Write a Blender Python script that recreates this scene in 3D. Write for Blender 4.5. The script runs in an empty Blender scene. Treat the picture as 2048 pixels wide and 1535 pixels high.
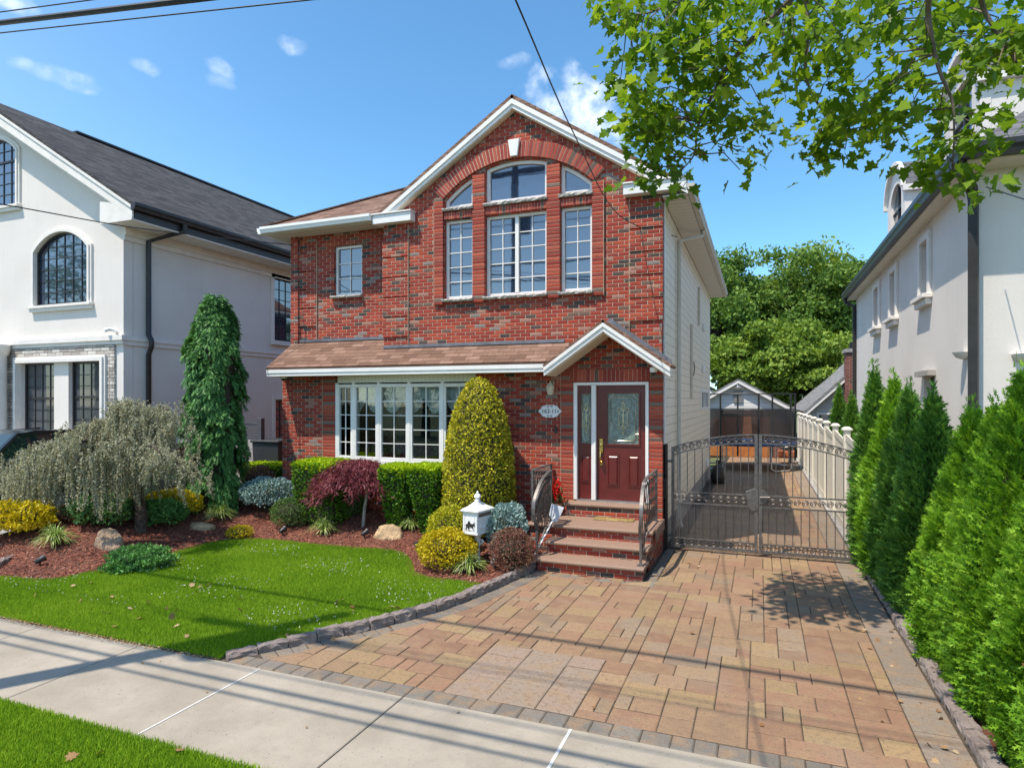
import bpy, bmesh, math, random
import numpy as np
from mathutils import Vector, geometry
R = math.radians
random.seed(7); RNG = np.random.default_rng(11)
S = bpy.context.scene

# ---------------- camera, sky, sun, exposure ----------------
FOC, HX, HY, CH = 1272.0, 1024.0, 800.0, 2.6        # focal length and horizon in photo pixels, eye height in metres
TH = math.atan(496 / FOC); CT, ST = math.cos(TH), math.sin(TH)
cd = bpy.data.cameras.new('camera'); cam = bpy.data.objects.new('camera', cd); S.collection.objects.link(cam)
cam.location = (0, 0, CH); cam.rotation_euler = (R(90), 0, TH)
cd.sensor_width = 36; cd.lens = FOC / 2048 * 36; cd.shift_y = (HY - 767.5) / 2048
cd.clip_start = 0.05; cd.clip_end = 2000
S.camera = cam
S.view_settings.view_transform = 'Standard'; S.view_settings.look = 'None'
S.view_settings.exposure = 0.92; S.view_settings.gamma = 1
ELEV = R(64); LH = (0.571, 0.821)                   # direction the light travels over the ground
sun = bpy.data.objects.new('sun', bpy.data.lights.new('sun', 'SUN')); S.collection.objects.link(sun)
sun.data.energy = 3.25; sun.data.angle = R(0.5); sun.data.color = (1, 0.90, 0.77)
sun.rotation_euler = Vector((LH[0] * math.cos(ELEV), LH[1] * math.cos(ELEV), -math.sin(ELEV))).to_track_quat('-Z', 'Y').to_euler()
sun.location = (-8, -12, 30)

def ray(px, py):
    u = (px - HX) / FOC; v = (HY - py) / FOC
    return (-ST + u * CT, CT + u * ST, v)
def onY(px, py, Y):
    d = ray(px, py); t = Y / d[1]; return Vector((t * d[0], Y, CH + t * d[2]))
def onX(px, py, X):
    d = ray(px, py); t = X / d[0]; return Vector((X, t * d[1], CH + t * d[2]))
def onZ(px, py, z=0.0):
    d = ray(px, py); t = (z - CH) / d[2]; return Vector((t * d[0], t * d[1], z))
def sstep(t):
    t = min(1, max(0, t)); return t * t * (3 - 2 * t)
def smooth(pts, n=2):
    for _ in range(n):
        q = [pts[0]]
        for a, b_ in zip(pts, pts[1:]): q += [a.lerp(b_, .25), a.lerp(b_, .75)]
        pts = q + [pts[-1]]
    return pts
# border between lawn and planted bed, in metres on the ground
EDGE = [(-60, 1152), (0, 1154), (83, 1161), (130, 1157), (178, 1145), (232, 1138), (306, 1119), (372, 1099), (434, 1083), (496, 1078), (558, 1081), (620, 1089), (699, 1096), (760, 1099), (795, 1103), (815, 1112), (826, 1130), (830, 1148), (861, 1158), (914, 1162), (962, 1170)]
EDGE = smooth([onZ(*p).to_2d() for p in EDGE])
EA = np.array(EDGE); EB = EA[1:] - EA[:-1]; EL = (EB ** 2).sum(1) + 1e-12
def bed_za(x, y):                                    # the planted bed rises from the lawn's edge towards the house
    q = np.c_[np.ravel(x), np.ravel(y)]; t = np.clip(((q[:, None] - EA[None, :-1]) * EB[None]).sum(2) / EL, 0, 1)
    d = np.sqrt((((EA[None, :-1] + t[..., None] * EB[None]) - q[:, None]) ** 2).sum(2)).min(1)
    t = np.clip(d / 2.1, 0, 1); k = np.clip((-3.6 - q[:, 0]) / 1.6, 0, 1)
    return 0.02 + 0.38 * t * t * (3 - 2 * t) * (.3 + .7 * k * k * (3 - 2 * k))
def bed_z(x, y): return float(bed_za(x, y)[0])
def G(px, py):                                       # photo pixel -> point on the bed's surface
    z = 0.1
    for _ in range(25):
        p = onZ(px, py, z); z = 0.5 * z + 0.5 * bed_z(p.x, p.y)
    p.z = z; return p
def dep(p): return -ST * p[0] + CT * p[1]
def m_per_px(p): return dep(p) / FOC

W = bpy.data.worlds.new('World'); S.world = W; W.use_nodes = True
wn = W.node_tree; wn.nodes.clear()
def N(nt, t, **kw):
    n = nt.nodes.new(t)
    for k, v in kw.items(): setattr(n, k, v)
    return n
def setin(nt, sock, v):
    if hasattr(v, 'is_output'): nt.links.new(v, sock)
    elif isinstance(v, (tuple, list)) and len(v) == 3 and sock.type == 'RGBA': sock.default_value = (*v, 1)
    else: sock.default_value = v
def M(nt, op, a, b=None, c=None):
    n = N(nt, 'ShaderNodeMath', operation=op); setin(nt, n.inputs[0], a)
    if b is not None: setin(nt, n.inputs[1], b)
    if c is not None: setin(nt, n.inputs[2], c)
    return n.outputs[0]
def MIX(nt, f, a, b, mode='MIX'):
    n = N(nt, 'ShaderNodeMix', data_type='RGBA', blend_type=mode)
    setin(nt, n.inputs[0], f); setin(nt, n.inputs[6], a); setin(nt, n.inputs[7], b); return n.outputs[2]
def MR(nt, v, a, b, c=0.0, d=1.0):
    n = N(nt, 'ShaderNodeMapRange', interpolation_type='SMOOTHSTEP')
    for i, x in enumerate((v, a, b, c, d)): setin(nt, n.inputs[i], x)
    return n.outputs[0]
def RAMP(nt, f, stops, const=False):
    n = N(nt, 'ShaderNodeValToRGB'); cr = n.color_ramp
    if const: cr.interpolation = 'CONSTANT'
    while len(cr.elements) < len(stops): cr.elements.new(0.5)
    for e, (p, c) in zip(cr.elements, stops): e.position = p; e.color = (*c, 1)
    setin(nt, n.inputs[0], f); return n.outputs[0]
def NOISE(nt, vec, scale, detail=4, rough=0.55, dist=0.0):
    n = N(nt, 'ShaderNodeTexNoise')
    if vec is not None: nt.links.new(vec, n.inputs['Vector'])
    n.inputs['Scale'].default_value = scale; n.inputs['Detail'].default_value = detail
    n.inputs['Roughness'].default_value = rough; n.inputs['Distortion'].default_value = dist
    return n.outputs['Fac']

sky = N(wn, 'ShaderNodeTexSky', sky_type='NISHITA'); sky.sun_disc = False
sky.sun_elevation = ELEV; sky.sun_rotation = math.atan2(-LH[0], -LH[1]) % (2 * math.pi)
sky.air_density = 1.0; sky.dust_density = 0.3; sky.ozone_density = 2.2; sky.altitude = 0
tc = N(wn, 'ShaderNodeTexCoord')
dirv = tc.outputs['Generated']
def cdir(px, py): return Vector(ray(px, py)).normalized()
mask = None
warp = N(wn, 'ShaderNodeTexNoise'); wn.links.new(dirv, warp.inputs['Vector']); warp.inputs['Scale'].default_value = 22; warp.inputs['Detail'].default_value = 6
wsub = N(wn, 'ShaderNodeVectorMath', operation='SUBTRACT'); wn.links.new(warp.outputs['Color'], wsub.inputs[0]); wsub.inputs[1].default_value = (.5, .5, .5)
# small fair-weather clouds: direction, half width, half height (radians), density
for px, py, rx, ry, dn in ((1165, 235, .075, .06, .95), (1205, 215, .045, .045, .85), (1110, 258, .045, .03, .7), (1027, 127, .024, .012, .38), (583, 93, .019, .012, .42), (438, 137, .02, .014, .5),
                           (436, 160, .022, .010, .2), (289, 133, .019, .010, .32), (125, 158, .04, .012, .28), (150, 152, .024, .009, .32), (42, 130, .015, .008, .3), (172, 182, .014, .005, .25), (10, 4, .03, .012, .6)):
    d = cdir(px, py); e1 = Vector((d.y, -d.x, 0)).normalized(); e2 = e1.cross(d)
    df = N(wn, 'ShaderNodeVectorMath', operation='SUBTRACT'); wn.links.new(dirv, df.inputs[0]); df.inputs[1].default_value = d
    sc = N(wn, 'ShaderNodeVectorMath', operation='SCALE'); wn.links.new(wsub.outputs[0], sc.inputs[0]); sc.inputs['Scale'].default_value = 2.6 * min(rx, ry)
    ad = N(wn, 'ShaderNodeVectorMath', operation='ADD'); wn.links.new(df.outputs[0], ad.inputs[0]); wn.links.new(sc.outputs[0], ad.inputs[1])
    def dt(e, r):
        q = N(wn, 'ShaderNodeVectorMath', operation='DOT_PRODUCT'); wn.links.new(ad.outputs[0], q.inputs[0]); q.inputs[1].default_value = e / r
        return M(wn, 'POWER', M(wn, 'ABSOLUTE', q.outputs['Value']), 2)
    rr = M(wn, 'ADD', M(wn, 'ADD', dt(e1, rx), dt(e2, ry)), dt(d, rx * 2))
    mk = M(wn, 'MULTIPLY', MR(wn, rr, 1.25, -.35), dn)
    mask = mk if mask is None else M(wn, 'MAXIMUM', mask, mk)
fine = NOISE(wn, dirv, 38, 8, .62)
mask = M(wn, 'MULTIPLY', mask, MR(wn, fine, .30, .68, .25, 1.0))
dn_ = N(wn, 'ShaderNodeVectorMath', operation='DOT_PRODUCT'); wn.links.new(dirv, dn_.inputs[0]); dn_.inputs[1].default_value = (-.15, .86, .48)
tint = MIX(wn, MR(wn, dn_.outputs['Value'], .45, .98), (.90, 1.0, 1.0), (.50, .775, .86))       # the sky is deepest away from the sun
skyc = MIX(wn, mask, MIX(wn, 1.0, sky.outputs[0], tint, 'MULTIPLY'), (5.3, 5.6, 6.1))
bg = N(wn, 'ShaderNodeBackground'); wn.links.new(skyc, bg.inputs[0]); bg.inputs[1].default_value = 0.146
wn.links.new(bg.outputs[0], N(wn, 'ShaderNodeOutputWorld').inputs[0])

# ---------------- object helpers ----------------
COL = S.collection
def link(o): COL.objects.link(o); return o
def tag(o, label=None, cat=None, group=None, kind=None):
    for k, v in (('label', label), ('category', cat), ('group', group), ('kind', kind)):
        if v: o[k] = v
    return o
ORG = {}
def thing(name, label, cat, loc, group=None):
    o = link(bpy.data.objects.new(name, None)); o.location = loc; o.empty_display_size = .2
    ORG[o.name] = Vector(loc); return tag(o, label, cat, group)
def mesh_obj(name, me, mat, parent, org):
    if mat: me.materials.append(mat)
    o = link(bpy.data.objects.new(name, me))
    if parent is not None:
        o.parent = parent
    else: o.location = org
    ORG[o.name] = Vector(org); return o
def arr_mesh(co, faces_n, shapes=None):
    """co (N,k,3): N separate k-gons"""
    n, k, _ = co.shape
    me = bpy.data.meshes.new('m'); me.vertices.add(n * k); me.loops.add(n * k); me.polygons.add(n)
    me.vertices.foreach_set('co', co.reshape(-1).astype(np.float32))
    me.loops.foreach_set('vertex_index', np.arange(n * k, dtype=np.int32))
    me.polygons.foreach_set('loop_start', np.arange(0, n * k, k, dtype=np.int32))
    me.polygons.foreach_set('loop_total', np.full(n, k, dtype=np.int32))
    me.update(calc_edges=True); return me
def leaves_obj(name, co, mat, parent=None, org=None):
    org = ORG[parent.name] if parent is not None else Vector(org if org is not None else (0, 0, 0))
    return mesh_obj(name, arr_mesh(co - np.array(org), None), mat, parent, org)

class MB:
    def __init__(s): s.v = []; s.f = []; s.smooth = False
    def add(s, vs, fs):
        b = len(s.v); s.v += [tuple(x) for x in vs]; s.f += [tuple(i + b for i in f) for f in fs]; return s
    def box(s, x0, x1, y0, y1, z0, z1):
        if x0 > x1: x0, x1 = x1, x0
        if y0 > y1: y0, y1 = y1, y0
        if z0 > z1: z0, z1 = z1, z0
        return s.add([(x0,y0,z0),(x1,y0,z0),(x1,y1,z0),(x0,y1,z0),(x0,y0,z1),(x1,y0,z1),(x1,y1,z1),(x0,y1,z1)],
              [(0,3,2,1),(4,5,6,7),(0,1,5,4),(1,2,6,5),(2,3,7,6),(3,0,4,7)])
    def bar(s, a, b, w, h=None, up=(0, 0, 1)):         # square bar from a to b
        h = h or w; a = Vector(a); b = Vector(b); d = (b - a).normalized(); u = Vector(up)
        if abs(d.dot(u)) > .95: u = Vector((0, 1, 0))
        x = d.cross(u).normalized() * w / 2; y = x.cross(d).normalized() * h / 2
        vs = [p + sx * x + sy * y for p in (a, b) for sx, sy in ((-1,-1),(1,-1),(1,1),(-1,1))]
        return s.add(vs, [(0,1,2,3),(7,6,5,4),(0,4,5,1),(1,5,6,2),(2,6,7,3),(3,7,4,0)])
    def tube(s, pts, r, n=8, closed=False):
        pts = [Vector(p) for p in pts]; k = len(pts); rs = r if isinstance(r, (list, tuple)) else [r] * k
        vs = []; prev = None
        for i, p in enumerate(pts):
            d = (pts[min(i + 1, k - 1)] - pts[max(i - 1, 0)])
            d = d.normalized() if d.length > 1e-9 else Vector((0, 0, 1))
            if prev is None:
                u = Vector((0, 0, 1)) if abs(d.z) < .9 else Vector((1, 0, 0)); x = d.cross(u).normalized()
            else: x = (prev - d * prev.dot(d)).normalized()
            prev = x; y = d.cross(x)
            for j in range(n):
                a = 2 * math.pi * j / n; vs.append(p + rs[i] * (math.cos(a) * x + math.sin(a) * y))
        fs = [(i*n+j, i*n+(j+1)%n, (i+1)*n+(j+1)%n, (i+1)*n+j) for i in range(k-1) for j in range(n)]
        fs += [tuple(range(n))[::-1], tuple((k-1)*n+j for j in range(n))]
        s.smooth = True; return s.add(vs, fs)
    def lathe(s, c, prof, n=20):                       # prof: (radius, z)
        vs = [(c[0] + r*math.cos(2*math.pi*j/n), c[1] + r*math.sin(2*math.pi*j/n), c[2] + z) for r, z in prof for j in range(n)]; k = len(prof)
        fs = [(i*n+j, i*n+(j+1)%n, (i+1)*n+(j+1)%n, (i+1)*n+j) for i in range(k-1) for j in range(n)]
        fs += [tuple(range(n))[::-1], tuple((k-1)*n+j for j in range(n))]
        s.smooth = True; return s.add(vs, fs)
    def prism(s, loops, a0, a1, axis='y'):             # polygon (with holes) in xz / yz / xy, extruded a0..a1
        def P(q, a): return (q[0], a, q[1]) if axis == 'y' else (a, q[0], q[1]) if axis == 'x' else (q[0], q[1], a)
        if not isinstance(loops[0][0], (tuple, list, Vector)): loops = [loops]
        flat = [q for l in loops for q in l]
        tris = geometry.tessellate_polygon([[Vector((q[0], q[1], 0)) for q in l] for l in loops])
        nv = len(flat); vs = [P(q, a0) for q in flat] + [P(q, a1) for q in flat]
        fs = []
        for t in tris: fs += [tuple(t), tuple(i + nv for i in reversed(t))]
        b = 0
        for l in loops:
            m = len(l)
            for i in range(m):
                j = (i + 1) % m; fs.append((b+i, b+j, nv+b+j, nv+b+i))
            b += m
        return s.add(vs, fs)
    def quadslab(s, p, th):                            # p: 4+ coplanar points, thickness downwards along normal
        p = [Vector(q) for q in p]; n = (p[1]-p[0]).cross(p[2]-p[0]).normalized()
        if n.z < 0: n = -n
        k = len(p); vs = p + [q - n * th for q in p]
        return s.add(vs, [tuple(range(k)), tuple(range(k, 2*k))[::-1]] + [(i, (i+1)%k, k+(i+1)%k, k+i) for i in range(k)])
    def mesh(s, org=(0,0,0), bevel=0.0):
        me = bpy.data.meshes.new('m'); o = Vector(org)
        me.from_pydata([tuple(Vector(v) - o) for v in s.v], [], s.f)
        bm = bmesh.new(); bm.from_mesh(me); bmesh.ops.recalc_face_normals(bm, faces=bm.faces)
        if bevel: bmesh.ops.bevel(bm, geom=[e for e in bm.edges if e.is_manifold and e.calc_face_angle(0) > .6], offset=bevel, segments=1, affect='EDGES', clamp_overlap=True)
        if s.smooth:
            for f in bm.faces: f.smooth = True
            for e in bm.edges:
                if e.is_manifold and e.calc_face_angle(0) > .7: e.smooth = False
        bm.to_mesh(me); bm.free(); return me
    def build(s, name, mat, parent=None, org=None, bevel=0.0):
        org = ORG[parent.name] if parent is not None else Vector(org if org is not None else (0,0,0))
        return mesh_obj(name, s.mesh(org, bevel), mat, parent, org)
def struct(name, mb, mat, org=(0,0,0), bevel=0.0): return tag(mb.build(name, mat, None, org, bevel), kind='structure')

# ---------------- materials ----------------
MATS = {}
def mat(name, build):
    if name in MATS: return MATS[name]
    m = bpy.data.materials.new(name); m.use_nodes = True; nt = m.node_tree
    b = nt.nodes['Principled BSDF']; MATS[name] = m
    build(nt, b); return m
def bump(nt, b, h, dist, strength=1.0):
    n = N(nt, 'ShaderNodeBump'); n.inputs['Distance'].default_value = dist; n.inputs['Strength'].default_value = strength
    nt.links.new(h, n.inputs['Height']); nt.links.new(n.outputs[0], b.inputs['Normal'])
def objc(nt): return N(nt, 'ShaderNodeTexCoord').outputs['Object']
def plain(name, col, rough=.6, metal=0, var=.12, scale=6, bumpd=0.0, bscale=60, spec=.5):
    def f(nt, b):
        o = objc(nt); n = NOISE(nt, o, scale, 5)
        c = MIX(nt, MR(nt, n, .3, .7), tuple(x * (1 - var) for x in col), tuple(min(1, x * (1 + var)) for x in col))
        nt.links.new(c, b.inputs['Base Color']); b.inputs['Roughness'].default_value = rough; b.inputs['Metallic'].default_value = metal
        b.inputs['Specular IOR Level'].default_value = spec
        if bumpd: bump(nt, b, NOISE(nt, o, bscale, 4), bumpd)
    return mat(name, f)
def uv_auto(nt):
    o = objc(nt); s = N(nt, 'ShaderNodeSeparateXYZ'); nt.links.new(o, s.inputs[0])
    g = N(nt, 'ShaderNodeNewGeometry'); sn = N(nt, 'ShaderNodeSeparateXYZ'); nt.links.new(g.outputs['True Normal'], sn.inputs[0])
    ax = M(nt, 'ABSOLUTE', sn.outputs[0]); ay = M(nt, 'ABSOLUTE', sn.outputs[1]); az = M(nt, 'ABSOLUTE', sn.outputs[2])
    sel = M(nt, 'GREATER_THAN', ax, ay); top = M(nt, 'GREATER_THAN', az, .93)
    def mx(f, a, b): return M(nt, 'ADD', M(nt, 'MULTIPLY', f, b), M(nt, 'MULTIPLY', M(nt, 'SUBTRACT', 1.0, f), a))
    u = mx(top, mx(sel, s.outputs[0], s.outputs[1]), s.outputs[0]); v = mx(top, s.outputs[2], s.outputs[1])
    return o, u, v
def tiles(nt, w, h, off=.5, vs=1.0, swap=False, nov=False):
    o, u, v = uv_auto(nt)
    if swap: u, v = v, u
    vv = M(nt, 'DIVIDE', v, h * vs); row = M(nt, 'FLOOR', vv); fv = M(nt, 'FRACT', vv)
    uu = M(nt, 'ADD', M(nt, 'DIVIDE', u, w), M(nt, 'MULTIPLY', M(nt, 'MODULO', M(nt, 'ABSOLUTE', row), 2.0), off))
    cell = M(nt, 'FLOOR', uu); fu = M(nt, 'FRACT', uu)
    du = M(nt, 'MULTIPLY', M(nt, 'MINIMUM', fu, M(nt, 'SUBTRACT', 1.0, fu)), w)
    dv = M(nt, 'MULTIPLY', M(nt, 'MINIMUM', fv, M(nt, 'SUBTRACT', 1.0, fv)), h)
    d = dv if nov else M(nt, 'MINIMUM', du, dv)
    cv = N(nt, 'ShaderNodeCombineXYZ'); setin(nt, cv.inputs[0], 0.0 if nov else cell); setin(nt, cv.inputs[1], row)
    wn_ = N(nt, 'ShaderNodeTexWhiteNoise', noise_dimensions='2D'); nt.links.new(cv.outputs[0], wn_.inputs['Vector'])
    sc = N(nt, 'ShaderNodeSeparateColor'); nt.links.new(wn_.outputs['Color'], sc.inputs[0])
    return dict(o=o, fu=fu, fv=fv, d=d, du=du, r1=wn_.outputs['Value'], r2=sc.outputs[0], r3=sc.outputs[1])
RED = [(.0, (.38, .058, .034)), (.15, (.28, .042, .028)), (.29, (.43, .078, .042)), (.42, (.33, .050, .033)), (.57, (.30, .066, .046)), (.67, (.44, .098, .058)),
       (.74, (.10, .078, .065)), (.80, (.18, .112, .085)), (.86, (.25, .215, .195)), (.90, (.38, .20, .15)), (.955, (.068, .060, .056))]
def brick(name, swap=False, nov=False, w=.205, h=.0675, stops=RED, mort=.0048):
    def f(nt, b):
        t = tiles(nt, w, h, 0 if swap else .5, swap=swap, nov=nov)
        col = RAMP(nt, t['r1'], stops, True)
        n1 = NOISE(nt, t['o'], 55, 6, .65); n2 = NOISE(nt, t['o'], 13, 3)
        col = MIX(nt, 1.0, col, RAMP(nt, n1, [(.25, (.5, .47, .47)), (.5, (1, 1, 1)), (.75, (1.4, 1.35, 1.3))]), 'MULTIPLY')
        col = MIX(nt, MR(nt, n2, .45, .8, 0, .35), col, MIX(nt, 1.0, col, (.6, .6, .62), 'MULTIPLY'))
        edge = M(nt, 'ADD', t['d'], M(nt, 'MULTIPLY', M(nt, 'SUBTRACT', n1, .5), .004))
        k = MR(nt, edge, mort - .0012, mort + .0014)
        kv = MR(nt, t['du'], mort, mort + .002) if not nov else 1.0
        mo = MIX(nt, kv, MIX(nt, n2, (.52, .40, .31), (.66, .52, .41)), MIX(nt, n2, (.22, .105, .075), (.42, .27, .20)))  # bed joints get darker mortar, with the rough bricks' shadow lines in the colour
        col = MIX(nt, k, mo, col)
        nt.links.new(col, b.inputs['Base Color']); b.inputs['Roughness'].default_value = .8; b.inputs['Specular IOR Level'].default_value = .25
        hgt = M(nt, 'ADD', M(nt, 'MULTIPLY', MR(nt, edge, .002, .012), .8), M(nt, 'MULTIPLY', n1, .75))
        hgt = M(nt, 'ADD', hgt, M(nt, 'MULTIPLY', t['r2'], .25))
        bump(nt, b, hgt, .015)
    return mat(name, f)
def shingle(name, cols, w=.30, h=.135, sin=.55):
    def f(nt, b):
        t = tiles(nt, w, h, .37, vs=sin)
        n = NOISE(nt, t['o'], 9, 5); n3 = NOISE(nt, t['o'], 90, 3)
        c = RAMP(nt, t['r1'], [(0, cols[0]), (.5, cols[1]), (1, cols[2])])
        c = MIX(nt, MR(nt, n, .35, .7, 0, .4), c, cols[0]); c = MIX(nt, MR(nt, n3, .4, .7, 0, .25), c, cols[2])
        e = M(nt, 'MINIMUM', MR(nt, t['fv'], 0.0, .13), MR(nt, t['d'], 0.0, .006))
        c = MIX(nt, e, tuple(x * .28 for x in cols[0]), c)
        nt.links.new(c, b.inputs['Base Color']); b.inputs['Roughness'].default_value = .9; b.inputs['Specular IOR Level'].default_value = .2
        bump(nt, b, M(nt, 'ADD', M(nt, 'MULTIPLY', M(nt, 'SUBTRACT', 1.0, t['fv']), .7), M(nt, 'ADD', M(nt, 'MULTIPLY', t['r2'], .3), M(nt, 'MULTIPLY', n3, .2))), .012)
    return mat(name, f)
def siding(name, col, h=.165):
    def f(nt, b):
        o, u, v = uv_auto(nt); fv = M(nt, 'FRACT', M(nt, 'DIVIDE', v, h)); n = NOISE(nt, o, 3, 5); n2 = NOISE(nt, o, 30, 3)
        c = MIX(nt, MR(nt, n, .3, .7), tuple(x * .93 for x in col), col)
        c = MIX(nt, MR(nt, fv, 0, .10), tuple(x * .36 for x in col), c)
        nt.links.new(c, b.inputs['Base Color']); b.inputs['Roughness'].default_value = .55
        bump(nt, b, M(nt, 'ADD', M(nt, 'SUBTRACT', 1.0, fv), M(nt, 'MULTIPLY', n2, .06)), .014)
    return mat(name, f)
def leafm(name, stops, trans=.35, rough=.5, clump=3.0, spec=.18, gain=1.0):
    stops = [(p_, tuple(min(.85, x * gain) for x in c_)) for p_, c_ in stops]
    def f(nt, b):
        g = N(nt, 'ShaderNodeNewGeometry'); o = objc(nt)
        r = g.outputs['Random Per Island']; n = NOISE(nt, o, clump, 3)
        v = M(nt, 'ADD', M(nt, 'MULTIPLY', r, .65), M(nt, 'MULTIPLY', M(nt, 'SUBTRACT', n, .3), .85))
        c = RAMP(nt, v, stops)
        nt.links.new(c, b.inputs['Base Color']); b.inputs['Roughness'].default_value = rough; b.inputs['Specular IOR Level'].default_value = spec
        if trans:
            t = N(nt, 'ShaderNodeBsdfTranslucent'); nt.links.new(MIX(nt, 1.0, c, (1.25, 1.2, .55), 'MULTIPLY'), t.inputs[0])
            mx = N(nt, 'ShaderNodeMixShader'); mx.inputs[0].default_value = trans
            nt.links.new(b.outputs[0], mx.inputs[1]); nt.links.new(t.outputs[0], mx.inputs[2])
            nt.links.new(mx.outputs[0], nt.nodes['Material Output'].inputs[0])
    return mat(name, f)
def glassm(name, col=(.016, .030, .062), ior=2.5, wav=.00012):
    def f(nt, b):
        b.inputs['Base Color'].default_value = (*col, 1); b.inputs['Roughness'].default_value = .03; b.inputs['IOR'].default_value = ior
        bump(nt, b, NOISE(nt, objc(nt), 2.2, 2), wav * 6)
    return mat(name, f)
def clearglass(name, refl=.05):
    def f(nt, b):
        tr = N(nt, 'ShaderNodeBsdfTransparent'); tr.inputs[0].default_value = (.82, .87, .86, 1)
        gl = N(nt, 'ShaderNodeBsdfGlossy'); gl.inputs['Roughness'].default_value = .02; gl.inputs['Color'].default_value = (.9, .93, 1, 1)
        fr = N(nt, 'ShaderNodeFresnel'); fr.inputs[0].default_value = 1.5
        mx = N(nt, 'ShaderNodeMixShader'); nt.links.new(M(nt, 'ADD', fr.outputs[0], refl - .04), mx.inputs[0])
        nt.links.new(tr.outputs[0], mx.inputs[1]); nt.links.new(gl.outputs[0], mx.inputs[2]); nt.links.new(mx.outputs[0], nt.nodes['Material Output'].inputs[0])
    return mat(name, f)

BRICK = brick('brick'); BRICK_SOLDIER = brick('brick_soldier', swap=True, w=.30, h=.0675, stops=RED[:6] + [(.86, (.10, .075, .062)), (.93, (.15, .12, .10))])
BRICK_PIER = brick('brick_pier', nov=True, stops=RED[:6] + [(.86, (.16, .10, .078)), (.93, (.20, .15, .12))])
WHITE = plain('white_trim', (.78, .76, .73), .45, var=.04, scale=3)
VINYL = plain('white_vinyl', (.82, .82, .80), .35, var=.03)
CREAM = plain('cream_soffit', (.74, .66, .53), .55, var=.06)
STONE_SILL = plain('rough_sill', (.42, .39, .35), .9, var=.3, scale=30, bumpd=.02, bscale=45)
GLASS = glassm('window_glass'); GLASS_GREY = glassm('window_glass_grey', (.05, .055, .06), 1.7)
CLEAR = clearglass('clear_glass')
DARKRED = plain('dark_red_door', (.115, .016, .014), .32, var=.1)
BRASS = plain('brass', (.62, .45, .16), .25, 1.0)
BLACKM = plain('black_metal', (.022, .02, .02), .4, .0, var=.3)
BRONZE = plain('bronze_gutter', (.030, .027, .026), .4, .2, var=.2)
IRON = plain('grey_iron', (.15, .138, .13), .45, .5, var=.25, scale=20)
IRON_D = plain('dark_iron', (.060, .052, .050), .4, .5, var=.3, scale=20)
GUTTER = plain('cream_gutter', (.55, .50, .42), .45, var=.08)
SIDING = siding('cream_siding', (.86, .77, .62))
FOUND = plain('foundation', (.30, .29, .28), .9, var=.2, scale=9, bumpd=.01)
ROOF_BROWN = shingle('brown_shingle', [(.125, .070, .048), (.19, .112, .080), (.27, .168, .125)])
ROOF_DARK = shingle('charcoal_shingle', [(.030, .029, .030), (.055, .053, .054), (.085, .082, .082)], w=.32, h=.15, sin=.5)
ROOF_SLATE = shingle('slate', [(.085, .085, .092), (.12, .12, .13), (.17, .17, .18)], w=.42, h=.24, sin=.6)
ROOF_GREY = shingle('grey_shingle', [(.15, .15, .15), (.21, .21, .21), (.28, .28, .28)], w=.3, h=.14, sin=.6)
FLASH = plain('lead_flashing', (.17, .17, .19), .4, .3, var=.2)
def stucco_mat(nt, b):
    o = objc(nt); n = NOISE(nt, o, .7, 5); n2 = NOISE(nt, o, 60, 4, .65); mp = N(nt, 'ShaderNodeMapping'); mp.inputs['Scale'].default_value = (5, 5, .35); nt.links.new(o, mp.inputs[0]); n3 = NOISE(nt, mp.outputs[0], 1.6, 5, .6)
    c = MIX(nt, MR(nt, n, .3, .7), (.70, .65, .60), (.755, .71, .66)); c = MIX(nt, MR(nt, n3, .52, .80, 0, .22), c, (.52, .48, .43)); c = MIX(nt, MR(nt, n2, .35, .7, 0, .10), c, (.55, .52, .48))
    nt.links.new(c, b.inputs['Base Color']); b.inputs['Roughness'].default_value = .88; b.inputs['Specular IOR Level'].default_value = .15; bump(nt, b, n2, .006)
STUCCO = mat('white_stucco', stucco_mat)
STUCCO_TRIM = plain('stucco_trim', (.75, .71, .66), .8, var=.05, scale=4, spec=.2)
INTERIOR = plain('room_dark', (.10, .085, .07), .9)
CURTAIN = plain('sheer_curtain', (.75, .74, .70), .9, var=.08, scale=15)
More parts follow.
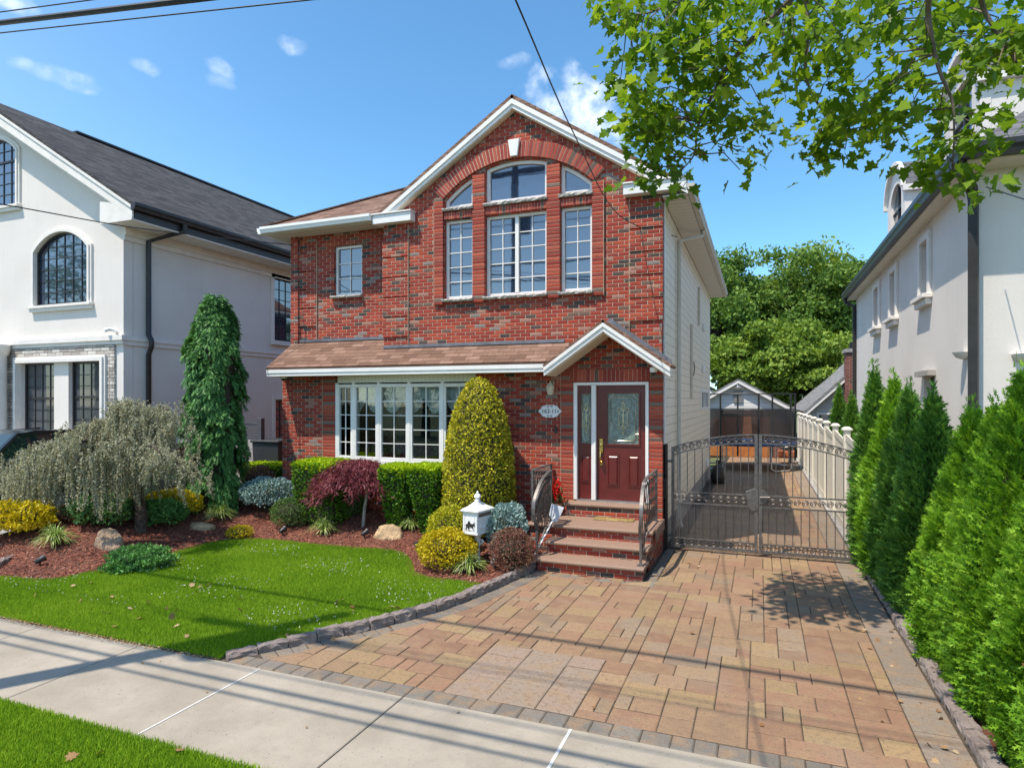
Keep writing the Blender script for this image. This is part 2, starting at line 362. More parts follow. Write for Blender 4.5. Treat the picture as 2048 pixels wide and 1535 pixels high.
# ---------------- ground ----------------
def ground_mat(nt, b):
    o = objc(nt); n = NOISE(nt, o, .6, 6); n2 = NOISE(nt, o, 14, 4)
    c = MIX(nt, MR(nt, n, .3, .7), (.07, .10, .03), (.11, .13, .045)); c = MIX(nt, MR(nt, n2, .4, .7, 0, .5), c, (.05, .045, .03))
    nt.links.new(c, b.inputs['Base Color']); b.inputs['Roughness'].default_value = .95
GROUND = mat('ground_dirt_grass', ground_mat)
struct('ground', MB().add([(-300, -200, -.07), (300, -200, -.07), (300, 400, -.07), (-300, 400, -.07)], [(0, 1, 2, 3)]), GROUND)
def concrete_mat(nt, b):
    o = objc(nt); n = NOISE(nt, o, 1.3, 6, .6); n2 = NOISE(nt, o, 120, 3); n3 = NOISE(nt, o, 12, 5); n4 = NOISE(nt, o, 34, 2)
    c = MIX(nt, MR(nt, n, .3, .7), (.285, .250, .198), (.375, .332, .268))
    c = MIX(nt, MR(nt, n3, .5, .8, 0, .35), c, (.215, .195, .16)); c = MIX(nt, MR(nt, n2, .52, .72, 0, .55), c, (.44, .41, .36))
    c = MIX(nt, MR(nt, n4, .67, .71, 0, .65), c, (.11, .10, .085)); nb = NOISE(nt, o, .55, 6, .7); c = MIX(nt, MR(nt, nb, .50, .72, 0, .42), c, (.20, .175, .14))
    v_ = N(nt, 'ShaderNodeTexVoronoi', feature='DISTANCE_TO_EDGE'); v_.inputs['Scale'].default_value = .42; wv = N(nt, 'ShaderNodeVectorMath', operation='ADD'); wt = N(nt, 'ShaderNodeTexNoise'); wt.inputs['Scale'].default_value = 3.0; wt.inputs['Detail'].default_value = 6; nt.links.new(o, wt.inputs['Vector']); nt.links.new(o, wv.inputs[0]); nt.links.new(wt.outputs['Color'], wv.inputs[1]); nt.links.new(wv.outputs[0], v_.inputs['Vector'])
    c = MIX(nt, M(nt, 'MULTIPLY', MR(nt, v_.outputs['Distance'], .004, .0008), MR(nt, nb, .55, .66, 0, .7)), c, (.15, .13, .105))
    nt.links.new(c, b.inputs['Base Color']); b.inputs['Roughness'].default_value = .9; b.inputs['Specular IOR Level'].default_value = .2
    bump(nt, b, n2, .004)
CONC = mat('sidewalk_concrete', concrete_mat)
ASPH = plain('asphalt', (.05, .05, .052), .9, var=.25, scale=8, bumpd=.01, bscale=80)
struct('road', MB().box(-60, 60, -12, -1.2, -.30, -.065), ASPH)
# sidewalk slabs (joints are gaps between slabs)
xs = [-14.6, -13.0, -11.4, -9.75, -8.1] + [onZ(*p).x for p in ((20, 1230 - 0),)][:0]
jx = sorted([onZ(273, 1293).x, onZ(525, 1334).x, onZ(809, 1390).x, onZ(1142, 1457).x])
step = (jx[-1] - jx[0]) / 3
allj = [jx[0] - step * i for i in range(8, 0, -1)] + jx + [jx[-1] + step * i for i in range(1, 8)]
SW0, SW1 = 3.50, 4.865
sw = MB()
for a, b_ in zip(allj, allj[1:]): sw.box(a + .006, b_ - .006, SW0, SW1, -.12, 0)
struct('sidewalk', sw, CONC, bevel=.006)
CHALK = plain('white_joint_sealer', (.62, .60, .56), .8, var=.1, scale=20)
js = MB()
for q, w in ((jx[1], .007), (jx[3], .012)): js.box(q - w, q + w, SW0 + .01, SW1 - .01, -.02, .004)
struct('joint_sealer', js, CHALK)
struct('sidewalk_bed', MB().box(-16, 16, SW0 - .02, SW1 + .02, -.069, -.02), plain('joint_dirt', (.13, .115, .09), .95))
struct('neighbour_driveway', MB().box(-18, -11.6, 4.9, 12, -.068, .24), plain('grey_concrete', (.30, .30, .30), .9, var=.15, scale=3, bumpd=.004))

# lawn / bed boundary and kerb curve, in metres on the ground
KERB = [onZ(*p).to_2d() for p in [(450, 1312), (520, 1297), (600, 1281), (680, 1264), (757, 1248), (815, 1232), (872, 1216), (918, 1199), (962, 1181), (1029, 1152), (1052, 1141), (1070, 1128)]]
def resample(pts, d):
    out = [pts[0].copy()]; acc = 0
    for a, b_ in zip(pts, pts[1:]):
        L = (b_ - a).length; pos = d - acc
        while pos <= L: out.append(a.lerp(b_, pos / L)); pos += d
        acc = (acc + L) % d
    return out
KERB = smooth(KERB)
LAWN = [(-14.5, SW1 + .02)] + [(-14.5, EDGE[0].y)] + [(p.x, p.y) for p in EDGE] + [(p.x, p.y) for p in reversed(KERB) if p.y < EDGE[-1].y] + [(KERB[0].x, SW1 + .02)]
def inpoly(x, y, P):
    P = np.array(P); c = np.zeros(len(x), bool); j = len(P) - 1
    for i in range(len(P)):
        xi, yi = P[i]; xj, yj = P[j]
        t = ((yi > y) != (yj > y)) & (x < (xj - xi) * (y - yi) / (yj - yi + 1e-12) + xi); c ^= t; j = i
    return c
TURF = plain('lawn_soil', (.055, .085, .020), .95, var=.3, scale=12)
struct('lawn_soil', MB().prism(LAWN, -.06, .006, 'z'), TURF)
struct('verge_soil', MB().box(-16, 8, -1.0, SW0 - .015, -.06, .004), TURF)
# bed terrain
def bed_mat(nt, b):
    o = objc(nt); n = NOISE(nt, o, 45, 6, .7); n2 = NOISE(nt, o, 3, 4)
    c = RAMP(nt, n, [(.25, (.05, .018, .012)), (.5, (.15, .052, .034)), (.75, (.26, .105, .07))]); c = MIX(nt, MR(nt, n2, .45, .75, 0, .5), c, (.20, .10, .06))
    nt.links.new(c, b.inputs['Base Color']); b.inputs['Roughness'].default_value = .95; bump(nt, b, n, .03)
MULCH = mat('red_mulch', bed_mat)
BED = [(-11.9, EDGE[0].y)] + [(p.x, p.y) for p in EDGE if p.x > -11.9] + [(p.x, p.y) for p in KERB if p.y >= EDGE[-1].y] + [(-3.3, 9.3), (-3.3, 11.2), (-9.7, 11.2), (-9.7, 12.6), (-11.9, 12.6)]
gx, gy = np.meshgrid(np.arange(-12.0, -3.0, .1), np.arange(5.8, 12.7, .1)); nx_ = gx.shape[1]
ins = inpoly(gx.ravel(), gy.ravel(), BED); bm_ = MB(); vid = {}
tb = bed_za(gx, gy); tb = tb + .015 * np.sin(gx.ravel() * 7.1) * np.sin(gy.ravel() * 6.3) * (tb > .05)
bm_.v = [(x, y, z) for x, y, z in zip(gx.ravel(), gy.ravel(), tb)]
for i in range(gx.shape[0] - 1):
    for j in range(nx_ - 1):
        q = (i*nx_+j, i*nx_+j+1, (i+1)*nx_+j+1, (i+1)*nx_+j)
        if any(ins[k] for k in q): bm_.f.append(q)
used = sorted({k for f in bm_.f for k in f}); rm = {k: i for i, k in enumerate(used)}
bm_.v = [bm_.v[k] for k in used]; bm_.f = [tuple(rm[k] for k in f) for f in bm_.f]; bm_.smooth = True
struct('mulch_bed', bm_, MULCH)
def scatter(P, n, box):
    x = RNG.uniform(box[0], box[1], n); y = RNG.uniform(box[2], box[3], n); k = inpoly(x, y, P); return x[k], y[k]
def rand_dirs(n):
    v = RNG.normal(size=(n, 3)); return v / np.linalg.norm(v, axis=1, keepdims=True)
def norm(a): return a / (np.linalg.norm(a, axis=1, keepdims=True) + 1e-9)
def cards(P, U, Nn, shape, size):
    """flat leaf shapes at P, long axis U, facing Nn; shape [(a,b)] along U / across"""
    V = norm(np.cross(Nn, U)); sh = np.array(shape); s = np.asarray(size).reshape(-1, 1, 1)
    Wd = norm(np.cross(U, V)); k3 = sh[:, 2] if sh.shape[1] > 2 else np.zeros(len(sh))
    return P[:, None, :] + s * (sh[None, :, 0, None] * U[:, None, :] + sh[None, :, 1, None] * V[:, None, :] + k3[None, :, None] * Wd[:, None, :])
DIAMOND = [(0, 0), (.45, .28), (1, 0), (.45, -.28)]
NEEDLE = [(0, .06), (0, -.06), (1, 0)]
x, y = scatter(BED, 60000, (-11.9, -3.2, 5.8, 12.6)); n = len(x)
U = norm(RNG.normal(size=(n, 3)) * (1, 1, .25)); P = np.c_[x, y, bed_za(x, y) + .012]; P[:, 2] += RNG.uniform(0, .014, n)
chips = leafm('mulch_chips', [(.1, (.10, .032, .020)), (.4, (.24, .075, .045)), (.7, (.36, .14, .085)), (.95, (.48, .27, .18))], 0, .9, 2)
o = leaves_obj('mulch_chips', cards(P, U, norm(RNG.normal(size=(n, 3)) * .45 + (0, 0, 1)), [(-.5, .16), (.5, .13), (.5, -.13), (-.5, -.16)], RNG.uniform(.02, .05, n)), chips); tag(o, kind='stuff')

# grass blades
GRASS = leafm('grass_blades', [(.05, (.075, .165, .010)), (.35, (.135, .255, .014)), (.65, (.205, .33, .02)), (.9, (.28, .38, .035)), (1.0, (.40, .38, .10))], .42, .6, .8, .12, 1.38)
def grass(name, x, y, z0, hmin, hmax):
    n = len(x); U = norm(np.c_[RNG.normal(0, .36, n), RNG.normal(0, .36, n), np.ones(n)]); Nn = norm(RNG.normal(size=(n, 3)) * (1, 1, .1))
    co = cards(np.c_[x, y, np.full(n, z0)], U, Nn, [(0, .055), (0, -.055), (.6, -.03, .04), (1, 0, .16)] and [(0, .06, 0), (0, -.06, 0), (.62, -.035, .03), (1, 0, .15)], RNG.uniform(hmin, hmax, n))
    tag(leaves_obj(name, co, GRASS), kind='stuff')
x, y = scatter(LAWN, 640000, (-11.5, -3.3, SW1 - .03, 9.6)); edgej = .012
grass('lawn_grass', x, y, 0, .025, .058)
x, y = scatter([(-6.9, SW0 + .015), (-6.9, 1.2), (-2.2, 1.2), (-3.0, SW0 + .015)], 200000, (-6.9, -2.2, 1.5, SW0 + .015)); x2, y2 = RNG.uniform(-3.2, 2.5, 70000), RNG.uniform(1.6, SW0 - .02, 70000)
grass('verge_grass', np.r_[x, x2], np.r_[y, y2], 0, .03, .065)
x, y = scatter(LAWN, 5200, (-12, -3.3, SW1, 9.6)); pm = np.array([math.sin(a * 2.1 + b_) * math.sin(b_ * 2.7 - a * .8) for a, b_ in zip(x, y)]) + RNG.uniform(-1.0, .55, len(x))
k = (pm > .35) & (y > 5.6); x, y = x[k], y[k]; n = len(x)
CLOVER = leafm('clover_flowers', [(.2, (.6, .58, .52)), (.8, (.8, .78, .72))], .2, .8)
P = np.repeat(np.c_[x, y, RNG.uniform(.045, .065, n)], 3, 0); m_ = len(P)
tag(leaves_obj('clover_flowers', cards(P + RNG.normal(0, .003, (m_, 3)), rand_dirs(m_), rand_dirs(m_), [(-.5, 0), (-.2, .45), (.3, .4), (.5, 0), (.2, -.45), (-.3, -.4)], RNG.uniform(.008, .014, m_)), CLOVER), kind='stuff')
# fallen leaves
DEAD = leafm('dead_leaves', [(.1, (.20, .09, .035)), (.5, (.36, .22, .11)), (.9, (.52, .42, .27))], .1, .8)
LOBE = [(0, .05), (-.12, .30), (.18, .26), (.22, .52), (.45, .30), (.62, .38), (.70, .16), (1, 0), (.70, -.16), (.62, -.38), (.45, -.30), (.22, -.52), (.18, -.26), (-.12, -.30), (0, -.05)]
fx = np.r_[RNG.uniform(-9, -3.6, 34), RNG.uniform(-6.4, -2.6, 16), RNG.uniform(-6, 1.2, 7), RNG.uniform(-3, 1.4, 16), RNG.uniform(1.0, 1.45, 26)]
fy = np.r_[RNG.uniform(5.0, 6.9, 34), RNG.uniform(2.3, 3.45, 16), RNG.uniform(3.6, 4.8, 7), RNG.uniform(5.2, 10.8, 16), RNG.uniform(5, 10.5, 26)]
n = len(fx); P = np.c_[fx, fy, np.r_[np.full(50, .05), np.full(49, .012)]]
tag(leaves_obj('fallen_leaves', cards(P, norm(RNG.normal(size=(n, 3)) * (1, 1, .3)), norm(RNG.normal(size=(n, 3)) * .5 + (0, 0, 1)), [(a, b_, .5 * b_ * b_) for a, b_ in LOBE], np.r_[RNG.uniform(.05, .09, 50), RNG.uniform(.025, .06, 49)]), DEAD), kind='stuff')
# dry litter along the lawn's edge with the sidewalk
n = 1500; x = RNG.uniform(-9.5, -5.1, n); y = SW1 + RNG.normal(0.0, .025, n)
tag(leaves_obj('dry_litter', cards(np.c_[x, y, np.full(n, .008)], norm(RNG.normal(size=(n, 3)) * (1, 1, .2)), norm(RNG.normal(size=(n, 3)) * .4 + (0, 0, 1)), DIAMOND, RNG.uniform(.01, .03, n)), DEAD), kind='stuff')

# ---------------- paved driveway ----------------
def paver_mat(nt, b):
    a = N(nt, 'ShaderNodeAttribute', attribute_name='paver'); o = objc(nt)
    n = NOISE(nt, o, 5.5, 5, .6); n2 = NOISE(nt, o, 70, 5, .65); n3 = NOISE(nt, o, 1.1, 4); n4 = NOISE(nt, o, 22, 5)
    c = MIX(nt, MR(nt, n, .42, .68, 0, .7), a.outputs['Color'], (.30, .20, .115))
    c = MIX(nt, MR(nt, n4, .48, .72, 0, .6), c, (.16, .11, .082)); c = MIX(nt, MR(nt, n3, .5, .75, 0, .3), c, (.27, .23, .18))
    c = MIX(nt, 1.0, c, RAMP(nt, n2, [(.3, (.8, .8, .8)), (.7, (1.15, 1.15, 1.15))]), 'MULTIPLY')
    nt.links.new(c, b.inputs['Base Color']); b.inputs['Roughness'].default_value = .85; b.inputs['Specular IOR Level'].default_value = .25
    bump(nt, b, M(nt, 'ADD', n2, M(nt, 'MULTIPLY', n4, .8)), .006)
PAVER = mat('driveway_pavers', paver_mat)
PCOL = [(.275, .178, .108), (.25, .158, .097), (.285, .192, .114), (.295, .205, .110), (.255, .148, .094), (.24, .176, .120), (.275, .182, .113), (.25, .184, .128), (.268, .160, .100)]
GCOL = [(.175, .158, .135), (.155, .142, .122), (.195, .176, .150), (.165, .156, .138)]
class Pav:
    def __init__(s): s.mb = MB(); s.col = []
    def quad(s, q, col, top=0.0, th=.05, bev=.008):
        q = [Vector((p[0], p[1])) for p in q]; c = sum(q, Vector((0, 0))) / len(q); k = len(q)
        inn = [p + (c - p).normalized() * bev * 1.4 for p in q]; t = top + random.uniform(-.004, .003)
        vs = [(p.x, p.y, top - th) for p in q] + [(p.x, p.y, t - bev * .7) for p in q] + [(p.x, p.y, t) for p in inn]
        fs = [tuple(range(2*k, 3*k))] + [(i, (i+1)%k, k+(i+1)%k, k+i) for i in range(k)] + [(k+i, k+(i+1)%k, 2*k+(i+1)%k, 2*k+i) for i in range(k)]
        s.mb.add(vs, fs); s.col += [col] * len(fs)
    def build(s, name, m):
        me = bpy.data.meshes.new('m'); me.from_pydata(s.mb.v, [], s.mb.f)
        at = me.attributes.new('paver', 'FLOAT_COLOR', 'FACE'); at.data.foreach_set('color', np.array([(*c, 1) for c in s.col], np.float32).ravel())
        return tag(mesh_obj(name, me, m, None, (0, 0, 0)), kind='structure')
dz = [onZ(*p).to_2d() for p in ((1000, 1284), (1207, 1331), (1152, 1428), (912, 1374))]
SX0 = (dz[0].x + dz[3].x) / 2; SX1 = (dz[1].x + dz[2].x) / 2; SY1 = (dz[0].y + dz[1].y) / 2; SY0 = 5.08
U_ = .132
DX0, DX1, DY0, DY1 = -5.2, 1.12, 5.075, 11.4
nxg, nyg = int((DX1 - DX0) / U_), int((31.3 - DY0) / U_)
U_ = (DX1 - DX0) / nxg
occ = np.zeros((nxg, nyg), bool)
def kerb_x(y):                                         # x of the left kerb at depth y
    if y > KERB[-1].y: return -3.3
    for a, b_ in zip(KERB, KERB[1:]):
        if a.y <= y <= b_.y or b_.y <= y <= a.y: return a.x + (b_.x - a.x) * (y - a.y) / (b_.y - a.y + 1e-9)
    return KERB[0].x
pv = Pav()
SI0, SI1, SJ1 = round((SX0 - DX0) / U_), round((SX1 - DX0) / U_), round((SY1 - DY0) / U_)
occ[SI0:SI1, 0:SJ1] = True
cxs = [DX0 + SI0 * U_ + t * (SI1 - SI0) * U_ for t in (0, .36, .72, 1)]; cys = [DY0 + t * SJ1 * U_ for t in (0, .36, .78, 1.0)]
g_ = .0045
for a, b_ in zip(cxs, cxs[1:]):
    for c_, d_ in zip(cys, cys[1:]): pv.quad([(a+g_, c_+g_), (b_-g_, c_+g_), (b_-g_, d_-g_), (a+g_, d_-g_)], (.285 + random.uniform(-.015, .015), .212, .162))
def left_lim(y):
    if y < 9.15: return kerb_x(y) + .34
    if y < 11.2: return -1.38
    return -1.30
for j in range(nyg):
    for i in range(nxg):
        if occ[i, j]: continue
        wh = random.choice([(2, 2), (3, 2), (2, 2), (3, 2), (2, 1), (1, 2), (2, 3), (3, 2), (2, 2)])
        wh = min(wh[0], nxg - i), min(wh[1], nyg - j)
        while wh[0] > 1 and occ[i:i+wh[0], j:j+wh[1]].any(): wh = (wh[0] - 1, wh[1])
        while wh[1] > 1 and occ[i:i+wh[0], j:j+wh[1]].any(): wh = (wh[0], wh[1] - 1)
        occ[i:i+wh[0], j:j+wh[1]] = True
        x0, x1, y0, y1 = DX0 + i*U_, DX0 + (i+wh[0])*U_, DY0 + j*U_, DY0 + (j+wh[1])*U_
        l0, l1 = left_lim(y0 + .01), left_lim(y1 - .01)
        if x1 < min(l0, l1) + .04: continue
        a0, a1 = max(x0, l0), max(x0, l1)
        if min(x1 - a0, x1 - a1) < .03:
            if max(x1 - a0, x1 - a1) < .05: continue
            a0, a1 = min(a0, x1 - .03), min(a1, x1 - .03)
        cb = random.choice(PCOL); f = random.uniform(.86, 1.12)
        if math.sin(x0 * 1.7 + 1) * math.sin(y0 * 1.3) > .2: cb = random.choice([PCOL[4], PCOL[8], PCOL[3]])
        pv.quad([(a0+g_, y0+g_), (x1-g_, y0+g_), (x1-g_, y1-g_), (a1+g_, y1-g_)], tuple(c * f for c in cb))
# grey soldier courses: along the sidewalk, along the kerb, along the right edge
x = -4.95
while x < 1.45:
    w = random.choice((.17, .2, .2, .23)); q = x + w - .006
    pv.quad([(x, SW1+.012), (q, SW1+.012), (q, DY0-.006), (x, DY0-.006)], random.choice(GCOL), bev=.012); x += w
kr = resample(KERB, .155)
def nrm2(pts, i):
    t = (pts[min(i+1, len(pts)-1)] - pts[max(i-1, 0)]).normalized(); return Vector((t.y, -t.x))
for i in range(1, len(kr) - 1):
    a, b_ = kr[i], kr[i+1] if i + 1 < len(kr) else kr[i]
    if min(a.y, b_.y) < DY0 + .05: continue
    na, nb = nrm2(kr, i), nrm2(kr, i + 1); t = (b_ - a) * .03
    pv.quad([a + na*.125 + t, a + na*.325 + t, b_ + nb*.325 - t, b_ + nb*.125 - t], random.choice(GCOL), bev=.01)
y = DY0
while y < 31:
    d = random.choice((.45, .6, .75, .5)); pv.quad([(DX1+.006, y+.004), (1.44, y+.004), (1.44, y+d-.004), (DX1+.006, y+d-.004)], random.choice([(.235, .195, .155), (.215, .18, .145), (.25, .205, .165)])); y += d
x = -3.2
while x < -1.4: pv.quad([(x, 8.98), (x+.195, 8.98), (x+.195, 9.14), (x, 9.14)], random.choice(GCOL), bev=.01); x += .2
y = 9.0
while y < 11.3: pv.quad([(-1.53, y), (-1.39, y), (-1.39, y+.195), (-1.53, y+.195)], random.choice(GCOL), bev=.01); y += .2
pv.build('driveway', PAVER)
struct('driveway_bed', MB().prism([(-5.3, SW1), (1.62, SW1), (1.62, 31.5), (-1.6, 31.5), (-1.6, 9), (-3.2, 9), (-3.4, 8.6), (-3.9, 7.2), (-4.5, 5.9)], -.066, -.010, 'z'), plain('joint_sand', (.065, .050, .034), .95, var=.3, scale=30))

# edging stones
def stone_mat(nt, b):
    o = objc(nt); oi = N(nt, 'ShaderNodeObjectInfo'); n = NOISE(nt, o, 40, 6, .7); n2 = NOISE(nt, o, 7, 4)
    c = MIX(nt, MR(nt, n2, .3, .7), (.20, .165, .15), (.28, .235, .21)); c = MIX(nt, MR(nt, n, .45, .75, 0, .7), c, (.35, .31, .28))
    c = MIX(nt, M(nt, 'MULTIPLY', oi.outputs['Random'], .35), c, (.24, .17, .15))
    nt.links.new(c, b.inputs['Base Color']); b.inputs['Roughness'].default_value = .92; bump(nt, b, n, .02)
STONE = mat('edging_stone', stone_mat)
def rough_block(sx, sy, sz, seed, amp=.012):
    bm = bmesh.new(); bmesh.ops.create_cube(bm, size=1); bmesh.ops.subdivide_edges(bm, edges=bm.edges[:], cuts=4, use_grid_fill=True)
    rr = random.Random(seed)
    for v in bm.verts:
        e = sum(1 for c in v.co if abs(c) > .49)
        f = 1 - (.05 if e == 2 else .09 if e == 3 else 0)
        v.co = Vector((v.co.x * sx * (1 - (1-f)*.6), v.co.y * sy * f, v.co.z * sz * f)) + Vector((rr.uniform(-1, 1) * .2, rr.uniform(-1, 1), rr.uniform(-1, 1))) * amp
    me = bpy.data.meshes.new('m'); bm.to_mesh(me); bm.free(); me.materials.append(STONE); return me
blocks = [rough_block(.285, .125, .17, s) for s in range(5)]
def edging(pts, L, label, group, z, rise):
    q = resample(pts, L)
    for i, (a, b_) in enumerate(zip(q, q[1:])):
        d = b_ - a; c = (a + b_) / 2; nn = Vector((d.y, -d.x)).normalized()
        o = link(bpy.data.objects.new('edging_stone', blocks[i % 5])); c = c + nn * .055
        o.location = (c.x, c.y, z(i / max(1, len(q) - 2))); o.rotation_euler = (0, 0, math.atan2(d.y, d.x) + (math.pi if i % 2 else 0)); o.scale = (L / .29, 1, 1)
        tag(o, label, 'edging stone', group)
edging(KERB, .30, 'mauve rough faced edging stone in the curved kerb between lawn and paved driveway', 'edging stones along the lawn', lambda t: -.03 + .05 * min(1, t * 5), 0)
edging([Vector((1.475, 4.95)), Vector((1.475, 11.1))], .30, 'mauve rough faced edging stone at the foot of the arborvitae hedge', 'edging stones under the hedge', lambda t: -.01, 0)
edging([onZ(-40, 1135, .12).to_2d(), onZ(75, 1085, .12).to_2d()], .32, 'grey edging stone at the far left end of the planted bed', 'edging stones at the bed end', lambda t: .05, 0)
struct('hedge_soil', MB().box(1.56, 3.0, 4.9, 16, -.06, .03), MULCH)
# ---------------- brick house ----------------
YG, YW, XR, XL = 11.1, 11.42, -1.57, -9.70            # gable wall, recessed wing wall, right and left walls
house = thing('brick_house', 'two storey red brick house with an arched gable window and dark red front door', 'house', (-5.6, 11.1, 0))
ACX, ACZ, ARI, ARO = -4.265, 4.97, 2.15, 2.43          # brick arch
def arch_outline(x0, x1, zb, r, n=14, inset=0):
    x0 += inset; x1 -= inset; zb += inset; r -= inset
    t = [(x0 + (x1 - x0) * i / n) for i in range(n + 1)]
    return [(x0, zb), (x1, zb)] + [(a, ACZ + math.sqrt(max(.01, r*r - (a - ACX)**2))) for a in reversed(t)]
def rect(x0, x1, z0, z1): return [(x0, z0), (x1, z0), (x1, z1), (x0, z1)]
WT, WB = 6.10, 4.57
TALL = [rect(-5.74, -5.13, WB, WT), rect(-4.87, -3.64, WB, WT), rect(-3.38, -2.79, WB, WT)]
ARC = [arch_outline(-5.74, -5.13, 6.34, ARI - .03), arch_outline(-4.87, -3.64, 6.34, ARI - .03), arch_outline(-3.38, -2.79, 6.34, ARI - .03)]
BX0, BX1, BZ0, BZ1 = -8.30, -5.07, 1.32, 3.14
DO = rect(-3.13, -1.79, .78, 2.92)
# front walls
gp = lambda x: 8.12 - .645 * abs(x + 4.27)
wall = MB()
wall.prism([[(-7.12, 3.5), (XR, 3.5), (XR, gp(XR)), (-4.27, 8.12), (-7.12, gp(-7.12))]] + TALL + ARC, YG, YG + .25)
wall.prism([[(XL, 0), (BX0, 0), (BX0, BZ0), (BX1, BZ0), (BX1, 0), (-3.13, 0), (-3.13, 2.92), (-1.79, 2.92), (-1.79, 0), (XR, 0), (XR, 3.49), (XL, 3.49), (XL, 2.0)],
            rect(BX0 + .001, BX1 - .001, BZ0 + .3, BZ1)][:1], YG, YG + .25) if False else None
def outline_front():
    return [rect(XL, XR, 0, 3.498), rect(BX0, BX1, BZ0, BZ1), rect(-3.13, -1.79, .001, 2.92)]
wall.prism(outline_front(), YG, YG + .25)
WWX0, WWX1, WWZ0, WWZ1 = -8.58, -7.87, 4.85, 5.92
wall.prism([rect(XL, -7.13, 3.3, 6.22), rect(WWX0, WWX1, WWZ0, WWZ1)], YW, YW + .2)
wall.prism(rect(YG + .26, YW - .002, 3.3, 6.2), -7.12, -6.98, 'x')
wall.prism(rect(YG + .26, 22.4, 0, 6.2), XL, XL + .2, 'x')
wall.build('brick_wall', BRICK, house)
# corner blocks, piers, arch, lintels
def blocks_col(x0, x1, y, zt, zb, first, n=6):
    q = MB()
    z = first
    while z > zb:
        top = min(zt, z + .4025 - .028)
        q.box(x0, x1, y - .028, y + .1, max(zb, z + .0), top); z -= .4025
    q.build('corner_block', BRICK, house)
for x0, x1, y, zt, zb, f in ((-2.12, XR + .02, YG, 6.12, 3.62, 5.59), (-7.14, -6.55, YG, 6.14, 3.62, 5.49), (XL - .02, -9.03, YW, 6.2, 3.86, 5.44)): blocks_col(x0, x1, y, zt, zb, f)
pq_ = []
for x0, x1, zt in ((-5.95, -5.76, 6.56), (-5.125, -4.875, 6.90), (-3.635, -3.385, 6.90), (-2.785, -2.58, 6.50)):
    pq_.append((x0, x1, YG - .045, YG + .1, 4.46, zt))
for b_ in pq_ + [(-8.62, -8.31, YG - .012, YG + .1, .3, 3.09), (-3.37, -3.14, YG - .014, YG + .1, .56, 3.12), (-1.785, XR + .012, YG - .014, YG + .1, .56, 3.12)]: MB().box(*b_).build('brick_pier', BRICK_PIER, house)
a = MB(); random.seed(3)
am = math.asin(1.70 / ARO); n = 50
mor = MB()
ring = lambda r0, r1, t0, t1: [(ACX + r0*math.sin(t0), ACZ + r0*math.cos(t0)), (ACX + r1*math.sin(t0), ACZ + r1*math.cos(t0)), (ACX + r1*math.sin(t1), ACZ + r1*math.cos(t1)), (ACX + r0*math.sin(t1), ACZ + r0*math.cos(t1))]
for i in range(n):
    t0, t1 = -am + 2*am*i/n, -am + 2*am*(i+1)/n
    mor.prism(ring(ARI + .004, ARO - .004, t0, t1), YG - .046, YG + .1)
    for k, (r0, r1) in enumerate(((ARI, ARO),)):
        a.prism(ring(r0, r1, t0 + .0033, t1 - .0033), YG - .05 - random.uniform(0, .008), YG + .05)
def ab(nt, b):
    g = N(nt, 'ShaderNodeNewGeometry'); o = objc(nt); n = NOISE(nt, o, 55, 6, .65)
    c = RAMP(nt, g.outputs['Random Per Island'], RED[:6] + [(.93, (.15, .09, .07))], True)
    c = MIX(nt, 1.0, c, RAMP(nt, n, [(.25, (.6, .6, .6)), (.75, (1.25, 1.2, 1.15))]), 'MULTIPLY'); nt.links.new(c, b.inputs['Base Color']); b.inputs['Roughness'].default_value = .85; bump(nt, b, n, .012)
ISLB = mat('single_brick', ab)
MORTAR = plain('mortar', (.60, .47, .37), .95, var=.2, scale=30, bumpd=.004)
arch = a.build('brick_arch', ISLB, house); mor.build('mortar', MORTAR, arch)
def soldier(x0, x1, z0, z1, y, w=.066):
    so = MB(); sm = MB()
    k = round((x1 - x0) / (w + .009)); s = (x1 - x0) / k
    for i in range(k): so.box(x0 + i*s + .004, x0 + (i+1)*s - .004, y - .012 - random.uniform(0, .006), y + .08, z0, z1)
    sm.box(x0, x1, y - .010, y + .08, z0 + .003, z1 - .003)
    l = so.build('soldier_course', ISLB, house); sm.build('mortar', MORTAR, l)
soldier(-3.2, -1.76, 2.935, 3.145, YG - .014)
for x0, x1 in ((-5.75, -5.13), (-4.87, -3.64), (-3.38, -2.79)): soldier(x0, x1, 6.12, 6.245, YG - .004, .05)
SEAL = plain('tan_sealant', (.44, .32, .22), .8)
for x, y, z0, z1 in ((-2.125, YG - .03, 3.7, 6.1), (-2.575, YG - .046, 4.46, 6.5), (-5.955, YG - .046, 4.46, 6.5), (-6.545, YG - .03, 3.7, 6.1), (-9.025, YW - .03, 3.9, 6.1), (-8.63, YG - .013, .6, 3.1), (-3.375, YG - .015, .9, 3.1)): MB().box(x - .0045, x + .0045, y, y + .06, z0, z1).build('expansion_joint', SEAL, house)
ks = MB().prism([(-4.33, 7.13), (-4.19, 7.13), (-4.145, 7.44), (-4.375, 7.44)], YG - .10, YG + .05); ks.build('keystone', WHITE, house, bevel=.008)

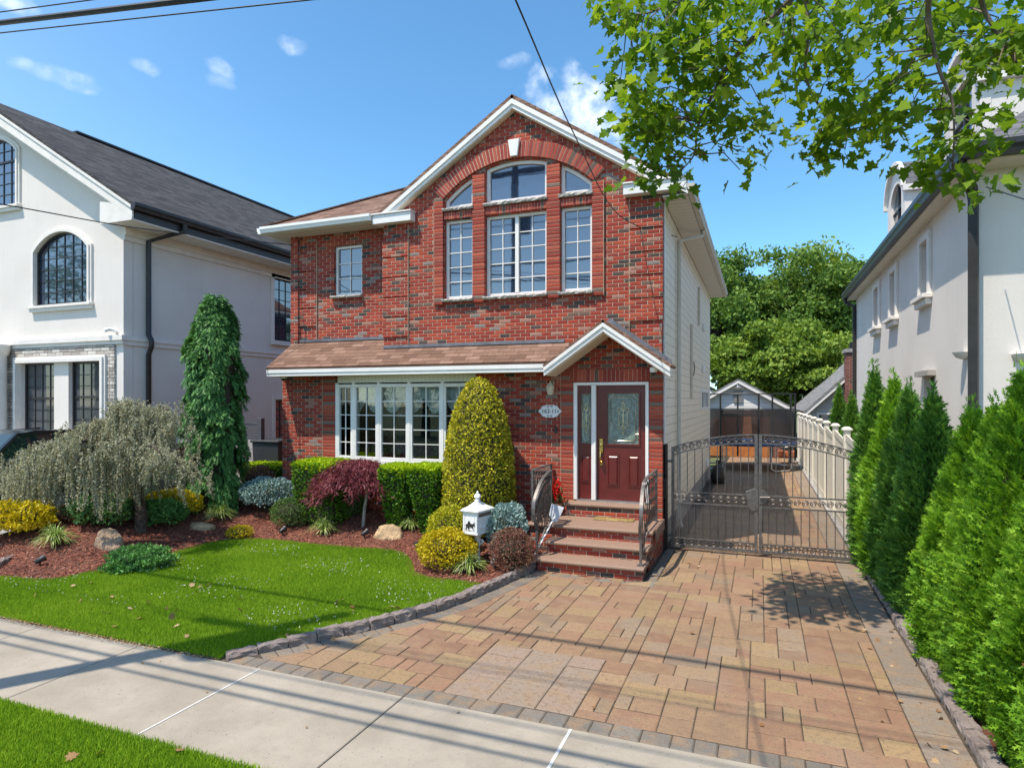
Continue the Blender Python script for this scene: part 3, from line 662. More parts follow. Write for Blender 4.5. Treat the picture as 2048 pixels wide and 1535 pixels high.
def muntins(mb, x0, x1, z0, z1, y, nc, nr, w=.017, d=.014):
    for i in range(1, nc): x = x0 + (x1 - x0) * i / nc; mb.box(x - w/2, x + w/2, y - d, y + d, z0, z1)
    for j in range(1, nr): z = z0 + (z1 - z0) * j / nr; mb.box(x0, x1, y - d*.9, y + d*.9, z - w/2, z + w/2)
def off_rect(r, d): return rect(r[0][0] + d, r[1][0] - d, r[0][1] + d, r[2][1] - d)
def window(root, r, y, nc, nr, frame=WHITE, fw=.055, sill=True, glass=GLASS, split=False, name='window'):
    f = MB(); x0, x1, z0, z1 = r[0][0], r[1][0], r[0][1], r[2][1]
    f.prism([r, off_rect(r, fw)], y, y + .08)
    o = f.build(name, frame, root, bevel=.004); g = MB(); m = MB()
    halves = [(x0 + fw, x1 - fw)]
    if split:
        c = (x0 + x1) / 2; f2 = MB().box(c - .035, c + .035, y - .006, y + .07, z0 + fw, z1 - fw); f2.build('mullion', frame, o); halves = [(x0 + fw, c - .035), (c + .035, x1 - fw)]
    for h0, h1 in halves:
        g.box(h0, h1, y + .05, y + .056, z0 + fw, z1 - fw); muntins(m, h0, h1, z0 + fw, z1 - fw, y + .04, nc, nr)
    g.build('pane', glass, o); m.build('muntin', frame, o)
    return o
def rough_sill(root, x0, x1, z, y, d=.10, h=.065):
    bm = MB(); k = max(6, int((x1 - x0) / .05)); vs = []; rr = random.Random(int(x0 * 100))
    for i in range(k + 1):
        x = x0 + (x1 - x0) * i / k; j = lambda s: rr.uniform(-s, s)
        vs += [(x, y + .05, z - h), (x, y - d*.8 + j(.012), z - h + j(.006)), (x, y - d + j(.014), z - h*.55 + j(.008)), (x, y - d*.85 + j(.01), z - .012 + j(.004)), (x, y + .05, z)]
    bm.add(vs, [(5*i + a_, 5*i + (a_+1) % 5, 5*i + 5 + (a_+1) % 5, 5*i + 5 + a_) for i in range(k) for a_ in range(5)] + [tuple(range(5)), tuple(5*k + i for i in range(5))[::-1]])
    return bm.build('sill', STONE_SILL, root)
yw = YG + .07
for i, r in enumerate(TALL):
    o = window(house, r, yw, 2, 5, split=(i == 1)); rough_sill(o, r[0][0] - .03, r[1][0] + .02, WB, YG)
for (x0, x1), op in zip(((-5.74, -5.13), (-4.87, -3.64), (-3.38, -2.79)), ARC):
    inner = arch_outline(x0, x1, 6.34, ARI - .03, inset=.06)
    o = MB().prism([op, inner], yw, yw + .08).build('window', WHITE, house)
    MB().prism([inner], yw + .05, yw + .056).build('pane', GLASS, o); rough_sill(o, x0 - .03, x1 + .02, 6.34, YG, .07)
    MB().box(x0, x1, YG + .012, YG + .24, 6.105, 6.27).build('lintel', BRICK_PIER, o)
o = window(house, rect(WWX0, WWX1, WWZ0, WWZ1), YW + .06, 2, 3); rough_sill(o, WWX0 - .05, WWX1 + .03, WWZ0, YW)
# dark rooms behind the see-through bow window
# bow window
bow = MB(); cv = [(-8.27, .0), (-7.82, -.06), (-7.18, -.12), (-6.47, -.13), (-5.75, -.08), (-5.08, .0)]
cv = [(x, YG + .02 + d * .9) for x, d in cv]; z0, z1 = 1.38, 2.93
hd = MB().prism([(cv[0][0], YG + .2)] + cv + [(cv[-1][0], YG + .2)], z1 + .03, BZ1, 'z'); hd.prism([(BX0 + .005, YG + .06), (BX0 + .005, YG + .2), (BX1 - .005, YG + .2), (BX1 - .005, YG + .06)], BZ1 - .02, BZ1 - .003, 'z')
for (xa, ya), (xb, yb) in zip(cv, cv[1:]):            # tongue-and-groove header board grooves
    for i in range(9): pass
bw = thing
bwn = MB()
def seg_bar(a, b, z, w, d): bwn.bar((a[0], a[1], z), (b[0], b[1], z), d, w)
for a, b_ in zip(cv, cv[1:]):
    va, vb = Vector(a), Vector(b_); t = (vb - va).normalized()
    for zz, hh in ((z0 + .035, .07), (z1 - .035, .07)): bwn.bar((*(va + t*.001), zz), (*(vb - t*.001), zz), .07, hh)
    for pnt in (va + t*.035, vb - t*.035): bwn.bar((pnt.x, pnt.y, z0 + .07), (pnt.x, pnt.y, z1 - .07), .065, .07, up=(t.x, t.y, 0))
for p_ in cv: bwn.bar((p_[0], p_[1] - .012, z0 - .02), (p_[0], p_[1] - .012, z1 + .03), .055, .06, up=(1, 0, 0))
bow = bwn.build('bow_window', WHITE, house, bevel=.003); bp = MB(); bmn = MB(); cu = MB()
for a, b_ in zip(cv, cv[1:]):
    va, vb = Vector(a), Vector(b_); t = (vb - va).normalized(); nn = Vector((-t.y, t.x)); va, vb = va + t*.066, vb - t*.066
    c_ = [va, vb, vb + nn*.006, va + nn*.006]; bp.prism([(p_.x, p_.y + .01) for p_ in c_], z0 + .07, z1 - .07, 'z')
    m_ = (va + vb) / 2; bmn.bar((m_.x, m_.y, z0 + .07), (m_.x, m_.y, z1 - .07), .016, .016)
    for k in range(1, 5):
        zz = z0 + .07 + (z1 - z0 - .14) * k / 5; bmn.bar((va.x, va.y, zz), (vb.x, vb.y, zz), .014, .015)
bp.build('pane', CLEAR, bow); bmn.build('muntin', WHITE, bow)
hd.build('header_board', mat('header_board', lambda nt, b: (lambda o: (nt.links.new(MIX(nt, MR(nt, M(nt, 'FRACT', M(nt, 'DIVIDE', (lambda s: (nt.links.new(o, s.inputs[0]), s.outputs[0])[1])(N(nt, 'ShaderNodeSeparateXYZ')), .088)), 0, .09), (.33, .33, .29), (.74, .74, .70)), b.inputs['Base Color'])))(objc(nt))), bow)
MB().prism([(BX0, YG + .2)] + [(x, y - .05) for x, y in cv] + [(BX1, YG + .2)], z0 - .07, z0 - .001, 'z').build('sill', WHITE, bow)
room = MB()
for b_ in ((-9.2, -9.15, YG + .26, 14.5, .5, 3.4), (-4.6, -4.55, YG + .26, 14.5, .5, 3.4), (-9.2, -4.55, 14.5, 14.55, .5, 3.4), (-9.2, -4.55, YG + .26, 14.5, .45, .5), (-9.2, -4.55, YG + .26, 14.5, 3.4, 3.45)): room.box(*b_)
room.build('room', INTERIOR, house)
cm = MB()                                              # scalloped valance
for i, (a, b_) in enumerate(zip(cv, cv[1:])):
    va, vb = Vector(a), Vector(b_); k = 22; rows = 8; vs = []
    for s in range(k + 1):
        t = s / k; p_ = va.lerp(vb, t); sc = abs(math.sin(math.pi * (t * 1.5 + i * .5))) ** .6; L = .20 + .36 * sc
        for r_ in range(rows + 1): vs.append((p_.x, p_.y + .13 + .022 * math.sin(t * 60 + r_ * .7) + .02 * math.sin(r_ * 1.2 + t * 9), z1 - .03 - L * r_ / rows))
    cm.add(vs, [(s*(rows+1)+r_, (s+1)*(rows+1)+r_, (s+1)*(rows+1)+r_+1, s*(rows+1)+r_+1) for s in range(k) for r_ in range(rows)])
cm.smooth = True; cm.build('valance_curtain', CURTAIN, bow)
cs = MB()
for x in (-8.05, -7.95): pass
vs = []; 
for s in range(20):
    t = s / 19
    for zz in (z0 + .05, z1 - .05): vs.append((-8.1 + .20 * t, YG + .30 + .02 * math.sin(t * 30), zz))
cs.add(vs, [(2*i, 2*i+2, 2*i+3, 2*i+1) for i in range(19)]); cs.build('side_curtain', CURTAIN, bow)
ip = RNG.uniform((-7.9, YG + .2, z0), (-5.6, YG + .5, z0 + .26), (700, 3)); leaves_obj('windowsill_plants', cards(ip, rand_dirs(700), rand_dirs(700), DIAMOND, RNG.uniform(.05, .10, 700)), leafm('house_plants', [(.2, (.05, .12, .02)), (.8, (.22, .34, .07))], .3), bow)
ch = MB()
for x in (-7.6, -6.85, -6.1): ch.lathe((x, 12.6, 2.2), [(.01, 0), (.10, .02), (.13, .12), (.11, .2), (.03, .24)], 12)
ch.build('chandelier', CURTAIN, bow)

# roof
PZ0 = 8.25; rz = lambda x: PZ0 - .645 * abs(x + 4.27); YF = 10.94
roof = MB()
for xe in (-1.10, -7.30): roof.quadslab([(-4.27, YF, PZ0), (xe, YF, rz(xe)), (xe, 22.7, rz(xe)), (-4.27, 22.7, PZ0)], .07)
hz = lambda d: 6.36 + .56 * d
e0 = (-10.12, 10.94); D = 2.35
roof.quadslab([(e0[0], e0[1], 6.36), (-7.13, e0[1], 6.36), (-7.13, e0[1] + D, hz(D)), (e0[0] + D, e0[1] + D, hz(D))], .05)
roof.quadslab([(e0[0], e0[1], 6.36), (e0[0] + D, e0[1] + D, hz(D)), (e0[0] + D, 22.7, hz(D)), (e0[0], 22.7, 6.36)], .05)
roof.quadslab([(e0[0] + D, e0[1] + D, hz(D)), (-4.5, e0[1] + D, hz(D) + .05), (-4.5, 22.6, hz(D) + .05), (e0[0] + D, 22.6, hz(D))], .05)
rf = roof.build('roof', ROOF_BROWN, house)
hc = MB().bar((e0[0], e0[1], 6.375), (e0[0] + D, e0[1] + D, hz(D) + .015), .16, .03); hc.build('hip_cap', ROOF_BROWN, rf)
fas = MB(); rsof = MB()
def rake(x0, x1, za, zb_, y0, y1, dz0, dz1):          # board following a roof line
    return [(x0, za - dz0), (x1, zb_ - dz0), (x1, zb_ - dz1), (x0, za - dz1)]
for sgn, xe in ((1, -1.12), (-1, -7.28)):
    xc = -4.27 + sgn * (PZ0 - .25 - 6.16) / .645
    fas.prism([(-4.27, PZ0 - .085), (xe, rz(xe) - .085), (xe, 6.16), (xc, 6.16), (-4.27, PZ0 - .25)], YF + .015, YF + .05)
    fas.prism(rake(-4.27, xe, PZ0, rz(xe), 0, 0, .085, .175), YF - .01, YF + .012)
    rsof.prism([(-4.27, PZ0 - .23), (xc - sgn*.05, 6.20), (xc - sgn*.05, 6.17), (-4.27, PZ0 - .26)], YF + .052, YG - .002)
fas.build('rake_board', WHITE, house); rsof.build('rake_soffit', CREAM, house)
for xa, xb in ((-2.20, -1.14), (-7.28, -6.40)): MB().box(xa, xb, YF - .02, YG + .1, 6.14, 6.315).box(xa - .03, xb + .02, YF - .05, YG + .05, 6.318, 6.345).build('cornice_return', WHITE, house, bevel=.004)
sof = MB().box(-1.55, -1.14, YF + .1, 22.5, 6.06, 6.085).box(-10.08, -7.14, 10.98, YW - .01, 6.20, 6.225).box(-10.08, XL - .01, YW, 22.5, 6.20, 6.225)
def sofm(nt, b):
    o, u, v = uv_auto(nt); s = N(nt, 'ShaderNodeSeparateXYZ'); nt.links.new(o, s.inputs[0])
    f = M(nt, 'FRACT', M(nt, 'DIVIDE', s.outputs[1], .20)); c = MIX(nt, MR(nt, f, 0, .12), (.24, .21, .17), (.66, .62, .54)); nt.links.new(c, b.inputs['Base Color']); bump(nt, b, f, .01)
SOFF = mat('vented_soffit', sofm); sof.build('soffit', SOFF, house)
def gutter_run(a, b_, prof_dir, name, m, root, h=.13, w=.125, z=0):
    a = Vector(a); b_ = Vector(b_); n = Vector(prof_dir).normalized(); pr = [(0, 0), (.75*w, 0), (.85*w, .35*h), (w, .6*h), (w, h), (.9*w, h), (.9*w, .93*h), (0, .93*h)]
    vs = [p_ + n * u_ + Vector((0, 0, v_)) for p_ in (a, b_) for u_, v_ in pr]; k = len(pr)
    return MB().add(vs, [tuple(range(k)), tuple(range(k, 2*k))[::-1]] + [(i, (i+1)%k, k+(i+1)%k, k+i) for i in range(k)]).build(name, m, root)
gutter_run((-1.135, YF - .01, 6.09), (-1.135, 22.65, 6.09), (1, 0, 0), 'gutter', GUTTER, house)
gutter_run((-10.1, 10.96, 6.215), (-7.30, 10.96, 6.215), (0, -1, 0), 'gutter', VINYL, house)
gutter_run((-10.1, 10.9, 6.215), (-10.1, 22.6, 6.215), (-1, 0, 0), 'gutter', VINYL, house)
# siding wall and what hangs on it
sd = MB().box(XR - .2, XR, YG + .255, 22.4, .42, 6.06).box(XL + .2, XR - .2, 22.2, 22.4, .42, 6.06); sd.build('siding_wall', SIDING, house)
MB().box(XR - .2, XR - .01, YG + .26, 22.4, -.05, .415).build('foundation', FOUND, house)
MB().box(XR + .001, XR + .022, YG + .20, YG + .30, .42, 6.06).build('corner_trim', VINYL, house)
MB().box(XR + .001, XR + .012, YG + .305, 22.38, 5.9, 6.055).build('frieze_board', CREAM, house)
dy = onX(1358, 700, XR + .06).y
dsp = MB().tube([(-1.10, dy + .55, 6.08), (-1.10, dy + .55, 5.98), (-1.35, dy + .2, 5.86), (XR + .06, dy, 5.78), (XR + .06, dy, 5.6), (XR + .06, dy, .25), (XR + .12, dy - .1, .08)], .042, 8)
dsp.build('downspout', GUTTER, house)
for px, py0, py1, w in ((1383, 648, 798, .07), (1398, 575, 650, .06)):
    a = onX(px, py0, XR + .03); b_ = onX(px, py1, XR + .03); MB().box(XR, XR + .06, a.y - w, a.y + w, b_.z, a.z).build('conduit', GUTTER, house, bevel=.01)
a = onX(1401, 777, XR); b_ = onX(1415, 818, XR); wf = MB().prism([rect(a.y, b_.y, b_.z, a.z), rect(a.y + .09, b_.y - .09, b_.z + .09, a.z - .09)], XR + .001, XR + .04, 'x'); o = wf.build('window', VINYL, house)
MB().box(XR + .001, XR + .01, a.y + .08, b_.y - .08, b_.z + .08, a.z - .08).build('pane', GLASS_GREY, o); m_ = MB(); [m_.box(XR + .012, XR + .03, a.y + (b_.y - a.y) * t - .05, a.y + (b_.y - a.y) * t + .05, b_.z + .09, a.z - .09) for t in (.36, .64)]; m_.build('mullion', VINYL, o)
for px, py in ((1405, 655), (1404, 738), (1412, 925)):
    p_ = onX(px, py, XR); MB().box(XR, XR + .09, p_.y - .12, p_.y + .12, p_.z - .12, p_.z + .12).build('vent_hood', VINYL, house, bevel=.03)
p_ = onX(1386, 735, XR); MB().tube([(XR + .02, p_.y, p_.z + .15), (XR + .03, p_.y + .1, p_.z), (XR + .02, p_.y - .05, p_.z - .2)], .012, 5).build('cable_clip', BLACKM, house)
# canopy over the ground floor
YC = 10.58
can = MB(); cz = lambda y: 3.285 + (y - YC) * .70
can.quadslab([(-9.68, YC, 3.285), (-3.2, YC, 3.285), (-3.2, YG + .02, cz(YG + .02)), (-9.68, YG + .02, cz(YG + .02))], .05)
can.quadslab([(-9.68, YG + .02, cz(YG + .02)), (-7.125, YG + .02, cz(YG + .02)), (-7.125, YW + .0, cz(YW)), (-9.68, YW, cz(YW))], .05)
PK, PX, PY = 3.955, -2.455, 10.48
pz = lambda x: PK - .70 * abs(x - PX)
for xe in (-3.52, -1.33): can.quadslab([(PX, PY, PK), (xe, PY, pz(xe)), (xe, YG + .03, pz(xe)), (PX, YG + .03, PK)], .05)
cn = can.build('canopy_roof', ROOF_BROWN, house)
cf = MB().box(-9.66, -3.47, YC + .003, YC + .03, 3.10, 3.232).box(-9.66, -3.47, YC - .012, YC + .001, 3.165, 3.236)
cf.box(-9.66, -9.63, YC + .032, YG - .01, 3.10, 3.24)
for xe in (-3.50, -1.35):
    cf.prism([(PX, PK - .055), (xe, pz(xe) - .055), (xe, pz(xe) - .20), (PX, PK - .20)], PY + .012, PY + .045); cf.prism([(PX, PK - .055), (xe, pz(xe) - .055), (xe, pz(xe) - .12), (PX, PK - .12)], PY - .008, PY + .01)
cf.build('fascia', WHITE, cn)
cs = MB().box(-9.62, -3.42, YC + .035, YG - .02, 3.105, 3.125)
for xe in (-3.47, -1.37): cs.quadslab([(PX, PY + .05, PK - .20), (xe, PY + .05, pz(xe) - .20), (xe, YG - .02, pz(xe) - .20), (PX, YG - .02, PK - .20)], .02)
cs.build('soffit', CREAM, cn)
fl = MB().box(-7.12, -3.3, YG - .035, YG + .01, cz(YG) + .0, cz(YG) + .055).box(-9.70, -7.125, YW - .035, YW + .01, cz(YW), cz(YW) + .06)
for xe in (-1.40,): fl.prism([(PX - .06, PK + .02), (PX, PK + .09), (xe, pz(xe) + .07), (xe, pz(xe) - .01), (PX, PK - .01)], YG - .09, YG - .034)
fl.build('flashing', FLASH, cn)
# front door
df = MB().prism([rect(-3.13, -1.79, .82, 2.918), rect(-3.065, -1.845, .825, 2.865)], YG - .03, YG + .12); df.box(-2.80, -2.72, YG - .035, YG + .11, .825, 2.866)
door = df.build('front_door', WHITE, house, bevel=.006)
def panelled(x0, x1, y, glass, panels):
    m_ = MB().prism([rect(x0, x1, .83, 2.862), rect(*glass)], y, y + .05)
    for r in panels:
        m_.prism([rect(*r), off_rect(rect(*r), .02)], y - .012, y); i = off_rect(rect(*r), .05)
        m_.add([(*[(q_[0], y - .001, q_[1]) for q_ in off_rect(rect(*r), .022)][k],) for k in range(4)] + [(q_[0], y - .02, q_[1]) for q_ in i], [(4, 5, 6, 7), (0, 1, 5, 4), (1, 2, 6, 5), (2, 3, 7, 6), (3, 0, 4, 7)])
    gx0, gx1, gz0, gz1 = glass; m_.prism([rect(gx0 - .03, gx1 + .03, gz0 - .03, gz1 + .03), rect(*glass)], y - .018, y - .0005); return m_
dl = panelled(-2.715, -1.85, YG + .04, (-2.52, -1.97, 1.83, 2.72), [(-2.53, -2.31, 1.08, 1.64), (-2.16, -1.95, 1.08, 1.64)]).build('door_leaf', DARKRED, door)
sl = panelled(-3.06, -2.805, YG + .04, (-3.005, -2.82, 1.83, 2.72), [(-3.01, -2.82, 1.12, 1.62)]).build('sidelight', DARKRED, door)
LEAD = plain('door_glass', (.16, .21, .18), .12, var=.35, scale=25, bumpd=.01, bscale=35, spec=.8)
MB().box(-2.52, -1.97, YG + .06, YG + .066, 1.83, 2.72).box(-3.005, -2.82, YG + .06, YG + .066, 1.83, 2.72).build('door_glass', LEAD, door)
cm_ = MB(); yy = YG + .052
def oval(cx, cz, a, b_, tilt=0, n=22): return [(cx + a*math.cos(t)*math.cos(tilt) - b_*math.sin(t)*math.sin(tilt), yy, cz + a*math.cos(t)*math.sin(tilt) + b_*math.sin(t)*math.cos(tilt)) for t in [2*math.pi*i/n for i in range(n + 1)]]
def motif(cx, cz, s, w, h):
    for k in (-1, 1): cm_.tube(oval(cx + k*.035*s, cz, .045*s, .16*s), .0065, 5); cm_.tube(oval(cx + k*.045*s, cz - .12*s, .04*s, .075*s, k*.5), .006, 5); cm_.tube(oval(cx + k*.045*s, cz + .12*s, .04*s, .075*s, -k*.5), .006, 5)
    cm_.tube(oval(cx, cz + .22*s, .025*s, .06*s), .006, 5); cm_.tube(oval(cx, cz - .22*s, .02*s, .055*s), .006, 5); cm_.tube([(cx, yy, cz - .30*s), (cx, yy, cz + .32*s)], .005, 5)
motif(-2.245, 2.28, 1, .3, .6); motif(-2.912, 2.28, .95, .2, .6)
for x0, x1, z0_, z1_ in ((-2.52, -1.97, 1.83, 2.72), (-3.005, -2.82, 1.83, 2.72)):
    d_ = .055 if x1 - x0 > .3 else .03
    cm_.tube([(x0 + d_*2, yy, z0_ + d_), (x1 - d_*2, yy, z0_ + d_), (x1 - d_, yy, z0_ + d_*2), (x1 - d_, yy, z1_ - d_*2), (x1 - d_*2, yy, z1_ - d_), (x0 + d_*2, yy, z1_ - d_), (x0 + d_, yy, z1_ - d_*2), (x0 + d_, yy, z0_ + d_*2), (x0 + d_*2, yy, z0_ + d_)], .006, 5)
    for k in range(1, 5): zz = z0_ + (z1_ - z0_) * k / 5; cm_.tube([(x0, yy, zz), (x0 + d_, yy, zz)], .005, 5); cm_.tube([(x1 - d_, yy, zz), (x1, yy, zz)], .005, 5)
    if x1 - x0 > .3:
        for cx_, cz_ in ((x0, z0_), (x1, z0_), (x0, z1_), (x1, z1_)): cm_.tube([(min(max(p_[0], x0), x1), yy, min(max(p_[2], z0_), z1_)) for p_ in oval(cx_, cz_, .10, .10)], .005, 5)
cm_.build('leaded_pattern', plain('lead_came', (.50, .47, .36), .25, .8), door)
hn = MB().box(-2.665, -2.60, YG + .012, YG + .04, 1.66, 1.92).lathe((-2.632, YG + .01, 1.80), [(.001, -.03), (.022, -.02), (.022, .02), (.001, .03)], 10)
hn.tube([(-2.632, YG + .02, 1.70), (-2.632, YG - .05, 1.67), (-2.632, YG - .06, 1.58), (-2.632, YG - .04, 1.50), (-2.632, YG + .03, 1.47)], [.011, .013, .016, .012, .012], 8).box(-2.655, -2.61, YG + .02, YG + .04, 1.44, 1.52)
hn.build('door_handle', BRASS, door, bevel=.004)
MB().box(-3.07, -1.84, YG - .04, YG + .2, .80, .829).build('threshold', plain('aluminium', (.45, .45, .45), .35, .8), door)
MB().box(-9.6, -1.8, 11.6, 11.65, .2, .79).build('backing', INTERIOR, house)
bx = onY(602, 953, YG - .03); MB().box(bx.x - .07, bx.x + .07, YG - .06, YG, bx.z - .09, bx.z + .09).build('outlet_cover', VINYL, house, bevel=.01)
# stoop
def granite(nt, b):
    o = objc(nt); n = NOISE(nt, o, 160, 3, .7); n2 = NOISE(nt, o, 4, 3)
    c = RAMP(nt, n, [(.3, (.11, .062, .040)), (.45, (.235, .145, .100)), (.6, (.32, .215, .155)), (.75, (.46, .38, .31))]); c = MIX(nt, MR(nt, n2, .4, .7, 0, .2), c, (.25, .17, .14))
    nt.links.new(c, b.inputs['Base Color']); b.inputs['Roughness'].default_value = .75
GRAN = mat('pink_granite', granite)
st = thing('front_steps', 'brick front steps with pink speckled stone treads leading up to the red door', 'steps', (-2.4, 9.3, 0))
SLX, SRX = -3.20, -1.55
s1, s2, s3 = onZ(1066, 1116, .19).y, onZ(1088, 1081, .38).y, onZ(1160, 1053, .57).y
F1, F2, F3 = s1, s2, s3
br = MB()
br.box(SLX + .03, SRX - .03, F1 + .05, F2 + .2, -.05, .14).box(SLX + .06, SRX - .03, F2 + .05, F3 + .2, .0, .33).box(-3.56, SRX - .02, F3 + .05, YG - .001, -.05, .52)
br.box(-3.18, -1.72, YG - .30, YG - .016, .571, .74)
br.build('brick_riser', BRICK, st)
tr = MB()
def tread(x0, x1, y0, y1, z, th=.055):
    pr = [(y1, z - th), (y0 + .012, z - th), (y0, z - th*.75), (y0 - .004, z - th*.5), (y0, z - th*.2), (y0 + .014, z), (y1, z)]
    tr.prism(pr, x0, x1, 'x')
tread(SLX, SRX, F1, F2 + .1, .19); tread(SLX + .03, SRX, F2, F3 + .1, .38); tread(-3.60, SRX + .01, F3, YG - .002, .57); tread(-3.20, -1.70, YG - .33, YG - .017, .80)
tr.build('tread', GRAN, st)
MB().box(SRX + .012, SRX + .03, F3 + .25, YG - .01, .40, .565).build('side_coping', GRAN, st)
# railings
def scroll(c, r, ux, uz, turns=1.6, n=22, k=1):
    c = Vector(c); ux = Vector(ux); uz = Vector(uz)
    return [c + (ux * math.cos(k*t) + uz * math.sin(k*t)) * r * (1 - .72 * t / (2*math.pi*turns)) for t in [2*math.pi*turns*i/n for i in range(n + 1)]]
def baluster(mb, base, top, bulge, out):
    base = Vector(base); top = Vector(top); o = Vector(out); pts = []; rs = []
    for i in range(13):
        t = i / 12; pts.append(base.lerp(top, t) + o * bulge * math.sin(math.pi * min(1, t * 1.15)) * (1 - t * .5)); rs.append(.0075 if i % 3 else .013)
    mb.tube(pts, rs, 5)
def stair_rail(root, x, side):
    hr = MB(); bl = MB(); po = MB()
    y0, y1 = F1 + .14, F3 + .28; ztop = 1.42
    out = (side * .55, -.85, 0)
    path = [(x + side*.02, y0 + .02, .86), (x + side*.05, y0 - .10, 1.00), (x + side*.05, y0 - .13, 1.12), (x + side*.03, y0 - .04, 1.26), (x, y0 + .12, 1.34), (x, (y0 + y1)/2, 1.40), (x, y1, 1.46)]
    return path
LRX, RRX = onZ(1084, 1104, .19).x, onZ(1282, 1126, .19).x
def rail_side(label, x, side, guard, ytop):
    r_ = thing('stair_railing', label, 'railing', (x, F1 + .3, .19), 'stair railings at the front steps')
    yb = F1 + .16; hr = MB(); bl = MB(); po = []
    P1 = MB(); po.append(P1); P1.bar((x, yb, .19), (x, yb, .60), .034); P1.box(x - .05, x + .05, yb - .05, yb + .05, .19, .20)
    # lamb's tongue: the rail bellies out towards the street and rises to the landing
    cur = [(x, yb, .58), (x, yb - .06, .72), (x + side*.02, yb - .10, .88), (x + side*.02, yb - .07, 1.04), (x + side*.01, yb + .05, 1.19), (x, yb + .22, 1.32), (x, yb + .45, 1.40), (x, ytop, 1.44)]
    q_ = []
    for a, b_, c_, d_ in zip([cur[0]] + cur, cur, cur[1:], cur[2:] + [cur[-1]]):
        for k in range(5):
            t = k / 5; A, B, C, D_ = map(Vector, (a, b_, c_, d_)); q_.append(.5 * ((2*B) + (C - A)*t + (2*A - 5*B + 4*C - D_)*t*t + (3*B - A - 3*C + D_)*t**3))
    q_.append(Vector(cur[-1]))
    for a, b_ in zip(q_, q_[1:]): hr.bar(a, b_ + (b_ - a) * .12, .05, .022)
    for a, b_ in zip(q_[8:], q_[9:]): hr.bar(a - Vector((0, -.03, .10)), b_ - Vector((0, -.03, .10)), .024, .014)
    def floor_z(y): return .57 if y > F3 + .02 else .38 if y > F2 + .02 else .19
    k = 11
    for i in range(k):
        y = yb + .09 + (ytop - yb - .1) * i / (k - 1)
        zt = min((p_.z for p_ in q_[14:] if abs(p_.y - y) < .09), default=1.40) - .09
        b0 = floor_z(y) + (.10 if floor_z(y) > .5 else .06 + .57 * (y - yb) * .5)
        baluster(bl, (x, y, b0), (x, y, zt), .05 if i < 5 else .02, (side*.6, -.8, 0))
    hr.bar((x, yb, .28), (x, F3 + .05, .66), .024, .014); hr.bar((x, F3 + .04, .66), (x, ytop, .66), .024, .014)
    for i in range(6):
        y = yb + .38 + (ytop - yb - .38) * i / 6; bl.tube(scroll((x, y, 1.335), .034, (0, 1, 0), (0, 0, 1)), .005, 4)
    po.append(MB().bar((x, ytop, .57), (x, ytop, 1.43), .034))
    if guard:
        gx = -3.54; hr.bar((x, ytop, 1.44), (gx, ytop, 1.44), .05, .022, up=(0, 0, 1)); hr.bar((gx, ytop, 1.44), (gx, YG - .05, 1.44), .05, .022)
        for z_ in (.66, 1.33): hr.bar((x, ytop, z_), (gx, ytop, z_), .024, .014); hr.bar((gx, ytop, z_), (gx, YG - .05, z_), .024, .014)
        po += [MB().bar((gx, ytop, .57), (gx, ytop, 1.43), .034), MB().bar((gx, YG - .06, .57), (gx, YG - .06, 1.43), .034)]
        for i in range(1, 7): xx = x + (gx - x) * i / 7; baluster(bl, (xx, ytop, .67), (xx, ytop, 1.33), .0, (0, -1, 0)); bl.tube(scroll((xx, ytop, 1.385), .034, (1, 0, 0), (0, 0, 1)), .005, 4)
        for i in range(1, 9): y_ = ytop + (YG - .05 - ytop) * i / 9; baluster(bl, (gx, y_, .67), (gx, y_, 1.33), .0, (0, -1, 0))
    hr.build('handrail', IRON, r_); bl.build('baluster', IRON_D, r_); [p_.build('post', IRON, r_) for p_ in po]
rail_side('wrought iron railing left of the steps, fencing in the landing beside the clipped cone', LRX, -1, True, F3 + .12)
rail_side('wrought iron railing right of the steps next to the driveway gate', RRX + .02, 1, False, YG - .28)
# mat, shovel, flowers
a, b_, c_, d_ = [onZ(*p_, .57) for p_ in ((1205, 1025), (1272, 1027), (1272, 1045), (1176, 1041))]
dm = MB().prism([(a.x, a.y), (b_.x + .1, a.y), (b_.x + .1, c_.y), (a.x, c_.y)], .571, .586, 'z')
def matm(nt, b):
    o = objc(nt); n = NOISE(nt, o, 9, 3, .5, 1.2); c = RAMP(nt, n, [(.42, (.32, .21, .07)), (.5, (.16, .12, .04)), (.58, (.36, .27, .10))]); nt.links.new(c, b.inputs['Base Color']); b.inputs['Roughness'].default_value = .95; bump(nt, b, NOISE(nt, o, 200, 2), .006)
tag(dm.build('doormat', mat('doormat', matm), None, (a.x, a.y, .571), bevel=.004), 'mustard patterned doormat lying on the landing before the red door', 'doormat')
sh = thing('shovel', 'pale grey shovel standing blade up behind the left stair railing', 'shovel', (LRX + .06, F2 + .2, .38))
bt = Vector((LRX + .16, F3 - .02, .92)); bb = Vector((LRX + .12, F3 - .04, .62))
MB().quadslab([bt + Vector((-.10, 0, 0)), bt + Vector((.11, 0, -.05)), bb + Vector((.05, -.02, .02)), bb + Vector((-.02, -.02, 0)), bb + Vector((-.10, -.01, .12))], .008).build('blade', plain('grey_plastic', (.55, .57, .60), .5), sh)
MB().tube([bb + Vector((0, .01, .1)), (LRX - .03, F1 + .12, .2)], .013, 8).build('handle', VINYL, sh)
pt = onY(1112, 990, YG - .35); fp = thing('flower_pot', 'red geraniums in a pot on the landing behind the left railing', 'flower pot', (pt.x, YG - .35, .57))
MB().lathe((pt.x, YG - .35, .571), [(.07, 0), (.10, .18), (.115, .18), (.115, .22), (.10, .22), (.09, .19)], 18).build('pot', plain('terracotta', (.30, .12, .07), .8), fp)
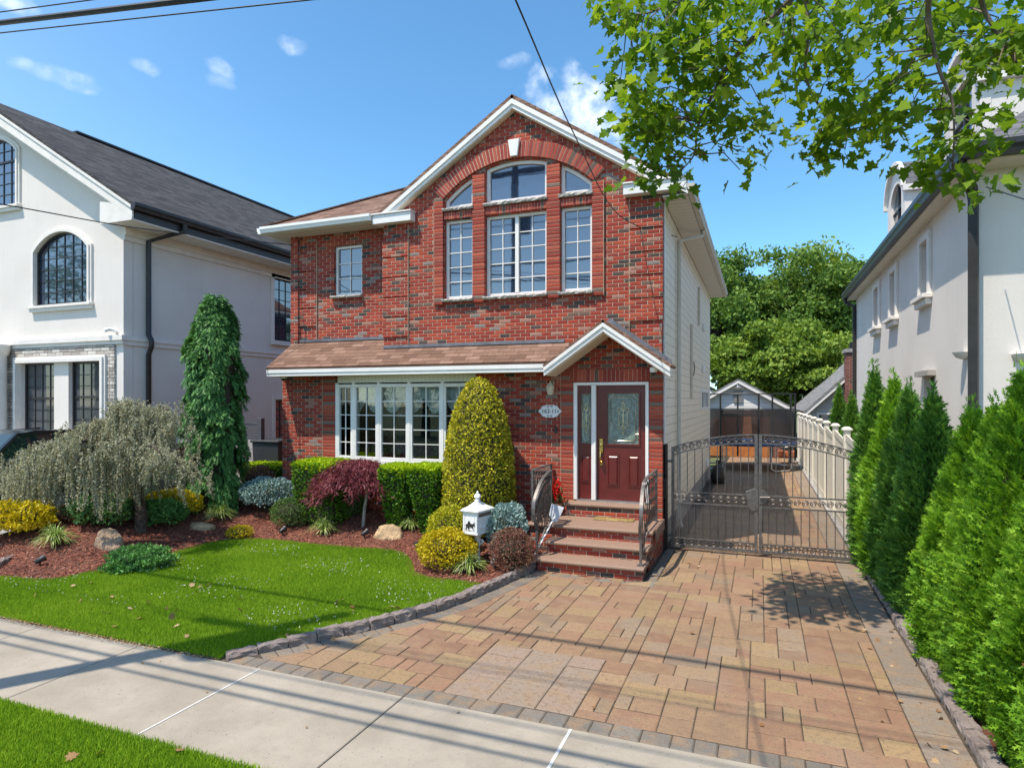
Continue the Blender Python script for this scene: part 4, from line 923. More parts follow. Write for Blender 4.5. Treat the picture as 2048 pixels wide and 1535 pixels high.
P = np.array((pt.x, YG - .35, .90)) + RNG.normal(0, (.07, .05, .10), (240, 3)); leaves_obj('leaves', cards(P, rand_dirs(240), rand_dirs(240), DIAMOND, RNG.uniform(.04, .07, 240)), leafm('geranium_leaf', [(.2, (.04, .09, .02)), (.8, (.10, .18, .04))]), fp)
P = np.array((pt.x + .02, YG - .42, 1.02)) + RNG.normal(0, (.05, .03, .10), (130, 3)); leaves_obj('flowers', cards(P, rand_dirs(130), rand_dirs(130), [(-.5, 0), (-.2, .45), (.3, .4), (.5, 0), (.2, -.45), (-.3, -.4)], RNG.uniform(.03, .055, 130)), leafm('red_petals', [(.2, (.55, .012, .012)), (.8, (.75, .03, .02))], .2), fp)
# wall lantern, house number, doorbell, cameras
p_ = onY(1101, 778, YG - .12); ln = thing('wall_lantern', 'small antique brass lantern on the brick wall above the house number', 'lantern', (p_.x, YG, p_.z))
MB().box(p_.x - .045, p_.x + .045, YG - .03, YG, p_.z + .0, p_.z + .16).tube([(p_.x, YG - .02, p_.z + .10), (p_.x, YG - .08, p_.z + .17), (p_.x, YG - .13, p_.z + .15), (p_.x, YG - .13, p_.z + .10)], .012, 8).build('bracket', plain('antique_brass', (.42, .34, .20), .4, .7), ln)
MB().lathe((p_.x, YG - .13, p_.z - .115), [(.02, 0), (.055, .02), (.078, .16), (.085, .17), (.05, .215), (.02, .235), (.008, .26)], 8).build('lamp_shade', plain('cream_glass', (.55, .50, .38), .3, var=.15, scale=20), ln)
p_ = onY(1100, 822, YG - .02); pq = thing('house_number_plaque', 'white scalloped house number plaque reading 162-11 beside the front door', 'house number', (p_.x, YG, p_.z))
pl = []
for i in range(72):
    t = 2*math.pi*i/72; c_, s_ = math.cos(t), math.sin(t); r_ = 1 + .07 * math.cos(6*t) + (.16 if abs(abs(s_) - 1) < .06 else 0)
    pl.append((p_.x + .205 * r_ * math.copysign(abs(c_)**.8, c_), p_.z + .105 * r_ * s_))
MB().prism(pl, YG - .035, YG - .014).build('plate', WHITE, pq, bevel=.004)
def text(name, body, size, loc, rot, m, parent, depth=.004, align='CENTER'):
    cu_ = bpy.data.curves.new(name, 'FONT'); cu_.body = body; cu_.size = size; cu_.extrude = depth; cu_.align_x = align; cu_.align_y = 'CENTER'
    t = bpy.data.objects.new(name, cu_); link(t); dg = bpy.context.evaluated_depsgraph_get(); me = bpy.data.meshes.new_from_object(t.evaluated_get(dg))
    bpy.data.objects.remove(t); me.materials.clear(); me.materials.append(m); o = link(bpy.data.objects.new(name, me)); o.parent = parent
    o.location = Vector(loc) - ORG[parent.name]; o.rotation_euler = rot; ORG[o.name] = Vector(loc); return o
INK = plain('black_lettering', (.03, .03, .03), .6)
text('lettering', '162-11', .105, (p_.x - .01, YG - .037, p_.z - .002), (R(90), 0, 0), INK, pq)
orn = MB()
for k in (-1, 1): orn.tube(scroll((p_.x + k*.035, YG - .037, p_.z + .085), .022, (k, 0, 0), (0, 0, 1)), .004, 4); orn.tube(scroll((p_.x + k*.03, YG - .037, p_.z - .082), .018, (k, 0, 0), (0, 0, -1)), .004, 4)
orn.box(p_.x + .142, p_.x + .175, YG - .039, YG - .034, p_.z - .02, p_.z + .02); orn.build('ornament', plain('grey_ornament', (.30, .32, .34), .6), pq)
p_ = onY(1112, 859, YG); db = MB().box(p_.x - .025, p_.x + .025, YG - .03, YG, p_.z - .06, p_.z + .06); tag(db.build('doorbell', BLACKM, None, (p_.x, YG, p_.z), bevel=.008), 'black doorbell button box on brick below the number plaque', 'doorbell')
def cam_dome(px, py, Y, label, below=True):
    p_ = onY(px, py, Y); c_ = thing('security_camera', label, 'security camera', p_, 'security cameras')
    MB().lathe((p_.x, p_.y, p_.z - .02), [(.05, 0), (.062, .02), (.062, .075), (.05, .085)], 16).build('base', VINYL, c_)
    MB().lathe((p_.x, p_.y, p_.z - .075), [(.001, 0), (.03, .01), (.046, .035), (.048, .054)], 16).build('lens', BLACKM if below else VINYL, c_); return c_
cam_dome(567, 755, 10.95, 'white dome security camera under the left end of the canopy of the brick house')
cam_dome(1307, 742, 10.72, 'small white security camera under the right eave of the door canopy')
# ---------------- white house on the left ----------------
YL = 11.0; CXL = onY(247, 690, YL).x; XLW = CXL - 8.2
lh = thing('white_house', 'white stucco house with black windows and a charcoal roof left of the brick house', 'house', (CXL - 3, YL, 0))
ev = onY(262, 402, YL - .45); pk = onY(-52, 186, YL - .45)              # rake foot and ridge
EZ = ev.z; PZ = pk.z; PXL = pk.x; SL = (PZ - EZ) / (ev.x - PXL)
zr = lambda x: PZ - SL * abs(x - PXL)
def lr(x0, y0, x1, y1): a = onY(x0, y0, YL); b_ = onY(x1, y1, YL); return rect(a.x, b_.x, min(a.z, b_.z), max(a.z, b_.z))
def arched(r, rise, n=16):
    x0, x1, z0, z1 = r[0][0], r[1][0], r[0][1], r[2][1]; w = (x1 - x0) / 2; Rr = (w*w + rise*rise) / (2*rise); cx = (x0 + x1) / 2; cz_ = z1 - Rr
    return [(x0, z0), (x1, z0)] + [(x0 + (x1 - x0)*(1 - i/n), cz_ + math.sqrt(max(0, Rr*Rr - (x0 + (x1 - x0)*(1 - i/n) - cx)**2))) for i in range(n + 1)]
w1 = arched(lr(72, 472, 179, 604), .46); w2r = lr(-60, 292, 36, 409); w2 = arched(w2r, .42)
g1 = lr(42, 727, 108, 868); g2 = lr(137, 723, 208, 866)
xl2 = 2 * PXL - ev.x
wl = MB().prism([[(2*PXL - CXL, 0), (CXL, 0), (CXL, zr(CXL) - .15), (PXL, PZ - .15), (2*PXL - CXL, zr(CXL) - .15)], w1, w2, g1, g2], YL, YL + .25)
wl.build('front_wall', STUCCO, lh)
sw_ = MB(); s1 = (onX(547, 556, CXL), onX(586, 680, CXL)); s2 = (onX(549, 800, CXL), onX(572, 880, CXL))
W1 = rect(s1[0].y, s1[0].y + 1.25, onX(547, 680, CXL).z, onX(547, 553, CXL).z); W2 = rect(s2[0].y, s2[0].y + 1.2, .8, onX(549, 799, CXL).z)
sw_.prism([rect(YL + .26, 27, 0, zr(CXL) - .2), W1, W2], CXL - .25, CXL, 'x'); sw_.build('side_wall', STUCCO, lh)
MB().box(CXL - 15, CXL - .3, 26.8, 27, 0, zr(CXL) - .3).build('rear_wall', STUCCO, lh)
ro = MB()
for xe in (ev.x + .03, xl2): ro.quadslab([(PXL, YL - .45, PZ), (xe, YL - .45, zr(xe)), (xe, 27.3, zr(xe)), (PXL, 27.3, PZ)], .07)
ro = ro.build('roof', ROOF_DARK, lh)
MB().box(PXL - .12, PXL + .12, 13.2, 27.2, PZ - .02, PZ + .035).build('ridge_vent', BRONZE, ro)
fb = MB()
for sgn in (1, -1):
    xe = PXL + sgn * (ev.x - PXL - .005)
    fb.prism([(PXL, PZ - .08), (xe, zr(xe) - .08), (xe, zr(xe) - .36), (PXL, PZ - .42)], YL - .42, YL - .38)
    fb.prism([(PXL, PZ - .075), (xe, zr(xe) - .075), (xe, zr(xe) - .16), (PXL, PZ - .16)], YL - .45, YL - .422)
    fb.prism([(PXL, PZ - .44), (xe, zr(xe) - .38), (xe, zr(xe) - .41), (PXL, PZ - .47)], YL - .375, YL - .002)
fb.prism([(ev.x - .02, EZ - .08), (ev.x - .02, EZ - .42), (CXL - .25, EZ - .42), (CXL - .25, EZ + .12)], YL - .418, YL - .383)
fb.build('rake_board', STUCCO_TRIM, lh)
MB().box(CXL + .001, ev.x - .01, YL - .37, 27.1, EZ - .42, EZ - .39).build('soffit', STUCCO_TRIM, lh)
MB().box(CXL + .002, CXL + .09, YL - .01, 27, EZ - .60, EZ - .425).box(CXL + .002, CXL + .05, YL - .01, 27, EZ - .72, EZ - .602).build('cornice', STUCCO_TRIM, lh)
gutter_run((ev.x, YL - .46, EZ - .20), (ev.x, 27.2, EZ - .20), (1, 0, 0), 'gutter', BRONZE, lh, .17, .15)
MB().box(ev.x - .03, ev.x - .002, YL - .36, 27.1, EZ - .39, EZ - .05).build('fascia', BRONZE, lh)
a = onX(297, 520, CXL + .08)
MB().tube([(ev.x + .08, a.y + .35, EZ - .2), (ev.x + .08, a.y + .35, EZ - .36), (CXL + .09, a.y, EZ - .62), (CXL + .09, a.y, 4.25), (CXL + .19, a.y, 4.1), (CXL + .19, a.y, 3.95), (CXL + .09, a.y, 3.75), (CXL + .09, a.y, .1)], .062, 10).build('downspout', BRONZE, lh)
BZ = onY(247, 676, YL).z
MB().box(CXL - 8, CXL + .10, YL - .12, YL - .002, BZ - .05, BZ + .07).box(CXL - 8, CXL + .06, YL - .07, YL - .002, BZ - .14, BZ - .052).box(CXL + .002, CXL + .07, YL + .0, 26.9, BZ - .05, BZ + .05).box(CXL + .002, CXL + .04, YL, 26.9, BZ - .16, BZ - .052).build('band_course', STUCCO_TRIM, lh)
def black_window(poly, y, nc, nr, axis='y', mid=None, name='window', glass=GLASS, s=1):
    xs = [p_[0] for p_ in poly]; zs = [p_[1] for p_ in poly]; cx, cz_ = (min(xs) + max(xs))/2, (min(zs) + max(zs))/2; w, h = max(xs) - min(xs), max(zs) - min(zs); k = .05
    inner = [(cx + (px - cx) * (1 - 2*k/w), cz_ + (pz_ - cz_) * (1 - 2*k/h)) for px, pz_ in poly]
    o = MB().prism([poly, inner], y, y + s*.07, axis).build(name, BLACKM, lh if axis == 'y' or s < 0 else lh)
    MB().prism([inner], y + s*.045, y + s*.052, axis).build('pane', glass, o)
    m_ = MB(); top = {}
    def ztop(x):
        b_ = max(zs)
        for p_, q_ in zip(inner, inner[1:] + inner[:1]):
            if abs(p_[0] - q_[0]) > 1e-6 and min(p_[0], q_[0]) - 1e-6 <= x <= max(p_[0], q_[0]) + 1e-6 and (p_[1] + q_[1])/2 > cz_: b_ = p_[1] + (q_[1] - p_[1]) * (x - p_[0]) / (q_[0] - p_[0])
        return b_
    x0, x1, z0, z1 = min(xs) + k, max(xs) - k, min(zs) + k, max(zs) - k
    for i in range(1, nc):
        x = x0 + (x1 - x0) * i / nc; r_ = (x - .009, x + .009, z0, ztop(x)); m_.prism(rect(*r_), y + s*.026, y + s*.044, axis)
    for j in range(1, nr):
        z = z0 + (z1 - z0) * j / nr; ok = [x0 + (x1 - x0) * t / 60 for t in range(61) if ztop(x0 + (x1 - x0) * t / 60) > z]
        wd = .028 if mid == j else .009
        if ok: m_.prism(rect(min(ok), max(ok), z - wd, z + wd), y + s*(.015 if mid == j else .028), y + s*.043, axis)
    m_.build('muntin', BLACKM if mid is None or True else BLACKM, o); return o
def surround(poly, y, w, d, name='window_trim'):
    xs = [p_[0] for p_ in poly]; zs = [p_[1] for p_ in poly]; cx, cz_ = (min(xs)+max(xs))/2, (min(zs)+max(zs))/2; W_, H_ = max(xs)-min(xs), max(zs)-min(zs)
    sc = lambda k: [(cx + (px-cx)*(1+2*k/W_), cz_ + (pz_-cz_)*(1+2*k/H_)) for px, pz_ in poly]
    return MB().prism([sc(w), sc(.0)], y - d, y - .001).prism([sc(w*.55), sc(.001)], y - d*1.6, y - d - .001).build(name, STUCCO_TRIM, lh, bevel=.004)
CURT = plain('net_curtain_behind', (.5, .5, .5), .9)
GLB = glassm('blind_glass', (.075, .08, .085), 1.65)
black_window(w1, YL + .03, 6, 6); surround(w1, YL, .13, .05)
black_window(w2, YL + .03, 6, 6, mid=4); surround(w2, YL, .13, .05)
black_window(g1, YL + .10, 4, 6, mid=3, glass=GLB); black_window(g2, YL + .10, 4, 6, mid=3, glass=GLB)
for Wq in (W1, W2):
    o = black_window(Wq, CXL - .03, 4, 6, 'x', s=-1); y0_, y1_, z0_, z1_ = Wq[0][0], Wq[1][0], Wq[0][1], Wq[2][1]
    MB().prism([rect(y0_ - .13, y1_ + .13, z0_ - .13, z1_ + .13), rect(y0_, y1_, z0_, z1_)], CXL + .001, CXL + .05, 'x').build('window_trim', STUCCO_TRIM, o, bevel=.004); MB().box(CXL + .051, CXL + .11, y0_ - .17, y1_ + .17, z0_ - .14, z0_ - .05).build('window_sill', STUCCO_TRIM, o)
def sill_box(x0, x1, z, y, d=.13, h=.15): return MB().box(x0, x1, y - d, y - .001, z - h*.45, z).box(x0 + .03, x1 - .03, y - d*.7, y - .001, z - h, z - h*.46).build('window_sill', STUCCO_TRIM, lh, bevel=.006)
sill_box(w1[0][0] - .17, w1[1][0] + .17, w1[0][1] - .01, YL); sill_box(w2[0][0] - .17, w2[1][0] + .17, w2[0][1] - .01, YL)
gz1, gz0 = g1[2][1], g1[0][1]
MB().prism([rect(g1[0][0] - .17, g2[1][0] + .17, gz0 - .2, gz1 + .16), rect(g1[0][0] - .02, g2[1][0] + .02, gz0 - .02, gz1 + .0)], YL - .10, YL - .001).prism([rect(g1[0][0] - .11, g2[1][0] + .11, gz0 - .12, gz1 + .10), rect(g1[0][0] - .02, g2[1][0] + .02, gz0 - .02, gz1)], YL - .14, YL - .101).build('window_trim', STUCCO_TRIM, lh, bevel=.005)
def stack_mat(nt, b):
    t = tiles(nt, .30, .085, .43); n = NOISE(nt, t['o'], 18, 6, .7)
    c = RAMP(nt, M(nt, 'ADD', M(nt, 'MULTIPLY', t['r1'], .6), M(nt, 'MULTIPLY', n, .4)), [(.2, (.36, .32, .28)), (.5, (.58, .53, .47)), (.8, (.74, .69, .62))])
    e = MR(nt, t['d'], 0, .008); c = MIX(nt, e, (.10, .09, .085), c); nt.links.new(c, b.inputs['Base Color']); b.inputs['Roughness'].default_value = .9
    bump(nt, b, M(nt, 'ADD', M(nt, 'MULTIPLY', e, .6), M(nt, 'ADD', t['r2'], n)), .05)
v0 = onY(16, 800, YL).x; v1 = onY(232, 700, YL).x
MB().prism([rect(v0, v1, .3, BZ - .16), rect(g1[0][0] - .172, g2[1][0] + .172, gz0 - .202, gz1 + .162)], YL - .05, YL - .001).build('stone_veneer', mat('stacked_stone', stack_mat), lh)
c0 = onY(2, 700, YL - .3); MB().lathe((c0.x - .16, YL - .35, 0), [(.30, 0), (.30, .2), (.26, .25), (.25, BZ - .35), (.30, BZ - .3), (.33, BZ - .15), (.33, BZ - .05)], 28).build('column', STUCCO_TRIM, lh)
# flood lamp and camera
p_ = onX(268, 428, CXL + .2); fl_ = thing('flood_light', 'white twin flood lamp under the soffit corner of the white left house', 'lamp', p_)
MB().lathe((p_.x, p_.y, p_.z + .06), [(.06, 0), (.06, .05)], 14).build('base', VINYL, fl_)
for k in (-.09, .09): MB().box(p_.x - .06, p_.x + .06, p_.y + k - .075, p_.y + k + .075, p_.z - .06, p_.z + .05).build('lamp_head', CREAM, fl_, bevel=.015)
p_ = onY(226, 660, YL - .1); cw = thing('security_camera', 'white bullet camera on the wall above the stone veneer of the left house', 'security camera', (p_.x, YL, p_.z), 'security cameras')
MB().lathe((p_.x, YL - .03, p_.z - .05), [(.05, 0), (.05, .03)], 14).build('base', VINYL, cw); MB().tube([(p_.x, YL - .02, p_.z), (p_.x - .06, YL - .14, p_.z + .02), (p_.x - .14, YL - .2, p_.z - .01)], [.02, .045, .05], 12).build('lens', VINYL, cw)

# ---------------- white house on the right ----------------
XH = 3.0; YR = 11.25; YB = 24.0
rh = thing('white_house', 'white stucco house with slate roof and barrel dormers behind the hedge on the right', 'house', (XH + 3, YR, 0))
RZ = 6.02
def rw(px0, py0, px1, py1): a = onX(px0, py0, XH); b_ = onX(px1, py1, XH); return rect(b_.y, a.y, min(a.z, b_.z), max(a.z, b_.z))
def yz(px0, px1, pyt, pyb):
    a = onX(px0, pyt, XH); b_ = onX(px1, pyt, XH); c_ = onX((px0+px1)/2, pyb, XH); t_ = onX((px0+px1)/2, pyt, XH); return (b_.y, a.y, c_.z, t_.z)
wins = [yz(1841, 1864, 462, 600), yz(1781, 1797, 530, 642), yz(1749, 1762, 565, 660)]
zt_, zb_ = wins[1][3], wins[1][2]
holes = [rect(a + .15, b_ - .15, z0 + .1, min(z1 - .08, RZ - .35)) for a, b_, z0, z1 in wins]
gw = yz(1848, 1869, 752, 850); holes.append(rect(gw[0], gw[1], gw[2], gw[3]))
MB().prism([rect(YR, YB, 0, RZ)] + holes, XH, XH + .3, 'x').box(XH + .3001, 16, YR, YR + .3, 0, RZ - .01).box(XH + .31, 16, YB - .3, YB - .01, 0, RZ - .01).build('wall', STUCCO, rh)
for h_, (a, b_, z0, z1) in zip(holes, wins):
    o = MB().prism([h_, [(p_[0] + (.05 if i in (0, 3) else -.05), p_[1] + (.05 if i < 2 else -.05)) for i, p_ in enumerate(h_)]], XH + .16, XH + .24, 'x').build('window', BLACKM, rh)
    MB().prism([h_], XH + .20, XH + .21, 'x').build('pane', GLASS, o)
    t_ = [(h_[0][0] - .16, h_[0][1] - .03), (h_[1][0] + .16, h_[0][1] - .03), (h_[1][0] + .16, h_[2][1] + .14), (h_[0][0] - .16, h_[2][1] + .14)]
    MB().prism([t_, h_], XH - .06, XH - .001, 'x').build('window_trim', STUCCO_TRIM, o, bevel=.006)
    MB().box(XH - .17, XH - .001, t_[0][0] - .05, t_[1][0] + .05, t_[0][1] - .08, t_[0][1] - .002).box(XH - .11, XH - .001, t_[0][0], t_[1][0], t_[0][1] - .2, t_[0][1] - .082).build('sill', STUCCO_TRIM, o, bevel=.006)
h_ = holes[3]; o = MB().prism([h_, off_rect(h_, .06)], XH + .12, XH + .2, 'x').build('window', BLACKM, rh); MB().prism([h_], XH + .16, XH + .17, 'x').build('pane', GLASS, o)
m_ = MB(); c_ = (h_[0][0] + h_[1][0])/2; m_.box(XH + .13, XH + .158, c_ - .02, c_ + .02, h_[0][1], h_[2][1]); zc = h_[0][1] + (h_[2][1] - h_[0][1])*.55; m_.box(XH + .13, XH + .159, h_[0][0], h_[1][0], zc - .03, zc + .03); m_.build('muntin', BLACKM, o)
MB().box(XH - .14, XH - .001, h_[0][0] - .12, h_[1][0] + .12, h_[2][1] + .002, h_[2][1] + .10).build('lintel', plain('taupe_trim', (.35, .33, .30), .8), o)
XE, YE = 2.72, 10.72; pr = .78
rz2 = lambda d: RZ + .16 + pr * d
RD = 5.2
rr_ = MB().quadslab([(XE, YE, rz2(0)), (XE + RD, YE + RD, rz2(RD)), (XE + RD, YB + .3 - RD, rz2(RD)), (XE, YB + .3, rz2(0))], .07).quadslab([(XE, YE, rz2(0)), (14, YE, rz2(0)), (14, YE + RD, rz2(RD)), (XE + RD, YE + RD, rz2(RD))], .07)
rr_.build('roof', ROOF_SLATE, rh)
MB().box(XE + .02, XH - .002, YE + .02, YB + .25, RZ - .04, RZ - .012).box(XH, 14, YE + .02, YR - .002, RZ - .04, RZ - .012).build('soffit', CREAM, rh)
gutter_run((XE + .02, YE - .05, RZ - .02), (XE + .02, YB + .3, RZ - .02), (-1, 0, 0), 'gutter', BRONZE, rh, .20, .16)
gutter_run((XE - .1, YE + .02, RZ - .021), (14, YE + .02, RZ - .021), (0, -1, 0), 'gutter', BRONZE, rh, .20, .16)
MB().tube([(XE - .02, YE + .12, RZ + .02), (XE - .02, YE + .12, RZ - .16), (XH - .1, YR - .09, RZ - .32), (XH - .08, YR - .085, RZ - .5), (XH - .08, YR - .085, .1)], .085, 4).build('downspout', BRONZE, rh)
a = onX(1716, 700, XH); MB().tube([(XE - .05, YB + .1, RZ), (XE, YB + .1, RZ - .15), (XH - .07, YB - .1, RZ - .3), (XH - .07, YB - .1, .1)], .06, 8).build('downspout', BRONZE, rh)
p_ = onY(2003, 370, YR); MB().tube(oval(0, 0, .001, .001)[:2], .001, 3) if False else None
def dormer(y0, y1, x0, z0, z1):
    n = 20; cy = (y0 + y1)/2; hw = (y1 - y0)/2; pr_ = [(y0, z0), (y1, z0)] + [(cy + hw*math.cos(math.pi*i/n), z1 + hw*.72*math.sin(math.pi*i/n)) for i in range(n + 1)]
    ins_ = .42; iw = hw - ins_; wp = [(cy - iw, z0 + .35), (cy + iw, z0 + .35)] + [(cy + iw*math.cos(math.pi*i/12), z1 - .05 + iw*.6*math.sin(math.pi*i/12)) for i in range(13)]
    o = MB().prism([pr_, wp], x0, x0 + .15, 'x').box(x0 + .151, x0 + 4, y0 + .01, y0 + .15, z0 - .5, z1).box(x0 + .151, x0 + 4, y1 - .15, y1 - .01, z0 - .5, z1).build('dormer', STUCCO, rh)
    rim = [(cy + (hw + k)*math.cos(math.pi*i/n), z1 + (hw + k)*.74*math.sin(math.pi*i/n)) for k, rng in ((.10, range(n + 1)), (-.02, range(n, -1, -1))) for i in rng]
    MB().prism(rim, x0 - .10, x0 - .002, 'x').build('arch_trim', STUCCO_TRIM, o)
    cs_ = [(cy + (hw + .06)*math.cos(math.pi*i/n), z1 + .005 + (hw + .06)*.73*math.sin(math.pi*i/n)) for i in range(n + 1)]
    ci = [(cy + (hw + .0)*math.cos(math.pi*i/n), z1 + .003 + (hw + .0)*.72*math.sin(math.pi*i/n)) for i in range(n, -1, -1)]
    MB().prism(cs_ + ci, x0 - .001, x0 + 4.2, 'x').build('barrel_roof', ROOF_SLATE, o)
    MB().box(x0 - .06, x0 + 4, y0 - .1, y0 - .001, z1 - .12, z1 + .02).build('eave_trim', STUCCO_TRIM, o)
    MB().prism([wp], x0 + .09, x0 + .10, 'x').build('pane', GLASS, o)
    m_ = MB().box(x0 + .05, x0 + .088, cy - .025, cy + .025, z0 + .36, z1 + iw*.5)
    for zz in (z0 + .75, z0 + 1.15): m_.box(x0 + .052, x0 + .087, cy - iw, cy + iw, zz - .02, zz + .02)
    m_.build('muntin', BLACKM, o)
dormer(17.7, 19.9, 3.25, 6.35, 7.75); dormer(12.1, 14.2, 3.25, 6.35, 7.75)
def sconce(px, py, x, y, label):
    s_ = thing('wall_sconce', label, 'wall lamp', (x, y, onX(px, py, x).z if y is None else 0)) if False else None
for px, py0, py1, lab in ((1933, 708, 716, 'half moon white uplight on the side wall of the right house near its downspout'),):
    p_ = onX(px, py0, XH); s_ = thing('wall_sconce', lab, 'wall lamp', (XH, p_.y, p_.z))
    MB().lathe((XH - .04, p_.y, p_.z - .08), [(.02, 0), (.10, .03), (.14, .09), (.15, .11), (.13, .11)], 16).build('lamp_shade', STUCCO_TRIM, s_); MB().box(XH - .03, XH - .001, p_.y - .05, p_.y + .05, p_.z - .06, p_.z + .01).build('backplate', STUCCO_TRIM, s_)
p_ = onY(2046, 712, YR); s_ = thing('wall_sconce', 'white uplight on the front wall of the right house at the picture edge', 'wall lamp', (p_.x, YR, p_.z))
MB().lathe((p_.x, YR - .04, p_.z - .08), [(.02, 0), (.10, .03), (.14, .09), (.15, .11), (.13, .11)], 16).build('lamp_shade', STUCCO_TRIM, s_); MB().box(p_.x - .05, p_.x + .05, YR - .03, YR - .001, p_.z - .06, p_.z + .01).build('backplate', STUCCO_TRIM, s_)

# ---------------- gate, fence, things at the back ----------------
YT = 11.35
gx = [onY(p_, 1000, YT).x for p_ in (1343, 1513, 1520, 1708)]
gzl, gzc, gzr = onY(1343, 892, YT).z, onY(1516, 868, YT).z, onY(1708, 905, YT).z
GX0, GX1, GXM = gx[0], gx[3], (gx[1] + gx[2]) / 2; ge = (gzl + gzr) / 2
gtop = lambda x: gzc - (gzc - ge) * abs((x - GXM) / (GX1 - GXM)) ** 2
def mesh_mat(nt, b):
    o = objc(nt); s = N(nt, 'ShaderNodeSeparateXYZ'); nt.links.new(o, s.inputs[0]); k = .026
    a = M(nt, 'FRACT', M(nt, 'DIVIDE', M(nt, 'ADD', s.outputs[0], s.outputs[2]), k)); c = M(nt, 'FRACT', M(nt, 'DIVIDE', M(nt, 'SUBTRACT', s.outputs[0], s.outputs[2]), k))
    f = M(nt, 'MAXIMUM', M(nt, 'LESS_THAN', a, .16), M(nt, 'LESS_THAN', c, .16))
    b.inputs['Base Color'].default_value = (.20, .18, .17, 1); b.inputs['Metallic'].default_value = .5; nt.links.new(f, b.inputs['Alpha'])
WIREM = mat('wire_mesh', mesh_mat)
def gate_leaf(x0, x1, label, lock):
    gt = thing('gate_leaf', label, 'gate', ((x0 + x1)/2, YT, 0), 'driveway gate leaves'); mb, md = onY(1430, 986, YT).z, onY(1430, 1005, YT).z; zb = .05
    f = MB(); n = 14
    for x in (x0 + .025, x1 - .025): f.bar((x, YT, zb), (x, YT, gtop(x)), .05, .05, up=(0, 1, 0))
    for dz_ in (0, -.135):
        for i in range(n): xa, xb = x0 + (x1-x0)*i/n, x0 + (x1-x0)*(i+1)/n; f.bar((xa, YT, gtop(xa) + dz_ - .01), (xb, YT, gtop(xb) + dz_ - .01), .035 if dz_ == 0 else .028, .02, up=(0, 0, 1))
    for z in (mb, md - .03, zb + .03, zb + .16): f.bar((x0, YT, z), (x1, YT, z), .03, .022 if z != zb + .03 else .05)
    f.build('frame', IRON, gt)
    for lo in (lambda x: gtop(x) - .078, lambda x: (mb + md - .03)/2, lambda x: zb + .097):
        s_ = MB(); k = 11
        for i in range(k): x = x0 + .1 + (x1 - x0 - .2) * i / (k - 1); s_.tube(scroll((x, YT, lo(x)), .056, (1, 0, 0), (0, 0, 1), 1.7, 20), .008, 4)
        s_.build('scroll_band', IRON, gt)
    for i in range(10):
        x = x0 + .05 + (x1 - x0 - .1) * (i + .75) / 10.5
        for za, zc_ in ((zb + .16, md - .03), (mb, gtop(x) - .145)):
            MB().tube([(x, YT, za), (x, YT, zc_)], .0075, 6).build('picket', IRON, gt)
    MB().add([(x0 + .05, YT + .014, zb + .17), (x1 - .05, YT + .014, zb + .17), (x1 - .05, YT + .014, md - .04), (x0 + .05, YT + .014, md - .04)], [(0, 1, 2, 3)]).build('mesh_panel', WIREM, gt)
    xm = x1 if lock > 0 else x0
    if lock > 0: MB().prism([(xm - .15, mb - .20), (xm - .08, mb - .25), (xm + .01, mb - .24), (xm + .01, mb + .08), (xm - .05, mb + .12), (xm - .14, mb + .08), (xm - .19, mb + .06), (xm - .17, mb - .06)], YT - .04, YT - .028).build('lock_plate', IRON, gt, bevel=.004)
    else: MB().prism([(xm, mb - .14), (xm + .12, mb - .1), (xm + .16, mb), (xm + .1, mb + .09), (xm, mb + .12)], YT - .04, YT - .028).tube([(xm + .02, YT - .06, mb - .02), (xm + .17, YT - .07, mb - .01)], .014, 6).build('latch', IRON, gt)
gate_leaf(GX0, GXM - .008, 'left leaf of the grey iron driveway gate, hinged beside the brick house', 1)
gate_leaf(GXM + .008, GX1, 'right leaf of the grey iron driveway gate, hinged beside the hedge', -1)
def gpost(x, z, label, m, w):
    g_ = thing('gate_post', label, 'gate post', (x, YT, 0)); MB().box(x - w, x + w, YT - w, YT + w, 0, z).build('post', m, g_, bevel=.006); h_ = MB(); d_ = 1 if x < 0 else -1
    for zz in (.25, z - .3): h_.tube([(x + d_*w, YT, zz), (x + d_*(w + .08), YT, zz)], .022, 8)
    h_.build('hinge', IRON, g_); return g_
gl = gpost(GX0 - .115, onY(1331, 887, YT).z, 'black square gate post against the corner of the brick house', BLACKM, .05)
MB().box(GX0 - .16, GX0 - .07, YT - .14, YT - .055, .9, 1.25).build('opener_box', BLACKM, gl, bevel=.01)
gpost(GX1 + .075, 1.72, 'grey iron gate post at the hedge end of the driveway gate', IRON, .04)
fp_ = [onX(px, py, 1.56).y for px, py in ((1685, 856), (1662, 843), (1641, 833), (1624, 827))]
FENCE = plain('cream_vinyl_fence', (.66, .63, .55), .5, var=.05)
fn = thing('vinyl_fence', 'cream vinyl privacy fence with capped posts along the right side of the back driveway', 'fence', (1.56, 20, 0))
fy = [11.75 + 2.02 * i for i in range(10)]
